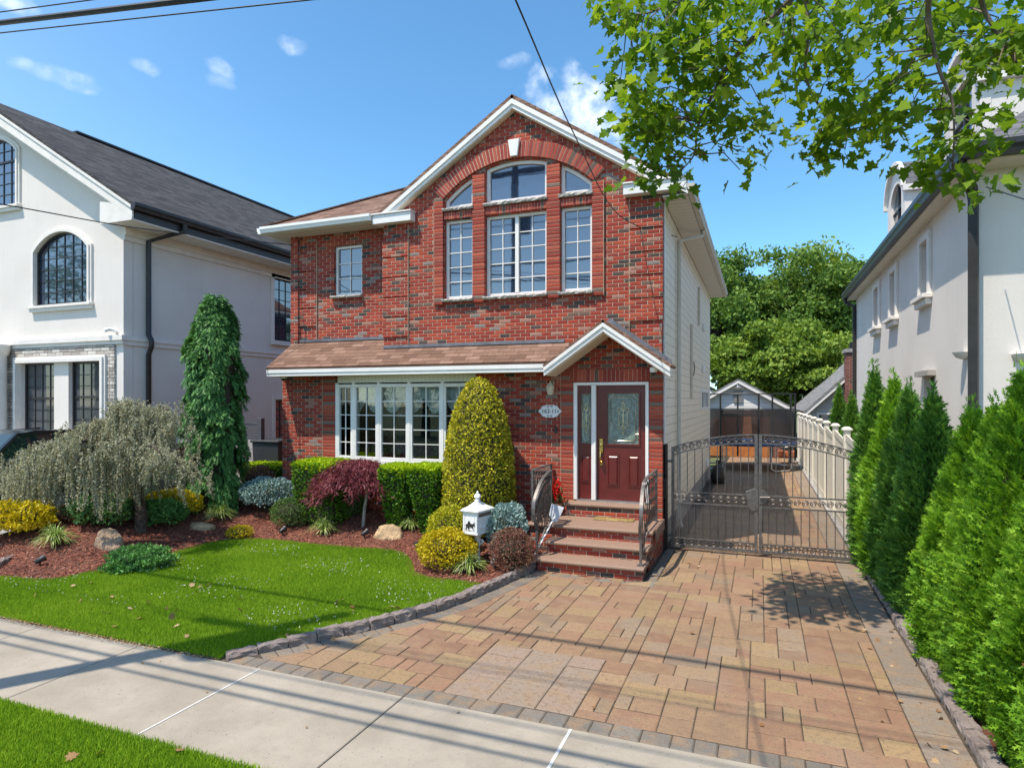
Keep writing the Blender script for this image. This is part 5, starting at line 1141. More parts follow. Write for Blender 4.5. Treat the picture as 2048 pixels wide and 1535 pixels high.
for i, y in enumerate(fy):
    po = MB().box(1.50, 1.62, y - .06, y + .06, 0, 2.02).build('post', FENCE, fn, bevel=.005)
    MB().add([(1.47, y-.09, 2.022), (1.65, y-.09, 2.022), (1.65, y+.09, 2.022), (1.47, y+.09, 2.022), (1.47, y-.09, 2.05), (1.65, y-.09, 2.05), (1.65, y+.09, 2.05), (1.47, y+.09, 2.05), (1.52, y-.04, 2.09), (1.60, y-.04, 2.09), (1.60, y+.04, 2.09), (1.52, y+.04, 2.09)], [(0,1,2,3), (0,1,5,4), (1,2,6,5), (2,3,7,6), (3,0,4,7), (4,5,9,8), (5,6,10,9), (6,7,11,10), (7,4,8,11), (8,9,10,11)]).build('cap', FENCE, po)
    if i < len(fy) - 1:
        y0, y1 = y + .062, fy[i+1] - .062
        pn = MB().prism([(y0, .06), (y1, .06), (y1, 1.93), (y0, 1.80)], 1.545, 1.575, 'x'); pn.prism([(y0, .04), (y1, .04), (y1, .2), (y0, .2)], 1.535, 1.544, 'x'); pn.prism([(y0, 1.70), (y1, 1.83), (y1, 1.95), (y0, 1.82)], 1.53, 1.544, 'x')
        for k in range(1, 12): yy_ = y0 + (y1 - y0)*k/12; pn.box(1.542, 1.5445, yy_ - .006, yy_ + .006, .21, 1.68)
        pn.build('panel', FENCE, fn)
struct('fence_kerb', MB().box(1.45, 1.70, 11.5, 31, -.05, .04), FOUND)
# garage
YGA = 31.0
ga = thing('garage', 'small gabled garage with white siding and orange door at the end of the driveway', 'garage', (-.9, YGA, 0))
gpk = onY(1477, 757, YGA); gee = onY(1588, 815, YGA); gs = (gpk.z - gee.z) / (gee.x - gpk.x); hw_ = gee.x - gpk.x - .25
brw = brick('brick_dark', stops=[(0, (.16, .06, .045)), (.3, (.20, .075, .055)), (.6, (.13, .055, .045)), (.85, (.10, .07, .06))])
MB().prism([rect(gpk.x - hw_, gpk.x + hw_, 0, 2.15), rect(gpk.x - 1.9, gpk.x + 1.35, .0, 2.0)], YGA, YGA + .2).box(gpk.x + hw_ - .2, gpk.x + hw_, YGA + .21, 37, 0, 2.3).build('brick_wall', brw, ga)
MB().prism([(gpk.x - hw_, 2.152), (gpk.x + hw_, 2.152), (gpk.x + hw_, gee.z + .1), (gpk.x, gpk.z - .1), (gpk.x - hw_, gee.z + .1)], YGA - .02, YGA + .2).build('gable', siding('white_siding', (.66, .67, .66)), ga)
r_ = MB()
for sg in (-1, 1): r_.quadslab([(gpk.x, YGA - .3, gpk.z), (gpk.x + sg*(hw_ + .25), YGA - .3, gee.z), (gpk.x + sg*(hw_ + .25), 37, gee.z), (gpk.x, 37, gpk.z)], .06)
r_.build('roof', ROOF_GREY, ga)
r_ = MB()
for sg in (-1, 1): r_.prism([(gpk.x, gpk.z - .07), (gpk.x + sg*(hw_ + .25), gee.z - .07), (gpk.x + sg*(hw_ + .25), gee.z - .22), (gpk.x, gpk.z - .22)], YGA - .29, YGA - .25)
r_.build('rake_board', WHITE, ga)
def wood(nt, b):
    o = objc(nt); s = N(nt, 'ShaderNodeSeparateXYZ'); nt.links.new(o, s.inputs[0]); f = M(nt, 'FRACT', M(nt, 'DIVIDE', s.outputs[2], .5)); n = NOISE(nt, o, 6, 4)
    c = MIX(nt, MR(nt, n, .3, .7), (.36, .125, .035), (.46, .18, .055)); c = MIX(nt, MR(nt, f, 0, .06), (.10, .03, .012), c); nt.links.new(c, b.inputs['Base Color']); b.inputs['Roughness'].default_value = .5
MB().box(gpk.x - 1.88, gpk.x + 1.33, YGA + .06, YGA + .1, .0, 1.99).build('garage_door', mat('orange_wood', wood), ga)
p_ = onY(1476, 775, YGA - .1); st_ = thing('wall_ornament', 'white shell ornament with a striped oval plaque on the garage gable', 'ornament', p_)
MB().tube([(p_.x - .3, YGA - .08, p_.z - .02), (p_.x - .12, YGA - .12, p_.z + .02), (p_.x, YGA - .14, p_.z + .06), (p_.x + .12, YGA - .12, p_.z + .02), (p_.x + .3, YGA - .08, p_.z - .02)], [.03, .08, .14, .08, .03], 10).build('crest', WHITE, st_)
pm = MB(); [pm.box(p_.x - .20, p_.x + .20, YGA - .09, YGA - .03, p_.z - .22 - .11*k, p_.z - .14 - .11*k) for k in range(5)]; pm.build('plaque', plain('weathered_grey', (.25, .25, .25), .7), st_)
# trampoline
TX, TY, TR = -.45, 26.2, 1.72
tp = thing('trampoline', 'round trampoline with blue pad and black safety net in front of the garage', 'trampoline', (TX, TY, 0))
cir = lambda r, z, n=40: [(TX + r*math.cos(2*math.pi*i/n), TY + r*math.sin(2*math.pi*i/n), z) for i in range(n + 1)]
MB().tube(cir(TR, .95), .03, 6).build('frame', IRON, tp)
MB().prism([[(p[0], p[1]) for p in cir(TR + .06, 0)[:-1]], [(p[0], p[1]) for p in cir(TR - .28, 0)[:-1]]], .97, 1.02, 'z').build('pad', plain('blue_pad', (.035, .10, .30), .5), tp)
MB().prism([(p[0], p[1]) for p in cir(TR - .29, 0)[:-1]], .955, .965, 'z').build('jumping_mat', BLACKM, tp)
for k in range(4):
    a0 = math.pi * (k/2 + .25); pts = [(TX + TR*math.cos(a0 + d), TY + TR*math.sin(a0 + d), z) for d, z in ((-.28, .93), (-.28, .12), (-.2, .04), (.2, .04), (.28, .12), (.28, .93))]; MB().tube(pts, .028, 6).build('leg', plain('galvanised', (.55, .56, .58), .35, .7), tp)
for k in range(8):
    a0 = 2*math.pi*(k + .3)/8; x, y = TX + (TR + .03)*math.cos(a0), TY + (TR + .03)*math.sin(a0); MB().tube([(x, y, .3), (x, y, 2.85)], .035, 7).build('net_pole', BLACKM, tp)
def netm(nt, b):
    b.inputs['Base Color'].default_value = (.035, .034, .036, 1); b.inputs['Alpha'].default_value = .74
nt_ = MB(); n = 48
gap0, gap1 = 1.5*math.pi - .045, 1.5*math.pi + .075; aa = [gap1 + (2*math.pi - (gap1 - gap0))*i/n for i in range(n + 1)]
vs = []
for a_ in aa:
    for j, z in enumerate((1.0, 1.5, 2.0, 2.28)): 
        g_ = 0.05*(1 - j/3.0); a2 = a_ + (g_ if a_ == aa[0] else -g_ if a_ == aa[-1] else 0); rr0 = TR - .08 + .02*math.sin(a_*9 + z*4); vs.append((TX + rr0*math.cos(a2), TY + rr0*math.sin(a2), z))
nt_.add(vs, [(4*i + j, 4*i + 4 + j, 4*i + 5 + j, 4*i + 1 + j) for i in range(n) for j in range(3)]); nt_.smooth = True
nt_.build('safety_net', mat('net', netm), tp); MB().tube(cir(TR, 2.84), .012, 5).build('top_cord', BLACKM, tp)
gr = thing('barbecue', 'grey and orange garden equipment beside the fence at the garage', 'garden equipment', (1.0, 28.6, 0))
MB().box(.7, 1.35, 28.3, 28.9, .25, .55).build('body', plain('orange_plastic', (.5, .14, .05), .5), gr, bevel=.05); MB().lathe((1.05, 28.6, .56), [(.3, 0), (.32, .12), (.2, .3), (.02, .36)], 16).build('lid', IRON, gr)
wh = MB(); [wh.tube([(x, 28.2, .13), (x + .01, 28.2, .13)], .13, 12) for x in (.72, 1.3)]; wh.build('wheel', BLACKM, gr)
pb = thing('trash_bag', 'black bag on the driveway at the far corner of the siding wall', 'bag', (-1.25, 21.0, 0)); MB().lathe((-1.22, 20.9, 0), [(.02, 0), (.2, .03), (.24, .2), (.18, .45), (.05, .62), (.08, .72)], 12).build('sack', BLACKM, pb)
# houses beyond
def back_house(label, x0, x1, y0, y1, ze, zp, roofm, wallm, chim=None, xp=None):
    b_ = thing('back_house', label, 'house', ((x0 + x1)/2, y0, 0)); xp = (x0 + x1)/2 if xp is None else xp
    MB().prism([(x0, 0), (x1, 0), (x1, ze - .05), (xp, zp - .1), (x0, ze - .05)], y0, y0 + .2).box(x0, x0 + .2, y0 + .21, y1, 0, ze - .08).box(x1 - .2, x1, y0 + .21, y1, 0, ze - .08).build('wall', wallm, b_)
    r_ = MB(); 
    for xe, s_ in ((x0 - .3, -1), (x1 + .3, 1)): r_.quadslab([(xp, y0 - .3, zp), (xe, y0 - .3, ze - .2), (xe, y1, ze - .2), (xp, y1, zp)], .07)
    r_.build('roof', roofm, b_); r_ = MB()
    for xe in (x0 - .3, x1 + .3): r_.prism([(xp, zp - .08), (xe, ze - .28), (xe, ze - .46), (xp, zp - .26)], y0 - .28, y0 - .24)
    r_.build('rake_board', WHITE, b_); return b_
GSID = siding('grey_siding', (.52, .54, .53))
e_ = onY(1606, 822, 28.0); t_ = onY(1700, 740, 28.0); sl_ = (t_.z - e_.z)/(t_.x - e_.x)
bh = back_house('low grey roofed house with pale siding and a brick chimney behind the vinyl fence', e_.x + .3, e_.x + 6.5, 28, 38, e_.z + .2, e_.z + sl_*3.4, ROOF_GREY, GSID)
a = onY(1690, 706, 27.6); c_ = MB().box(a.x, a.x + .75, 27.2, 27.95, 0, a.z).build('chimney', brick('chimney_brick', stops=[(0, (.20, .075, .06)), (.35, (.25, .10, .08)), (.7, (.16, .065, .055)), (.9, (.12, .07, .06))]), bh); MB().box(a.x - .06, a.x + .81, 27.14, 28.01, a.z + .001, a.z + .14).build('chimney_cap', FOUND, c_); MB().box(a.x + .15, a.x + .6, 27.35, 27.8, a.z + .141, a.z + .4).build('flue', BLACKM, c_)
w_ = onY(1650, 840, 27.98); f_ = MB().box(w_.x - .3, w_.x + 1.0, 27.93, 27.98, w_.z - .4, w_.z + .3).build('window', VINYL, bh); MB().box(w_.x - .22, w_.x + .92, 27.92, 27.929, w_.z - .33, w_.z + .23).build('pane', GLASS, f_)
back_house('distant house with a brown tiled roof between the garage and the trees', 4.2, 11, 42, 50, 2.6, 4.6, ROOF_BROWN, GSID)
back_house('distant white house with a grey roof just left of the garage', -9, -2.6, 40, 48, 3.2, 5.0, ROOF_GREY, siding('white_siding', (.66, .67, .66)))
# fence, bin and cars between the houses
YF2 = 11.9
sf = thing('slat_fence', 'grey privacy fence with a dark slatted top between the left and brick houses', 'fence', (-12.6, YF2, 0)); x0 = CXL + .15; x1 = onY(522, 850, YF2).x; zt = onY(500, 842, YF2).z; zm = onY(500, 874, YF2).z
DGREY = plain('dark_grey_composite', (.075, .075, .085), .6); LGREY = plain('light_composite', (.40, .38, .36), .7)
for xp in (x0, (x0 + x1)/2 - .3, x1): MB().box(xp - .06, xp + .06, YF2 - .06, YF2 + .06, 0, zt + .08).build('post', DGREY, sf, bevel=.006)
for xa, xb in ((x0, (x0+x1)/2 - .3), ((x0+x1)/2 - .3, x1)):
    b_ = MB().box(xa + .06, xb - .06, YF2 - .025, YF2 + .025, zt - .06, zt).box(xa + .06, xb - .06, YF2 - .025, YF2 + .025, zm - .03, zm + .03)
    for k in range(5): z = zm + .05 + (zt - .1 - zm) * k / 5; b_.box(xa + .06, xb - .06, YF2 - .012, YF2 + .012, z, z + (zt - .1 - zm)/5 - .02)
    b_.build('slat_panel', DGREY, sf); b_ = MB()
    for k in range(7): z = .05 + (zm - .1) * k / 7; b_.box(xa + .06, xb - .06, YF2 - .015, YF2 + .015, z, z + (zm - .1)/7 - .008)
    b_.build('board_panel', LGREY, sf)
bn = onY(548, 884, 12.1); tb_ = thing('trash_bin', 'dark wheeled bin standing against the left corner of the brick house', 'bin', (bn.x, 12.1, 0))
MB().add([(bn.x - .34, 11.85, 0), (bn.x + .34, 11.85, 0), (bn.x + .34, 12.4, 0), (bn.x - .34, 12.4, 0), (bn.x - .40, 11.8, bn.z), (bn.x + .40, 11.8, bn.z), (bn.x + .40, 12.5, bn.z), (bn.x - .40, 12.5, bn.z)], [(0,3,2,1), (4,5,6,7), (0,1,5,4), (1,2,6,5), (2,3,7,6), (3,0,4,7)]).build('body', plain('dark_plastic', (.03, .032, .037), .5), tb_, bevel=.02)
MB().box(bn.x - .43, bn.x + .43, 11.76, 12.54, bn.z + .002, bn.z + .07).build('lid', plain('dark_plastic', (.03, .032, .037), .5), tb_, bevel=.02)
for k in (-.32, .32): MB().tube([(bn.x + k, 12.44, .12), (bn.x + k + .05, 12.44, .12)], .12, 14).build('wheel', BLACKM, tb_)
def car(label, x, y0, L, Wd, H, paint, z0=.1):
    c_ = thing('parked_car', label, 'car', (x, y0 + L/2, z0), 'cars parked in the neighbouring driveway')
    hoodz, beltz, rz_ = H*.56, H*.60, H
    prof = [(0, .30), (.02, .62), (.10, H*.50), (1.10, hoodz), (1.35, beltz), (L - .12, beltz + .05), (L - .02, beltz - .05), (L, .35), (L - .25, .22), (.25, .22)]
    # body: stacked rings narrowing at the hood edges
    vs = []; ks = [(-1, .0), (-.97, .055), (-.80, .06), (.80, .06), (.97, .055), (1, 0)]
    for s_, ins_ in ((-1.0, .10), (-.94, .03), (-.80, 0), (.80, 0), (.94, .03), (1.0, .10)):
        for (py_, pz_) in prof:
            cy, cz_ = L/2, H*.42; vs.append((x + s_*Wd/2, y0 + cy + (py_ - cy)*(1 - ins_*.6), z0 + cz_ + (pz_ - cz_)*(1 - ins_*.8)))
    k = len(prof); m_ = MB().add(vs, [(i*k + j, i*k + (j+1) % k, (i+1)*k + (j+1) % k, (i+1)*k + j) for i in range(5) for j in range(k)] + [tuple(range(k)), tuple(5*k + j for j in range(k))]); m_.smooth = True
    m_.build('body', paint, c_, bevel=0)
    g0 = [(1.05, hoodz - .02), (1.85, rz_ - .06), (2.2, rz_), (L - 1.2, rz_ - .02), (L - .35, beltz + .02)]
    lo, hi = Wd/2 - .06, Wd/2 - .24
    def pt(i, s_): py_, pz_ = g0[i]; w = lo if i in (0, 4) else hi; return (x + s_*w, y0 + py_, z0 + pz_)
    gh = MB().add([pt(i, s_) for i in range(5) for s_ in (-1, 1)], [(0, 1, 3, 2), (6, 7, 9, 8), (0, 2, 4, 6, 8), (1, 3, 5, 7, 9), (0, 1, 9, 8)]); gh.build('glass', CARGLASS, c_)
    MB().quadslab([pt(1, -1.01), pt(1, 1.01), pt(2, 1.01), pt(2, -1.01)], .03).quadslab([pt(2, -1.01), pt(2, 1.01), pt(3, 1.01), pt(3, -1.01)], .03).build('roof', paint, c_)
    for s_ in (-1, 1):
        pl_ = MB()
        pl_.bar(pt(0, s_*1.01), pt(1, s_*1.02), .07, .06); pl_.bar(pt(3, s_*1.02), pt(4, s_*1.01), .12, .06); pl_.bar(pt(1, s_*1.02), pt(3, s_*1.02), .05, .05)
        mx = Vector(pt(2, s_*1.01)).lerp(Vector(pt(3, s_*1.01)), .4); pl_.bar(mx, (x + s_*(lo + .01), mx.y, z0 + beltz), .08, .05)
        pl_.build('pillar', paint, c_)
    for s_ in (-1, 1):
        for yy_ in (.85, L - .85):
            wz = .34; w = MB().tube([(x + s_*(Wd/2 - .20), y0 + yy_, z0 + wz), (x + s_*(Wd/2 - .02), y0 + yy_, z0 + wz)], wz, 22).build('wheel', BLACKM, c_); MB().tube([(x + s_*(Wd/2 - .03), y0 + yy_, z0 + wz), (x + s_*(Wd/2 - .005), y0 + yy_, z0 + wz)], .22, 14).build('rim', plain('alloy', (.5, .5, .5), .3, .8), w)
        MB().box(x + s_*(Wd/2 - .42), x + s_*(Wd/2 - .12), y0 + .0, y0 + .10, z0 + .62, z0 + .76).build('headlight', GLASS_GREY, c_, bevel=.02)
        MB().box(x + s_*(Wd/2 + .0), x + s_*(Wd/2 + .18), y0 + 1.5, y0 + 1.62, z0 + beltz + .02, z0 + beltz + .17).build('mirror', paint, c_, bevel=.03)
    MB().box(x - .45, x + .45, y0 + .01, y0 + .04, z0 + .42, z0 + .58).build('grille', BLACKM, c_)
CARGLASS = glassm('car_glass', (.02, .035, .03), 1.8)
car('dark blue green car whose windscreen shows at the left picture edge before the stone veneer', -14.75, 6.5, 4.4, 1.9, 1.72, plain('car_paint_dark', (.018, .028, .032), .18, .3, spec=.8), .25)
car('silver car parked behind the weeping cedar in front of the slat fence', -12.5, 7.75, 4.0, 1.7, 1.42, plain('car_paint_silver', (.38, .40, .44), .22, .6, spec=.7), .25)
# ---------------- plants ----------------
BARK = plain('bark', (.075, .055, .042), .95, var=.4, scale=14, bumpd=.03, bscale=30)
BARK_PALE = plain('pale_bark', (.30, .28, .24), .9, var=.25, scale=20, bumpd=.01)
TWIGS = plain('inner_twigs', (.035, .030, .018), .95, var=.4, scale=20)
SPRIG = [(0, .05), (.30, .34), (.45, .16), (.78, .26), (1, 0), (.78, -.26), (.45, -.16), (.30, -.34), (0, -.05)]
FAN = [(0, .02), (.10, .05), (.30, .21), (.27, .06), (.42, .07), (.62, .25), (.56, .06), (.68, .05), (.86, .17), (.80, .04), (1, 0), (.80, -.04), (.86, -.17), (.68, -.05), (.56, -.06), (.62, -.25), (.42, -.07), (.27, -.06), (.30, -.21), (.10, -.05), (0, -.02)]
def dome_pts(n, c, rx, ry, h, bot=0.0, power=2.0, shell=.25, lump=.08, seed=0, cone=False):
    """points in the outer shell of a rounded (or conical) bush standing on c; also outward normals"""
    rg = np.random.default_rng(seed)
    if cone:
        t = rg.uniform(0, 1, n); r = np.sqrt(np.maximum(0, 1 - np.abs(t) ** power)); t2 = np.sqrt(rg.uniform(0, 1, n)); a = rg.uniform(0, 2*np.pi, n)
        t = 1 - (1 - t) if power > 1 else t
    d = rg.normal(size=(n, 3)); d /= np.linalg.norm(d, axis=1, keepdims=True); d[:, 2] = np.where(d[:, 2] < -.8, -d[:, 2], d[:, 2]); d[:, :2] *= np.where(d[:, 2] < 0, (1 - d[:, 2]**2)**-.25, 1)[:, None]
    ph = rg.uniform(0, 6, 6)
    l = 1 + lump * (np.sin(d[:, 0]*5 + ph[0]) * np.sin(d[:, 1]*5 + ph[1]) + np.sin(d[:, 2]*7 + ph[2]) * np.sin(d[:, 0]*8 + ph[3])) 
    s = (1 - shell * rg.uniform(0, 1, n) ** 1.8) * l
    P = np.c_[c[0] + d[:, 0]*rx*s, c[1] + d[:, 1]*ry*s, c[2] + bot + (h - bot) * (.5 + .5 * d[:, 2] * s)]
    Nn = norm(d / np.array([rx, ry, (h - bot)/2])); return P, Nn, rg
def core(name, c, rx, ry, h, bot, parent, m=None, k=.72):
    m_ = MB().lathe((0, 0, 0), [(.02, 0), (.6, .06), (.9, .25), (1, .5), (.9, .78), (.6, .94), (.02, 1)], 16); m_.v = [(c[0] + v[0]*rx*k, c[1] + v[1]*ry*k, c[2] + bot + (h - bot)*(.5 + (v[2] - .5)*k)) for v in m_.v]
    return m_.build(name, m or TWIGS, parent)
def bush(name, label, cat, c, w, h, m, n, size, shape=SPRIG, d=None, tilt=.55, group=None, lump=.08, bot=None, stems=True, shell=.3, hang=0, seed=None, corem=None, ck=.62):
    t = thing(name, label, cat, c, group); rx = w/2*1.08; ry = (d or w)/2*1.08; bot = .08*h if bot is None else bot
    P, Nn, rg = dome_pts(n, c, rx, ry, h, bot, shell=shell, lump=lump, seed=seed if seed is not None else len(label)*7 + n)
    U = norm(Nn * (1 - tilt) + rg.normal(size=(n, 3)) * tilt + (0, 0, .25 - hang)); F = norm(rg.normal(size=(n, 3)) * .8 + Nn * .9)
    leaves_obj('foliage', cards(P, U, F, shape, rg.uniform(size*.65, size*1.3, n)), m, t)
    core('inner_branches', c, rx, ry, h, bot, t, corem, ck)
    if stems:
        s_ = MB()
        for k in range(4): a = 1.57*k + .4; s_.tube([(c[0] + .03*math.cos(a), c[1] + .03*math.sin(a), c[2] - .05), (c[0] + rx*.4*math.cos(a), c[1] + ry*.4*math.sin(a), c[2] + h*.5)], [.02, .012], 5)
        s_.build('stem', BARK, t)
    return t
def at(x0, x1, ytop, ybase):                            # photo box of a plant -> base point, width, height
    c = G((x0 + x1)/2, ybase); k = m_per_px(c); return c, (x1 - x0)*k, (ybase - ytop)*k
def fit(x0, x1, ytop, ybase, grow=1.0):
    """a rounded bush seen from above: its lowest visible edge is in front of its centre"""
    c, w, h = at(x0, x1, ytop, ybase); f = Vector((c.x, c.y)).normalized() * w * .32
    c2 = Vector((c.x + f.x, c.y + f.y, 0)); c2.z = bed_z(c2.x, c2.y); s = dep(c2)/dep(c)
    top = CH - (ytop - HY) * dep(c2) / FOC - w*s*.0; return c2, w*s*grow, max(.12, top - c2.z)
YEL = leafm('gold_foliage', [(.05, (.20, .17, .008)), (.4, (.42, .34, .012)), (.75, (.58, .47, .02)), (1, (.68, .58, .08))], .3, gain=1.15)
YELG = leafm('yellow_green', [(.05, (.09, .12, .008)), (.45, (.24, .25, .015)), (.8, (.42, .38, .025)), (1, (.55, .47, .07))], .3, gain=1.45)
def fitY(x0, x1, ytop, Y):
    c = onY((x0 + x1)/2, ytop, Y); zt = c.z; w = (x1 - x0)*m_per_px(c); c.z = bed_z(c.x, c.y); return c, w, zt - c.z + .02
BLUE = leafm('blue_spruce', [(.05, (.075, .125, .115)), (.5, (.17, .26, .25)), (.9, (.32, .43, .42))], .1, .6, gain=1.35)
BOX = leafm('boxwood', [(.05, (.022, .048, .012)), (.5, (.055, .10, .026)), (.85, (.105, .155, .045)), (1, (.16, .2, .07))], .2, gain=1.7)
DKG = leafm('dark_evergreen', [(.05, (.014, .040, .014)), (.5, (.035, .085, .028)), (.9, (.075, .15, .045))], .2, gain=1.8)
YEW = leafm('yew', [(.05, (.020, .060, .008)), (.5, (.055, .14, .012)), (.9, (.13, .24, .02))], .25, gain=1.45)
LIME = leafm('lime_new_growth', [(.05, (.20, .32, .008)), (.5, (.36, .50, .014)), (.95, (.52, .62, .04))], .35, gain=1.1)
BARB = leafm('barberry', [(.05, (.060, .022, .020)), (.4, (.14, .055, .045)), (.7, (.21, .12, .085)), (1, (.16, .17, .06))], .25, gain=1.5)
JUN = leafm('juniper', [(.05, (.022, .075, .022)), (.5, (.060, .155, .040)), (.9, (.13, .25, .07))], .2, gain=1.6)
JMAP = leafm('red_maple', [(.05, (.035, .008, .012)), (.45, (.105, .022, .032)), (.8, (.19, .060, .070)), (1, (.28, .13, .13))], .3, gain=1.7)
LIR = leafm('striped_leaf', [(.1, (.10, .19, .03)), (.5, (.24, .34, .08)), (.8, (.50, .52, .26)), (1, (.68, .66, .45))], .25, clump=1, gain=1.15)
c, w, h = fit(840, 950, 1058, 1143); bush('yellow_mound', 'bright yellow rounded shrub in front of the white mailbox', 'shrub', c, w, h, YEL, 5200, .036, bot=0, lump=.05)
c, w, h = fitY(858, 946, 1014, 9.30); bush('yellow_mound', 'olive yellow rounded shrub behind the mailbox, below the clipped cone', 'shrub', c, w, h, YELG, 5200, .036, bot=0, lump=.05)
c, w, h = fitY(976, 1052, 1009, 9.35); bush('blue_spruce_shrub', 'dwarf blue spruce between the mailbox and the stair railing', 'shrub', c, w, h, BLUE, 3800, .045, NEEDLE and DIAMOND, tilt=.45)
c, w, h = fit(982, 1068, 1058, 1147); bush('barberry_shrub', 'brownish red barberry ball at the corner of the lowest front step', 'shrub', c, w, h, BARB, 5200, .030, DIAMOND, bot=0)
c, w, h = fit(487, 585, 957, 1032); bush('blue_spruce_shrub', 'globe blue spruce on a short stem at the left corner of the brick house', 'shrub', c, w, h, BLUE, 5200, .05, DIAMOND, tilt=.45, bot=.12)
c, w, h = fit(545, 618, 995, 1060); bush('boxwood_ball', 'dark green clipped boxwood ball in front of the globe blue spruce', 'shrub', c, w, h, BOX, 4600, .028, DIAMOND, bot=0, lump=.03)
c, w, h = fit(480, 548, 930, 1005); bush('barberry_shrub', 'dark red barberry in shade behind the globe blue spruce', 'shrub', c, w, h, BARB, 2600, .035, DIAMOND)
c, w, h = fit(297, 395, 980, 1040); bush('yellow_mound', 'yellow mounded shrub behind the dark green mound right of the cedar trunk', 'shrub', c, w, h, YEL, 4200, .045, bot=0)
c, w, h = fit(385, 420, 972, 1015); bush('green_shrub', 'small yellow green shrub at the foot of the columnar conifer', 'shrub', c, w*1.3, h, YELG, 1500, .045, bot=0)
c, w, h = fit(285, 368, 1000, 1056); bush('dark_mound', 'dark green mounded shrub right of the weeping cedar trunk', 'shrub', c, w, h, JUN, 3400, .05, bot=0, lump=.12)
c, w, h = fit(150, 268, 978, 1058); bush('dark_shrub', 'dark spreading evergreen with grey tips under the weeping cedar', 'shrub', c, w, h, DKG, 3600, .06, lump=.16)
c, w, h = fit(128, 185, 1000, 1048); bush('barberry_shrub', 'small reddish shrub under the cedar beside the rock', 'shrub', c, w, h, BARB, 1600, .04, DIAMOND)
c, w, h = fit(-30, 98, 1006, 1078); bush('yellow_mound', 'yellow leafed shrub at the left edge of the picture under the cedar', 'shrub', c, w, h, YEL, 3400, .06, bot=0, lump=.18)
c, w, h = fit(457, 503, 1048, 1078); bush('yellow_sedum', 'tiny low yellow cushion plant in the mulch at the edge of the lawn', 'plant', c, w, h*.9, YEL, 1800, .022, bot=0, lump=.12, stems=False)
c, w, h = fit(178, 312, 1068, 1142); c.y += .62; c.x -= .44; c.z = bed_z(c.x, c.y); bush('juniper_mat', 'low spreading green juniper mat between bed and lawn', 'shrub', c, w*.95, .24, JUN, 6500, .045, bot=-.12, lump=.25, d=w*.9)
for x0, x1, y0, y1, lab in ((655, 700, 985, 1040, 'dark low boxwood left of the red maple trunk'), (690, 725, 985, 1035, 'dark low boxwood half behind the red maple trunk')):
    c, w, h = fit(x0, x1, y0, y1); bush('boxwood_shrub', lab, 'shrub', c, w*1.2, h, BOX, 2200, .034, DIAMOND, bot=0)
# clipped cone
c = onY(958, 1000, 10.4); c.z = bed_z(c.x, c.y); w = 144*m_per_px(c); h = (CH + (HY - 755)*dep(c)/FOC) - c.z
t = thing('clipped_cone', 'tall clipped golden green topiary cone with a rounded top in front of the bow window', 'topiary', c)
prof = lambda z: (np.clip(1 - np.maximum(0, (z - .12)/.88)**2.5, 0, 1))**.56 * (0.86 + .14*np.minimum(1, z/.12))
n = 21000; rg = np.random.default_rng(5); z = rg.uniform(0, 1, n); k = rg.uniform(size=n) < prof(z) + .05; z = z[k]; n = len(z); a = rg.uniform(0, 2*np.pi, n)
r = prof(z)*w/2*(1 - .16*rg.uniform(0, 1, n)**2); P = np.c_[c.x + r*np.cos(a), c.y + r*np.sin(a), c.z + z*h]
sl = (prof(z - .01) - prof(z + .01))*w/2/(.02*h); Nn = norm(np.c_[np.cos(a), np.sin(a), sl]); U = norm(Nn*.35 + rg.normal(size=(n, 3))*.6 + (0, 0, .2)); F = norm(Nn*.8 + rg.normal(size=(n, 3))*.7)
CONE = leafm('gold_green_cone', [(.05, (.07, .085, .008)), (.3, (.19, .20, .014)), (.6, (.38, .35, .022)), (.85, (.56, .49, .04)), (1, (.66, .58, .12))], .2, clump=2.2, gain=1.25)
leaves_obj('foliage', cards(P, U, F, DIAMOND, rg.uniform(.035, .07, n)), CONE, t)
MB().lathe(c, [(float(prof(np.array(q)))*w/2*.86 + .005, q*h*.97) for q in (0, .05, .12, .3, .5, .7, .85, .93, .98, 1)], 20).build('inner_branches', plain('cone_core', (.06, .055, .02), .95, var=.5, scale=25), t)
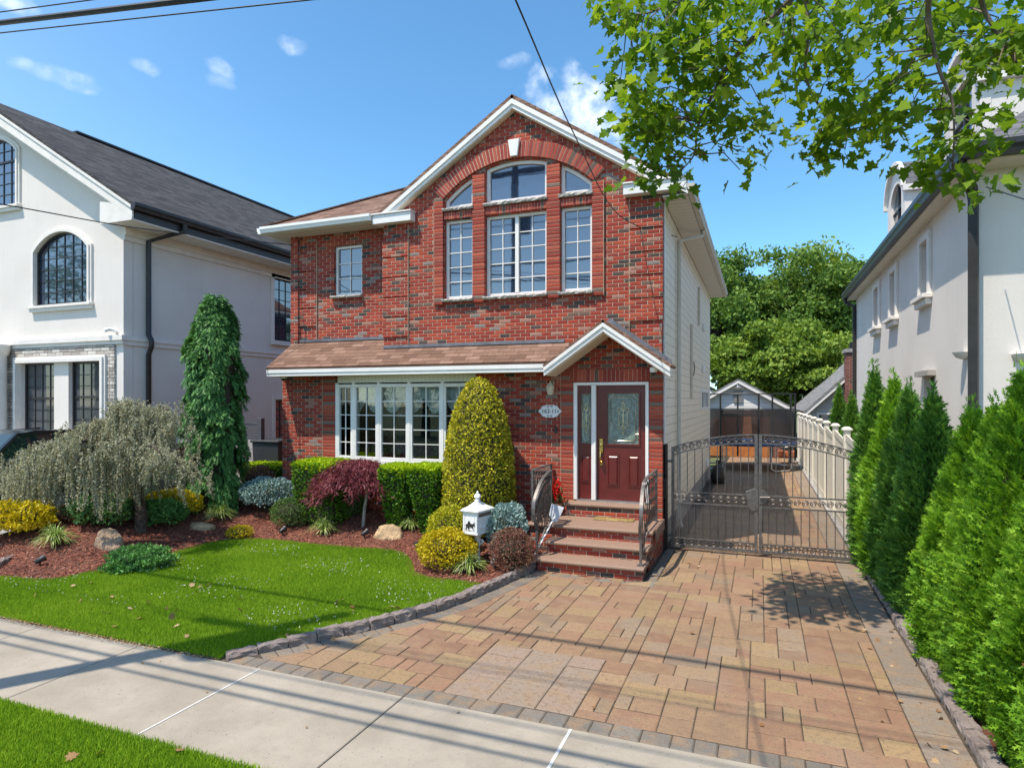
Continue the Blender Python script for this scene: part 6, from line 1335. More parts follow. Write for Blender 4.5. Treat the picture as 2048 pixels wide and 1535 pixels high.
# clipped yews: lime tops, dark sides, narrower at the foot
def hedge(label, c, w, h, d, foot=.62, n=5200, seed=1, m=YEW):
    t = thing('clipped_hedge', label, 'hedge', c, 'clipped yew hedges'); rg = np.random.default_rng(seed)
    def surf(n, top):
        if top: p_ = rg.uniform(-1, 1, (n, 2)); z = np.ones(n); Nn = np.c_[p_*0, np.ones(n)]
        else:
            s_ = rg.uniform(-1, 1, n); f = rg.integers(0, 4, n); z = rg.uniform(0, 1, n)**.85; p_ = np.where((f < 2)[:, None], np.c_[s_, np.where(f == 0, -1, 1)], np.c_[np.where(f == 2, -1, 1), s_]); Nn = np.c_[np.where((f < 2)[:, None], np.c_[s_*0, np.where(f == 0, -1, 1)], np.c_[np.where(f == 2, -1, 1), s_*0]), -.15 + z*0]
        rd = (1 - .10*np.maximum(0, np.abs(p_).min(axis=1) - .4)); sc = (foot + (1 - foot)*np.minimum(1, z*1.25))*rd
        q_ = p_*sc[:, None] + rg.normal(0, .018, (n, 2)); zz = z - .05*(np.abs(p_).max(axis=1)**6)*top
        return np.c_[c[0] + q_[:, 0]*w/2*(1.02 if top else 1), c[1] + q_[:, 1]*d/2*(1.04 if top else 1), c[2] + zz*h + .03*top - (.16 if top else .05)*rg.uniform(0, 1, n)**2.5], norm(Nn)
    for nm, top, mm, k in (('foliage', False, m, n), ('new_growth', True, LIME, int(n*.75))):
        P, Nn = surf(k, top); U = norm(Nn*.5 + rg.normal(size=(k, 3))*.5 + (0, 0, .35)); F = norm(rg.normal(size=(k, 3))*.8 + Nn*.8)
        leaves_obj(nm, cards(P, U, F, DIAMOND if not top else SPRIG, rg.uniform(.035, .075, k)), mm, t)
    q_ = MB().add([(c[0] + sx*w/2*kk, c[1] + sy*d/2*kk, z) for z, kk in ((c[2], foot*.9), (c[2] + h*.93, .93)) for sx, sy in ((-1,-1),(1,-1),(1,1),(-1,1))], [(0,3,2,1), (4,5,6,7), (0,1,5,4), (1,2,6,5), (2,3,7,6), (3,0,4,7)]); q_.build('inner_branches', TWIGS, t)
def hz_at(x0, x1, ytop, Y, label, d, foot, seed, n=5200, zb=None):
    a = onY(x0, ytop, Y); b_ = onY(x1, ytop, Y); zt = CH + (HY - ytop - 6)*dep(a)/FOC; cx = (a.x + b_.x)/2; zb = bed_z(cx, Y); hedge(label, Vector((cx, Y, zb)), (b_.x - a.x), zt - zb, d, foot, n, seed)
hz_at(607, 694, 916, 10.45, 'square clipped yew with lime green top behind the red maple', .75, .85, 2)
hz_at(772, 826, 926, 10.45, 'clipped yew with lime top between the red maple and its twin by the cone', .55, .50, 3, 4600)
hz_at(830, 890, 926, 10.4, 'clipped yew with lime top right beside the golden cone, narrow at its foot', .55, .38, 4, 4600)
hz_at(498, 566, 922, 11.5, 'low clipped yew with lime top left of the brick house corner', .55, .9, 6, 3600)
# japanese maple
tb = G(728, 1052); k = m_per_px(tb); t = thing('japanese_maple', 'weeping red laceleaf maple on a pale slim trunk in front of the bow window', 'tree', tb)
cw = Vector((tb.x - .28, tb.y + .10, 0)); ztop = CH + (HY - 915)*dep(cw)/FOC; zlow = CH + (HY - 1012)*dep(cw)/FOC; RX = 160*k/2*1.28
tk = MB().tube([tb + Vector((-.02, 0, -.05)), tb + Vector((.0, .02, .35)), tb + Vector((.03, .06, .62)), tb + Vector((-.02, .08, .85))], [.036, .032, .03, .04], 9); tk.build('trunk', BARK_PALE, t)
bmx = MB(); rg = np.random.default_rng(21); Ps, Us = [], []
top = tb + Vector((-.02, .08, .85))
for i in range(230):
    a = rg.uniform(0, 2*np.pi); rr = rg.uniform(.15, 1)**.7; ex = cw.x + RX*rr*math.cos(a) - .05; ey = cw.y + RX*.75*rr*math.sin(a); zt_ = zlow + (ztop - zlow)*math.sqrt(max(0, 1 - rr*rr*.92)) - .10*max(0, -math.cos(a))*rr
    ctrl = Vector((top.x*.5 + ex*.5, top.y*.5 + ey*.5, ztop*.99 - .12*rr)); e_ = Vector((ex, ey, zt_ - .05)); pts = [top.lerp(ctrl, u_).lerp(ctrl.lerp(e_, u_), u_) for u_ in [j/7 for j in range(8)]]
    if i % 4 == 0: bmx.tube(pts, [.018 - .002*j for j in range(8)], 4)
    for j in range(95):
        u_ = rg.uniform(.45, 1.05); p_ = top.lerp(ctrl, u_).lerp(ctrl.lerp(e_, u_), u_); dr = (e_ - ctrl).normalized(); Ps.append(np.array(p_) + rg.normal(0, (.05, .05, .035))); Us.append((dr.x + rg.normal(0, .5), dr.y + rg.normal(0, .5), -.75 + rg.normal(0, .45)))
Ps, Us = np.array(Ps), norm(np.array(Us)); n = len(Ps); bmx.build('branches', BARK, t)
leaves_obj('foliage', cards(Ps, Us, rand_dirs(n), [(0, .04), (.35, .10), (1, 0), (.35, -.10), (0, -.04)], rg.uniform(.05, .12, n)), JMAP, t)
# strap-leaved tufts
def tuft(label, x0, x1, ytop, ybase, seed, n=150):
    c = G((x0 + x1)/2, ybase - (ybase - ytop)*.28); k_ = m_per_px(c); t = thing('striped_grass_tuft', label, 'plant', c, 'striped grass tufts'); rg = np.random.default_rng(seed); Rr = (x1 - x0)*k_/2*1.2; n = int(n*1.35); q_ = []
    for i in range(n):
        a = rg.uniform(0, 2*np.pi); L = Rr*rg.uniform(.75, 1.15); hh = (ybase - ytop)*k_*rg.uniform(.55, .95); d = np.array([math.cos(a), math.sin(a)]); s_ = np.array([-d[1], d[0]])*rg.uniform(.006, .010); pts = []
        fl = rg.uniform(.25, 1)
        for j in range(6): u_ = j/5; r_ = L*fl*u_; z = hh*(1 - .45*fl)*(u_*2.1 - u_*u_*(1.05 + .9*fl)); pts.append((c.x + d[0]*r_, c.y + d[1]*r_, c.z + max(.01, z)))
        for j in range(5):
            p0, p1 = np.array(pts[j]), np.array(pts[j+1]); w0, w1 = (1 - (j/5)**2), (1 - ((j+1)/5)**2) + .08
            q_.append([p0 + (*(s_*w0), 0), p0 - (*(s_*w0), 0), p1 - (*(s_*w1), 0), p1 + (*(s_*w1), 0)])
    co = np.array(q_); me = arr_mesh(co - np.array(c), None); bm = bmesh.new(); bm.from_mesh(me); bmesh.ops.remove_doubles(bm, verts=bm.verts, dist=.0005); bm.to_mesh(me); bm.free()
    mesh_obj('blades', me, LIR, t, c)
tuft('striped grass tuft at the foot of the mailbox before the front yellow shrub', 890, 985, 1098, 1160, 1, 190)
tuft('striped grass tuft right of the tan rock near the yellow shrubs', 792, 848, 1024, 1072, 2, 150)
tuft('striped grass tuft under the left side of the red maple', 612, 682, 1028, 1082, 3, 170)
tuft('striped grass tuft in front of the columnar conifer', 400, 476, 1000, 1054, 4, 170)
tuft('striped grass tuft at the far left beside the round rock', 60, 158, 1042, 1112, 5, 190)
# rocks
def rock(label, x0, x1, ytop, ybase, seed, col, flat=1.0):
    c, w, h = at(x0, x1, ytop, ybase); c = c + Vector((0, w*.25, 0)); bm = bmesh.new(); bmesh.ops.create_icosphere(bm, subdivisions=4, radius=1); rr = random.Random(seed); ph = [rr.uniform(0, 6) for _ in range(9)]
    pl_ = [(Vector((rr.uniform(-1, 1), rr.uniform(-1, 1), rr.uniform(-.2, 1))).normalized(), rr.uniform(.5, .85)) for _ in range(11)]
    for v in bm.verts:
        d = v.co.copy(); k_ = min([1.0] + [o_/max(.05, d.dot(n_)) for n_, o_ in pl_ if d.dot(n_) > .05]); k_ *= 1 + .05*math.sin(d.x*6 + ph[0])*math.sin(d.y*7 + ph[1]) + .03*math.sin(d.z*13 + ph[2] + d.x*9)
        v.co = Vector((d.x*k_*w/2*1.15, d.y*k_*w*.36, d.z*k_*h*.95*flat))
    for f in bm.faces: f.smooth = True
    me = bpy.data.meshes.new('m'); bm.to_mesh(me); bm.free(); o = mesh_obj('garden_rock', me, plain('rock_' + str(seed), col, .9, var=.3, scale=9, bumpd=.03, bscale=22), None, c); tag(o, label, 'rock')
rock('tan pointed garden rock in the mulch right of the red maple trunk', 733, 803, 1042, 1077, 4, (.40, .28, .16))
rock('round brown garden rock left of the juniper mat', 155, 228, 1046, 1092, 9, (.30, .21, .14))
rock('flat tan stone slab beside the yellow shrub near the conifer', 352, 416, 1030, 1056, 12, (.44, .31, .18), .6)
rock('small pale rock at the foot of the yew beside the cone', 824, 852, 1012, 1040, 15, (.40, .36, .30))
rock('small stone beside the left end of the brick wall', 596, 628, 992, 1006, 17, (.34, .33, .31))
# columnar weeping conifer
cc = G(430, 1042); cc = Vector((cc.x*1.05, cc.y*1.05, 0)); cc.z = bed_z(cc.x, cc.y); k = m_per_px(cc); H_ = CH + (HY - 600)*dep(cc)/FOC - cc.z; t = thing('columnar_conifer', 'tall narrow dark green weeping conifer between the two houses', 'tree', cc)
rg = np.random.default_rng(31); Ps, Us, Fs, Ss = [], [], [], []
prw = lambda z: np.interp(z, [0, .06, .2, .45, .65, .78, .88, .96, 1], [.84, .98, 1.04, 1.04, 1.0, .93, .78, .54, .24])
RW = 120*k/2
for i in range(640):
    z = rg.uniform(.01, 1)**.92; a = rg.uniform(0, 2*np.pi); r0 = prw(z)*RW*(.86 + .15*math.sin(a*3 + z*19) + .08*math.sin(a*5 - z*31)) ; ln = rg.uniform(.18, .46)
    for j in range(66):
        u_ = rg.uniform(0, 1); r_ = r0*(.62 + .46*u_ - .10*u_*u_); zz = z*H_ + .10 - ln*u_**1.6 + rg.normal(0, .02); aa_ = a + rg.normal(0, .09)/max(.3, prw(z))
        Ps.append((cc.x + r_*math.cos(aa_), cc.y + r_*math.sin(aa_), cc.z + max(.04, zz))); Us.append((math.cos(aa_)*(.75 - .4*u_) + rg.normal(0, .3), math.sin(aa_)*(.75 - .4*u_) + rg.normal(0, .3), -.15 - .95*u_ + rg.normal(0, .2))); Fs.append((math.cos(aa_) + rg.normal(0, .5), math.sin(aa_) + rg.normal(0, .5), .6 + rg.normal(0, .4)))
Ps, Us, Fs = np.array(Ps), norm(np.array(Us)), norm(np.array(Fs)); n = len(Ps)
WCON = leafm('conifer_sprays', [(.05, (.018, .060, .020)), (.45, (.040, .115, .032)), (.8, (.085, .185, .05)), (1, (.16, .27, .08))], .18, clump=1.6, gain=1.7)
leaves_obj('foliage', cards(Ps, Us, Fs, FAN, rg.uniform(.07, .15, n)), WCON, t)
MB().lathe(cc, [(float(prw(q))*RW*.62, q*H_*.97) for q in (0, .1, .2, .4, .6, .8, .92)] + [(.01, H_*.98)], 14).build('inner_branches', TWIGS, t); MB().tube([cc + Vector((0, 0, -.1)), cc + Vector((0, 0, H_*.9))], [.09, .02], 8).build('trunk', BARK, t)
# weeping cedar
tb = G(280, 1062); k = m_per_px(tb); t = thing('weeping_cedar', 'grey green weeping cedar with a curtain of hanging branches left of the conifer', 'tree', tb)
def wp(px, py, dy=0.0):                                 # a point of the cedar's frame at the trunk's depth (plus dy metres)
    s = (tb.y + dy); return onY(px, py, s)
trk = [tb + Vector((0, 0, -.1)), wp(283, 1030), wp(276, 985, .05), wp(282, 930, .1), wp(262, 870, .1), wp(258, 822, .1)]
arms = [[wp(262, 870, .1), wp(235, 838, .1), wp(240, 812, .1), wp(258, 803, .05), wp(285, 815, 0), wp(300, 850, 0)],
        [wp(282, 930, .1), wp(290, 870, .2), wp(305, 830, .3), wp(322, 812, .2), wp(340, 830, .1), wp(345, 860, .1)],
        [wp(262, 880, .1), wp(225, 850, 0), wp(195, 845, -.1), wp(160, 862, -.25), wp(120, 885, -.3), wp(75, 915, -.4), wp(35, 945, -.5), wp(5, 985, -.5)],
        [wp(225, 850, 0), wp(200, 868, .3), wp(160, 880, .5), wp(110, 900, .5), wp(60, 935, .5), wp(20, 990, .5)],
        [wp(195, 868, 0), wp(170, 880, -.5), wp(130, 900, -.6), wp(90, 925, -.7), wp(60, 950, -.7)],
        [wp(282, 930, .1), wp(310, 915, -.1), wp(340, 912, -.2), wp(362, 930, -.2), wp(372, 955, -.2)],
        [wp(275, 900, .1), wp(255, 880, -.4), wp(230, 890, -.7), wp(205, 920, -.8)], [wp(275, 905, .1), wp(300, 890, -.4), wp(320, 905, -.5), wp(328, 930, -.5)],
        [wp(120, 885, -.3), wp(80, 895, -.1), wp(40, 925, 0), wp(5, 955, 0), wp(-25, 1000, 0)]]
wd = MB().tube(trk, [.11, .10, .085, .07, .05, .035], 9); rg = np.random.default_rng(41)
def cat(pts, m_):
    q_ = []
    P_ = [pts[0]] + pts + [pts[-1]]
    for i in range(1, len(P_) - 2):
        for j in range(m_): u_ = j/m_; A, B, C, D_ = P_[i-1:i+3]; q_.append(.5*((2*B) + (C - A)*u_ + (2*A - 5*B + 4*C - D_)*u_*u_ + (3*B - A - 3*C + D_)*u_**3))
    return q_ + [pts[-1]]
Ps, Us = [], []
def tufts(p_, n_, s_=.03):
    for _ in range(n_): Ps.append(np.array(p_) + rg.normal(0, s_, 3)); d = rg.normal(size=3); d[2] += .1; Us.append(d)
for ai, arm in enumerate(arms):
    ap = cat(arm, 6); wd.tube(ap, [max(.012, .045*(1 - i/len(ap))) for i in range(len(ap))], 6)
    for i, p_ in enumerate(ap):
        if i > 2: tufts(p_, 26, .05)
        for s_ in range((7 if i > 3 else 3) if ai not in (6,) else 3):
            if ai in (0, 1, 5, 7) and rg.uniform() < .5: continue
            st0 = p_ + Vector((rg.normal(0, .10), rg.normal(0, .20), rg.normal(0, .05))); floor_ = bed_z(st0.x, st0.y) + rg.uniform(.10, .6)
            if ai in (0, 1): L = rg.uniform(.2, .8) * (1 if rg.uniform() < .8 else 1.5)
            elif ai in (5, 7): L = rg.uniform(.15, .42)
            else: L = rg.uniform(.35, 1.25)
            L = min(L, max(.1, st0.z - floor_)); ox, oy = rg.normal(0, .09, 2); m_ = max(4, int(L/.018)); prev = None; sway = rg.uniform(0, 6); pts = []
            for j in range(m_ + 1):
                u_ = j/m_; q_ = st0 + Vector((ox*u_**.5 + .02*math.sin(sway + u_*8), oy*u_**.5, .03*math.sin(u_*3) - L*u_)); pts.append(q_); tufts(q_, 6, .017)
            if s_ < 3: wd.tube(pts[::4] if len(pts) > 8 else pts, .006, 3)
Ps, Us = np.array(Ps), norm(np.array(Us)); n = len(Ps)
WCED = leafm('cedar_needles', [(.05, (.16, .165, .095)), (.4, (.30, .30, .20)), (.7, (.40, .40, .30)), (.9, (.46, .40, .23)), (1, (.52, .52, .43))], .15, .6, clump=2.0, gain=1.15)
leaves_obj('foliage', cards(Ps, Us, rand_dirs(n), [(-.5, 0), (0, .22), (.5, 0), (0, -.22)], rg.uniform(.022, .045, n)), WCED, t); wd.build('trunk', BARK, t)
# arborvitae hedge
ARB = leafm('arborvitae', [(.05, (.040, .100, .010)), (.4, (.085, .19, .014)), (.75, (.155, .285, .022)), (1, (.26, .38, .05))], .3, clump=1.4, gain=1.6)
ARB_D = leafm('arborvitae_dark', [(.05, (.022, .062, .012)), (.4, (.045, .115, .018)), (.75, (.085, .175, .028)), (1, (.15, .25, .05))], .25, clump=1.4, gain=1.8)
DRY = leafm('dry_sprays', [(.1, (.20, .10, .04)), (.6, (.33, .19, .09)), (1, (.40, .27, .13))], .2)
def arborvitae(label, x, y, H_, Rw, n, m, seed, size=.10, lean=0, dry=0, group='arborvitae hedge trees'):
    t = thing('arborvitae', label, 'tree', (x, y, .02), group); rg = np.random.default_rng(seed)
    n = int(n*1.7); z = rg.uniform(0, 1, n*2)**1.05; pr_ = np.interp(z, [0, .1, .3, .55, .75, .9, 1], [.74, .92, 1, .78, .46, .19, .02]); kk = rg.uniform(size=n*2) < pr_*.9 + .14; z, pr_ = z[kk], pr_[kk]; n = len(z); a = rg.uniform(0, 2*np.pi, n)
    lump = .85 + .19*np.sin(a*5 + seed + 2*np.sin(z*7)) * (.6 + .4*np.sin(z*13 + seed*2)) + .09*np.sin(a*11 + z*6 + seed) + .05*np.sin(z*41 + a*3)
    r = pr_*Rw*lump*(1 - .34*rg.uniform(0, 1, n)**2.2); P = np.c_[x + r*np.cos(a) + lean*z, y + r*np.sin(a), .04 + z*H_ + rg.normal(0, .02, n)]
    rad = np.c_[np.cos(a), np.sin(a), np.zeros(n)]; U = norm(rad*.75 + rg.normal(size=(n, 3))*.33 + np.c_[np.zeros((n, 2)), .25 + .9*z]); tang = np.c_[-np.sin(a), np.cos(a), np.zeros(n)]; F = norm(tang*rg.choice([-1, 1], n)[:, None]*.45 + rg.normal(size=(n, 3))*.5 + rad*.65 + (0, 0, .25))
    leaves_obj('foliage', cards(P, U, F, FAN, rg.uniform(size*.6, size*1.45, n)), m, t)
    k_ = 8; P2 = np.array([(x + lean + rg.normal(0, .03), y + rg.normal(0, .03), .04 + H_*(.92 + .021*i)) for i in range(k_) for _ in range(9)]); n2 = len(P2); leaves_obj('leader', cards(P2, norm(rg.normal(size=(n2, 3))*.4 + (0, 0, 1)), rand_dirs(n2), FAN, rg.uniform(size*.5, size, n2)), m, t)
    MB().lathe((x, y, 0), [(.02, .1), (Rw*.58, .25), (Rw*.60, H_*.35), (Rw*.46, H_*.65), (.02, H_*.93)], 10).build('inner_branches', TWIGS, t); MB().tube([(x, y, -.05), (x, y, .5)], .05, 7).build('trunk', BARK, t)
    if dry:
        nd = 420; zd = rg.uniform(.06, .38, nd); ad = math.atan2(-y, -x) + rg.normal(0, .16, nd); rd = Rw*1.10*np.interp(zd, [0, .2, .4], [.85, .97, 1]); P = np.c_[x + rd*np.cos(ad), y + rd*np.sin(ad), .04 + zd*H_]; leaves_obj('dry_foliage', cards(P, norm(rg.normal(size=(nd, 3)) + (0, 0, -.5)), rand_dirs(nd), FAN, rg.uniform(.05, .10, nd)), DRY, t)
hx = lambda px, X: X / ((-ST + (px - HX)/FOC*CT) / (CT + (px - HX)/FOC*ST))
for i, (px, py, X, Rw, n, m, sz, lab) in enumerate((
    (1749, 757, 1.66, .34, 4200, ARB_D, .11, 'arborvitae farthest from the camera, behind the gate post'),
    (1788, 776, 1.80, .48, 4600, ARB, .105, 'second arborvitae from the gate, with a bright narrow tip'),
    (1818, 795, 1.84, .46, 5200, ARB_D, .10, 'dark arborvitae below the ground floor window of the right house, with a narrow dark tip'),
    (1866, 808, 1.90, .50, 6200, ARB_D, .10, 'broad dark arborvitae directly below the ground floor window of the right house'),
    (1945, 842, 1.92, .48, 7600, ARB, .095, 'shorter bright arborvitae in front of the corner downspout of the right house'),
    (1992, 838, 1.94, .46, 8600, ARB, .09, 'bright arborvitae just right of the corner downspout of the right house'),
    (2046, 775, 1.96, .52, 9500, ARB, .085, 'tallest bright arborvitae at the right picture edge'))):
    y = hx(px, X); p_ = Vector((X, y, 0)); z = CH + (HY - py)*dep(p_)/FOC; arborvitae(lab, X, y, z, Rw, n, m, 50 + i, sz)
arborvitae('near arborvitae with a dry brown patch low on its side at the right picture edge', 1.98, 5.40, 2.48, .48, 10500, ARB, 71, .08, dry=1)
arborvitae('nearest arborvitae, in the lower right corner of the picture', 2.06, 4.80, 2.45, .5, 10500, ARB, 72, .078)
for px, py, X, Y, lab in ((1678, 785, 2.55, 22.0, 'small cone shaped arborvitae behind the vinyl fence in front of the brick chimney'), (1704, 800, 2.75, 21.0, 'small arborvitae behind the vinyl fence beside the far downspout of the right house')):
    p_ = onY(px, py, Y); arborvitae(lab, p_.x, Y, p_.z, .36, 2600, ARB_D, 90 + px, .13, group='arborvitae behind the fence')
# street tree overhead
OX, OY = 3.4, -1.2
PLANE = leafm('plane_leaves', [(.05, (.055, .115, .012)), (.4, (.10, .19, .016)), (.75, (.17, .27, .022)), (1, (.29, .37, .05))], .5, .4, clump=.8, gain=1.2)
tree = thing('plane_tree', 'street plane tree reaching over the driveway with light green lobed leaves', 'tree', (OX, OY, 0))
tr_ = MB().tube([(OX, OY, -.1), (OX, OY, .3), (OX - .05, OY + .1, 2.5), (OX - .1, OY + .3, 4.6), (OX - .3, OY + .5, 6.5), (OX - .2, OY + .6, 8.2)], [.30, .24, .21, .19, .15, .10], 14); tr_.build('trunk', plain('plane_bark', (.26, .24, .18), .9, var=.35, scale=7, bumpd=.02), tree)
fork = Vector((OX - .2, OY + .4, 5.6)); rg = np.random.default_rng(77)
def pp(px, py, Y): return onY(px, py, Y)
BRK = plain('limb_bark', (.16, .125, .09), .9, var=.3, scale=10, bumpd=.012)
limbs = [([fork, pp(1800, -230, 4.6), pp(1600, -20, 6.2), pp(1520, 62, 6.6), pp(1462, 125, 6.8), pp(1425, 190, 6.9), pp(1395, 255, 7.0), pp(1388, 310, 7.0), pp(1350, 352, 7.0)], .04),
         ([fork, pp(1900, -300, 4.6), pp(1858, -10, 6.0), pp(1862, 70, 6.2), pp(1880, 145, 6.3), pp(1905, 205, 6.4), pp(1908, 270, 6.4), pp(1905, 330, 6.4)], .032),
         ([fork, pp(1750, -300, 5.0), pp(1620, -30, 7.0), pp(1616, 60, 7.2), pp(1612, 150, 7.4), pp(1640, 215, 7.4), pp(1690, 262, 7.4)], .035),
         ([fork, pp(1700, -260, 5.0), pp(1480, -60, 6.4), pp(1370, -10, 6.8), pp(1300, 25, 7.0), pp(1240, 30, 7.0)], .035),
         ([fork, pp(1980, -250, 5.2), pp(1960, -20, 6.6), pp(1990, 60, 6.8), pp(2030, 120, 6.9), pp(2070, 180, 7.0)], .035),
         ([fork, pp(1800, -280, 5.2), pp(1760, -20, 7.2), pp(1800, 60, 7.4), pp(1840, 110, 7.5)], .03),
         ([fork, pp(2050, -300, 4.8), pp(2200, -60, 6.2), pp(2320, 100, 7.0)], .05), ([fork, (OX + 1.8, OY + 1.5, 7.2), (OX + 3.2, OY + 2.2, 8.2)], .06), ([fork, (OX + .4, OY - 1.8, 7.4), (OX + .6, OY - 3.4, 8.6)], .06)]
sk = []
for L_, r0 in limbs:
    ap = cat([Vector(q) for q in L_], 6); lb = MB().tube(ap, [max(.007, r0*(1 - .9*i/len(ap))) for i in range(len(ap))], 7); lb.build('limb', BRK, tree); sk += ap
sk = [q for q in sk if q.z < 9]
clus = []
def region(poly, n_, y0, y1):
    P_ = []; xs_ = [p_[0] for p_ in poly]; ys_ = [p_[1] for p_ in poly]
    while len(P_) < n_:
        x = rg.uniform(min(xs_), max(xs_)); y = rg.uniform(min(ys_), max(ys_))
        if inpoly(np.array([x]), np.array([y]), poly)[0]: P_.append(onY(x, y, rg.uniform(y0, y1)))
    return P_
A_ = [(1195, -20), (1560, -20), (1520, 60), (1470, 140), (1440, 200), (1410, 240), (1330, 290), (1270, 285), (1250, 240), (1240, 190), (1262, 150), (1270, 100), (1230, 50)]
B_ = [(1560, -20), (2060, -20), (2060, 85), (1975, 140), (1895, 205), (1800, 275), (1725, 270), (1640, 250), (1580, 200), (1545, 140), (1530, 70)]
clus += region(A_, 60, 6.2, 7.6) + region(B_, 62, 6.3, 7.9)
for px, py, Y in ((1300, 330, 7.0), (1330, 345, 7.0), (1275, 352, 7.0), (1345, 310, 7), (1360, 372, 7), (1238, 172, 7), (1262, 158, 7), (1300, 250, 7), (1430, 265, 7.1), (1475, 240, 7), (1510, 262, 7), (1490, 295, 7.1), (1480, 330, 7), (1440, 230, 7), (1500, 205, 7), (1530, 212, 7), (1640, 255, 7.3), (1660, 290, 7.3), (1622, 285, 7.3), (1625, 320, 7.3), (1690, 290, 7.3), (1680, 230, 7.3),
                  (1780, 265, 7), (1850, 285, 6.5), (1905, 290, 6.4), (1940, 270, 6.4), (1980, 248, 6.4), (2010, 232, 6.4), (1930, 350, 6.4), (1945, 365, 6.4), (1900, 330, 6.4), (1840, 305, 6.5), (2050, 60, 6.8), (2030, 110, 6.8), (1215, 15, 7), (1250, 20, 7), (1265, 60, 7)): clus += [onY(px, py, Y)]*1
clus += [Vector((rg.uniform(1.9, 5.0), rg.uniform(3.5, 6.5), rg.uniform(7.2, 9))) for _ in range(14)]
tw = MB(); Ps, Us, Fs = [], [], []
for c in clus:
    b_ = min(sk, key=lambda q: (q - c).length + (.25 if q.z < c.z else 0)); m_ = b_.lerp(c, .5) + Vector((rg.normal(0, .05), rg.normal(0, .05), .06)); tw.tube([b_, m_, c + Vector((0, 0, -.05))], [.009, .006, .004], 4)
    for _ in range(int(rg.integers(15, 27))):
        off = rg.normal(0, (.15, .17, .11)); p_ = c + Vector(off); Ps.append(p_); d = Vector((off[0]*2 + rg.normal(0, .35), off[1]*2 + rg.normal(0, .35), -.35 + rg.normal(0, .3))); Us.append(d); Fs.append((rg.normal(0, .45), rg.normal(0, .45), 1.0))
tw.build('twigs', BRK, tree); n = len(Ps)
LEAF5 = [(0, .03, 0), (-.10, .30, .06), (.10, .30, .05), (.20, .56, .14), (.36, .40, .06), (.42, .24, .02), (.66, .34, .05), (.70, .17, 0), (1, 0, -.10), (.70, -.17, 0), (.66, -.34, .05), (.42, -.24, .02), (.36, -.40, .06), (.20, -.56, .14), (.10, -.30, .05), (-.10, -.30, .06), (0, -.03, 0)]
leaves_obj('leaves', cards(np.array(Ps), norm(np.array(Us)), norm(np.array(Fs)), LEAF5, rg.uniform(.065, .155, n)), PLANE, tree)
# trees behind the houses
def big_tree(label, x, y, H_, Rw, seed, m, n=24000, base=.22, size=.26):
    t = thing('broadleaf_tree', label, 'tree', (x, y, 0), 'trees beyond the garage'); rg = np.random.default_rng(seed); tk = MB().tube([(x, y, -.1), (x + .1, y, H_*.3), (x - .1, y, H_*.6), (x, y, H_*.85)], [.38, .28, .16, .05], 8); cl = []
    for i in range(72):
        d = rg.normal(size=3); d /= np.linalg.norm(d); rr = rg.uniform(.45, 1.0); c = np.array((x + d[0]*Rw*rr, y + d[1]*Rw*rr, H_*(base + (1 - base)*(.5 + .5*d[2]*rr*.95)))); cl.append((c, rg.uniform(.11, .33)*Rw)); 
        if i < 14: tk.tube([(x, y, H_*rg.uniform(.25, .6)), tuple((np.array((x, y, c[2]*.85)) + c)/2), tuple(c)], [.12, .07, .03], 5)
    tk.build('trunk', BARK, t); P_ = []; N_ = []
    for c, r in cl:
        k_ = int(n*r/Rw/16); d = rand_dirs(k_); d[:, 2] = np.where(d[:, 2] < -.3, -d[:, 2], d[:, 2]); P_.append(c + d*r*rg.uniform(.4, 1.25, (k_, 1))*(1, 1, .8)); N_.append(d)
    P_, N_ = np.concatenate(P_), np.concatenate(N_); k_ = len(P_); leaves_obj('crown', cards(P_, norm(rg.normal(size=(k_, 3))), norm(N_*.7 + rg.normal(size=(k_, 3))*.7), SPRIG, rg.uniform(size*.55, size*1.2, k_)), m, t)
TG = leafm('tree_leaves', [(.05, (.06, .11, .018)), (.4, (.125, .20, .030)), (.75, (.20, .28, .045)), (1, (.29, .36, .08))], .3, .5, clump=.35, gain=1.35)
TG2 = leafm('tree_leaves_dark', [(.05, (.035, .075, .015)), (.4, (.075, .14, .025)), (.75, (.13, .205, .04)), (1, (.20, .27, .06))], .3, .5, clump=.35, gain=1.45)
for i, (px, py, Y, Rw, m, lab) in enumerate((
    (1440, 500, 44, 4.2, TG2, 'leafy tree right behind the rear corner of the brick house'), (1500, 545, 50, 4.2, TG, 'shorter tree between the corner tree and the tall central tree beyond the garage'), (1580, 500, 46, 4.6, TG2, 'tall dark tree in the middle beyond the garage'),
    (1650, 492, 48, 4.8, TG, 'tallest light green tree right of the middle beyond the garage'), (1715, 515, 45, 4.4, TG2, 'tree beyond the garage touching the right house'), (1540, 640, 41, 3.4, TG, 'lower light green tree directly behind the garage roof'), (1640, 655, 40, 3.4, TG, 'lower light green tree above the brick chimney and pale siding'), (1390, 560, 52, 5.0, TG, 'tree mostly hidden behind the brick house'), (1790, 540, 52, 5, TG, 'tree mostly hidden behind the right house'))):
    p_ = onY(px, py, Y); big_tree(lab, p_.x, Y, p_.z, Rw, 100 + i, m)
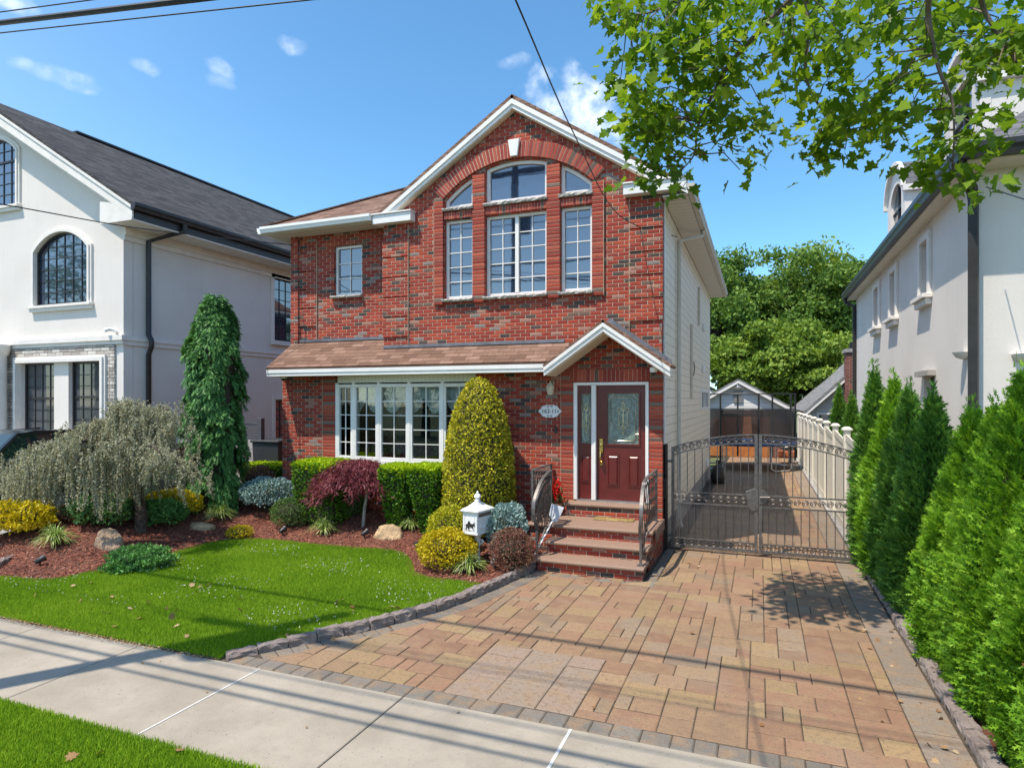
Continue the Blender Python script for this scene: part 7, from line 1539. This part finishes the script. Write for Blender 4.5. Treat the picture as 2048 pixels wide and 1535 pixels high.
# ---------------- mailbox ----------------
mbp = G(955, 1122); mx = thing('mailbox', 'white cast metal mailbox with a dark horse emblem and peaked roof on an ornate post', 'mailbox', mbp)
ang = R(-10); mk = dep(mbp)/FOC
zb_ = CH + (HY - 1062)*mk; zt_ = CH + (HY - 1020)*mk; zr_ = CH + (HY - 994)*mk
wx, wy = .27, .40
def loc(u, v, z): return Vector((mbp.x + u*math.cos(ang) - v*math.sin(ang), mbp.y + u*math.sin(ang) + v*math.cos(ang), z))
def lbox(u0, u1, v0, v1, z0, z1, m_=None):
    m_ = m_ or MB(); return m_.add([loc(u, v, z) for z in (z0, z1) for u, v in ((u0, v0), (u1, v0), (u1, v1), (u0, v1))], [(0,3,2,1), (4,5,6,7), (0,1,5,4), (1,2,6,5), (2,3,7,6), (3,0,4,7)])
MWHITE = plain('white_cast_metal', (.78, .78, .78), .4, var=.04)
# the two faces seen: v=-wy/2 is the left-front door with the emblem, u=+wx/2 the right-front side with the slot
bd = lbox(-wx/2, wx/2, -wy/2, wy/2, zb_, zt_); bd.build('box', MWHITE, mx, bevel=.006)
tr_ = lbox(-wx/2 - .008, wx/2 + .008, -wy/2 - .008, wy/2 + .008, zb_ - .012, zb_ + .012); 
for u in (-wx/2 + .02, wx/2 - .02): lbox(u - .015, u + .015, -wy/2 - .007, -wy/2 - .001, zb_ + .02, zt_ - .02, tr_)
lbox(-wx/2 + .05, wx/2 - .05, -wy/2 - .006, -wy/2 - .001, zb_ + .05, zt_ - .07, tr_); tr_.build('moulding', MWHITE, mx)
lid = MB(); lv = []
for s_, z in ((1.16, zt_), (1.20, zt_ + .02), (1.02, zt_ + .045), (.62, zt_ + .08), (.30, zt_ + .13), (.20, zr_ - .06)): lv += [loc(a*wx/2*s_, b_*wy/2*s_, z) for a, b_ in ((-1,-1),(1,-1),(1,1),(-1,1))]
lid.add(lv, [(4*i + j, 4*i + (j+1) % 4, 4*i + 4 + (j+1) % 4, 4*i + 4 + j) for i in range(5) for j in range(4)] + [(3,2,1,0), (20,21,22,23)]); lid.build('roof', MWHITE, mx)
MB().lathe((mbp.x, mbp.y, zr_ - .065), [(.03, 0), (.05, .02), (.03, .045), (.055, .075), (.045, .11), (.015, .13), (.018, .15), (.004, .165)], 12).build('finial', MWHITE, mx)
lbox(wx/2 + .001, wx/2 + .004, -wy/2 + .03, wy/2 - .03, zt_ - .075, zt_ - .02).build('letter_slot', plain('slot_brown', (.16, .11, .09), .5), mx)
# horse and rider emblem, flat relief
hp = [(-.55,.05),(-.42,.22),(-.30,.20),(-.22,.42),(-.10,.55),(.02,.50),(.05,.32),(.20,.25),(.42,.28),(.55,.42),(.62,.38),(.55,.20),(.66,.12),(.60,.05),(.45,.08),(.36,-.02),(.50,-.25),(.42,-.30),(.26,-.10),(.05,-.08),(-.10,-.14),(-.02,-.38),(-.12,-.42),(-.24,-.14),(-.34,-.10),(-.46,-.36),(-.55,-.34),(-.42,-.02)]
hv = [loc(u*.15, -wy/2 - d, zb_ + .115 + v*.15) for d in (.010, .014) for u, v in hp]; nn_ = len(hp)
tri = geometry.tessellate_polygon([[Vector((u, v, 0)) for u, v in hp]])
MB().add(hv, [tuple(t_) for t_ in tri] + [tuple(i + nn_ for i in t_) for t_ in tri] + [(i, (i+1) % nn_, nn_ + (i+1) % nn_, nn_ + i) for i in range(nn_)]).build('horse_emblem', BLACKM, mx)
sc_ = MB(); sc_.tube([loc(wx/2 + .004, v, zb_ + .10 + .03*math.sin(v*30)) for v in np.linspace(-.14, .14, 20)], .006, 5)
for k in (-1, 1): sc_.tube([loc(wx/2 + .004, k*.08 + .03*math.cos(t_), zb_ + .12 + .035*math.sin(t_)) for t_ in np.linspace(0, 6, 16)], .005, 5)
sc_.build('relief', MWHITE, mx)
po = MB().lathe((mbp.x, mbp.y, mbp.z), [(.06, -.05), (.06, .02), (.045, .05), (.04, zb_ - mbp.z - .22), (.055, zb_ - mbp.z - .20), (.04, zb_ - mbp.z - .17), (.05, zb_ - mbp.z - .08), (.11, zb_ - mbp.z - .02), (.12, zb_ - mbp.z - .013)], 12)
po.build('post', MWHITE, mx); fl_ = MB()
for k in (-1, 1): fl_.tube(scroll(loc(k*.07, 0, zb_ - .16), .045, (k*math.cos(ang), k*math.sin(ang), 0), (0, 0, 1), 1.2), .012, 6)
fl_.build('bracket', MWHITE, mx)
# garden spotlights
def spot(px, py, label, m, yaw):
    p_ = G(px, py + 6); s_ = thing('garden_spotlight', label, 'spotlight', p_, 'garden spotlights'); d = Vector((math.cos(yaw), math.sin(yaw), .5)).normalized(); c = p_ + Vector((0, 0, .10))
    MB().tube([p_ + Vector((0, 0, -.05)), p_ + Vector((0, 0, .09))], .012, 6).build('stake', m, s_); MB().tube([c - d*.07, c - d*.05, c + d*.02, c + d*.07, c + d*.075], [.02, .038, .045, .055, .05], 12).build('lamp_head', m, s_)
spot(80, 1126, 'black garden spotlight on the mulch at the left edge of the lawn', BLACKM, 1.2); spot(565, 1064, 'black garden spotlight before the boxwood ball', BLACKM, 1.4)
spot(729, 1070, 'black garden spotlight left of the tan rock', BLACKM, 1.2); spot(834, 1096, 'black garden spotlight left of the front yellow shrub', BLACKM, -1.0); spot(988, 1128, 'grey garden spotlight beside the barberry ball', plain('grey_spot', (.25, .29, .33), .4), 1.5)
# ---------------- utility pole and wires ----------------
PXo, PYo = -8.05, 1.5
WOOD = plain('pole_wood', (.13, .10, .075), .9, var=.3, scale=6)
up = thing('utility_pole', 'wooden utility pole with crossarm and transformer at the street beside the verge', 'utility pole', (PXo, PYo, 0))
MB().tube([(PXo, PYo, -.5), (PXo, PYo, 12.2)], [.17, .115], 14).build('shaft', WOOD, up); MB().box(PXo - 1.1, PXo + 1.1, PYo - .18, PYo - .07, 10.6, 10.75).build('crossarm', WOOD, up)
MB().lathe((PXo + .38, PYo + .1, 8.4), [(.02, 0), (.25, .03), (.26, 1.0), (.18, 1.1), (.05, 1.25)], 16).build('transformer', IRON, up)
def wire(label, pts, r, name='power_line', group='overhead wires', sag=0.0):
    a = [Vector(p_) for p_ in pts]
    if len(a) == 2: a = [a[0].lerp(a[1], i/16) - Vector((0, 0, sag*4*(i/16)*(1 - i/16))) for i in range(17)]
    o = MB().tube(a, r, 6); c = (a[0] + a[-1])/2; tag(o.build(name, BLACKM, None, c), label, 'wire', group)
for y, z0, r, lab in ((1.42, 10.85, .012, 'highest overhead wire along the street'), (1.55, 10.82, .012, 'upper overhead wire beside the highest one along the street'), (1.25, 9.2, .014, 'middle overhead wire along the street'), (1.6, 7.7, .030, 'thick lower overhead cable along the street'), (1.65, 7.1, .022, 'lowest overhead cable along the street')):
    wire(lab, [(PXo - 14, y, z0 + .1), (26, y, z0 - .1)], r, sag=.45)
# shadow-casting cable seen at the top left corner
def plane_line(i0, i1, s0, s1):
    n1 = Vector(ray(*i0)).cross(Vector(ray(*i1))); Ld = Vector((LH[0]*math.cos(ELEV), LH[1]*math.cos(ELEV), -math.sin(ELEV))); n2 = (s1 - s0).cross(Ld); d = n1.cross(n2).normalized(); out = []
    for px, py in (i0, i1):
        r_ = Vector(ray(px, py)); cz_ = Vector((0, 0, CH)); t_ = n2.dot(s0 - cz_)/n2.dot(r_); out.append(cz_ + r_*t_)
    return out
q0, q1 = plane_line((0, 46), (382, 0), onZ(232, 1140), onZ(690, 1212)); dd = (q1 - q0)
wire('thick black cable bundle crossing the top left corner of the sky', [q0 - dd*1.6, q1 + dd*2.2], .026); print('cable', q0, q1)
off = Vector((0, .0, .10))
wire('thin wire just above the thick cable bundle at the top left', [q0 - dd*1.5 + off, q1 + dd*2 + off*1.3], .006); wire('thin wire just below the thick cable bundle at the top left', [q0 - dd*1.5 - off*.9, q1 + dd*2 - off*1.3], .006)
hk = onX(1355, 474, XR + .08); k2 = onY(1240, 432, 10.2); k1 = onY(1148, 268, 7.4); k0 = onY(1031, 0, 4.6)
sd_ = cat([k0 + (k0 - k1)*1.0, k0, k1, k2, hk], 8)
wire('black service wire running down across the gable to the side of the brick house', sd_, .008)
l0 = onY(0, 408, 6.5); l2 = onY(586, 490, 11.3); lm = onY(290, 458, 8.6); lw = cat([l0 + (l0 - lm)*2, l0, lm, l2], 8)
wire('thin black wire crossing in front of the left white house to the brick house', lw, .010)
r0 = onY(1972, 374, 10.7); r1 = onY(2060, 402, 8.5); wire('thin wire leaving the eave corner of the right white house', [r0, r1 + (r1 - r0)*2], .008)
# trees across the street, mirrored in the windows
for i, (x, y, H_, Rw) in enumerate(((-11, -19, 8, 3.2), (-19, -21, 9, 3.6), (-2, -20, 6.5, 2.6), (9, -20, 9, 3.6), (-28, -18, 9, 3.8), (-45, -10, 15, 5.5))):
    big_tree(('wide tree across the street opposite the brick house', 'tall tree across the street opposite the left white house', 'low tree across the street opposite the steps', 'tree across the street opposite the right house', 'tree far along the street on the left', 'tallest tree far along the street mirrored in the arched window of the left house')[i], x, y, H_, Rw, 200 + i, TG2, 5200)
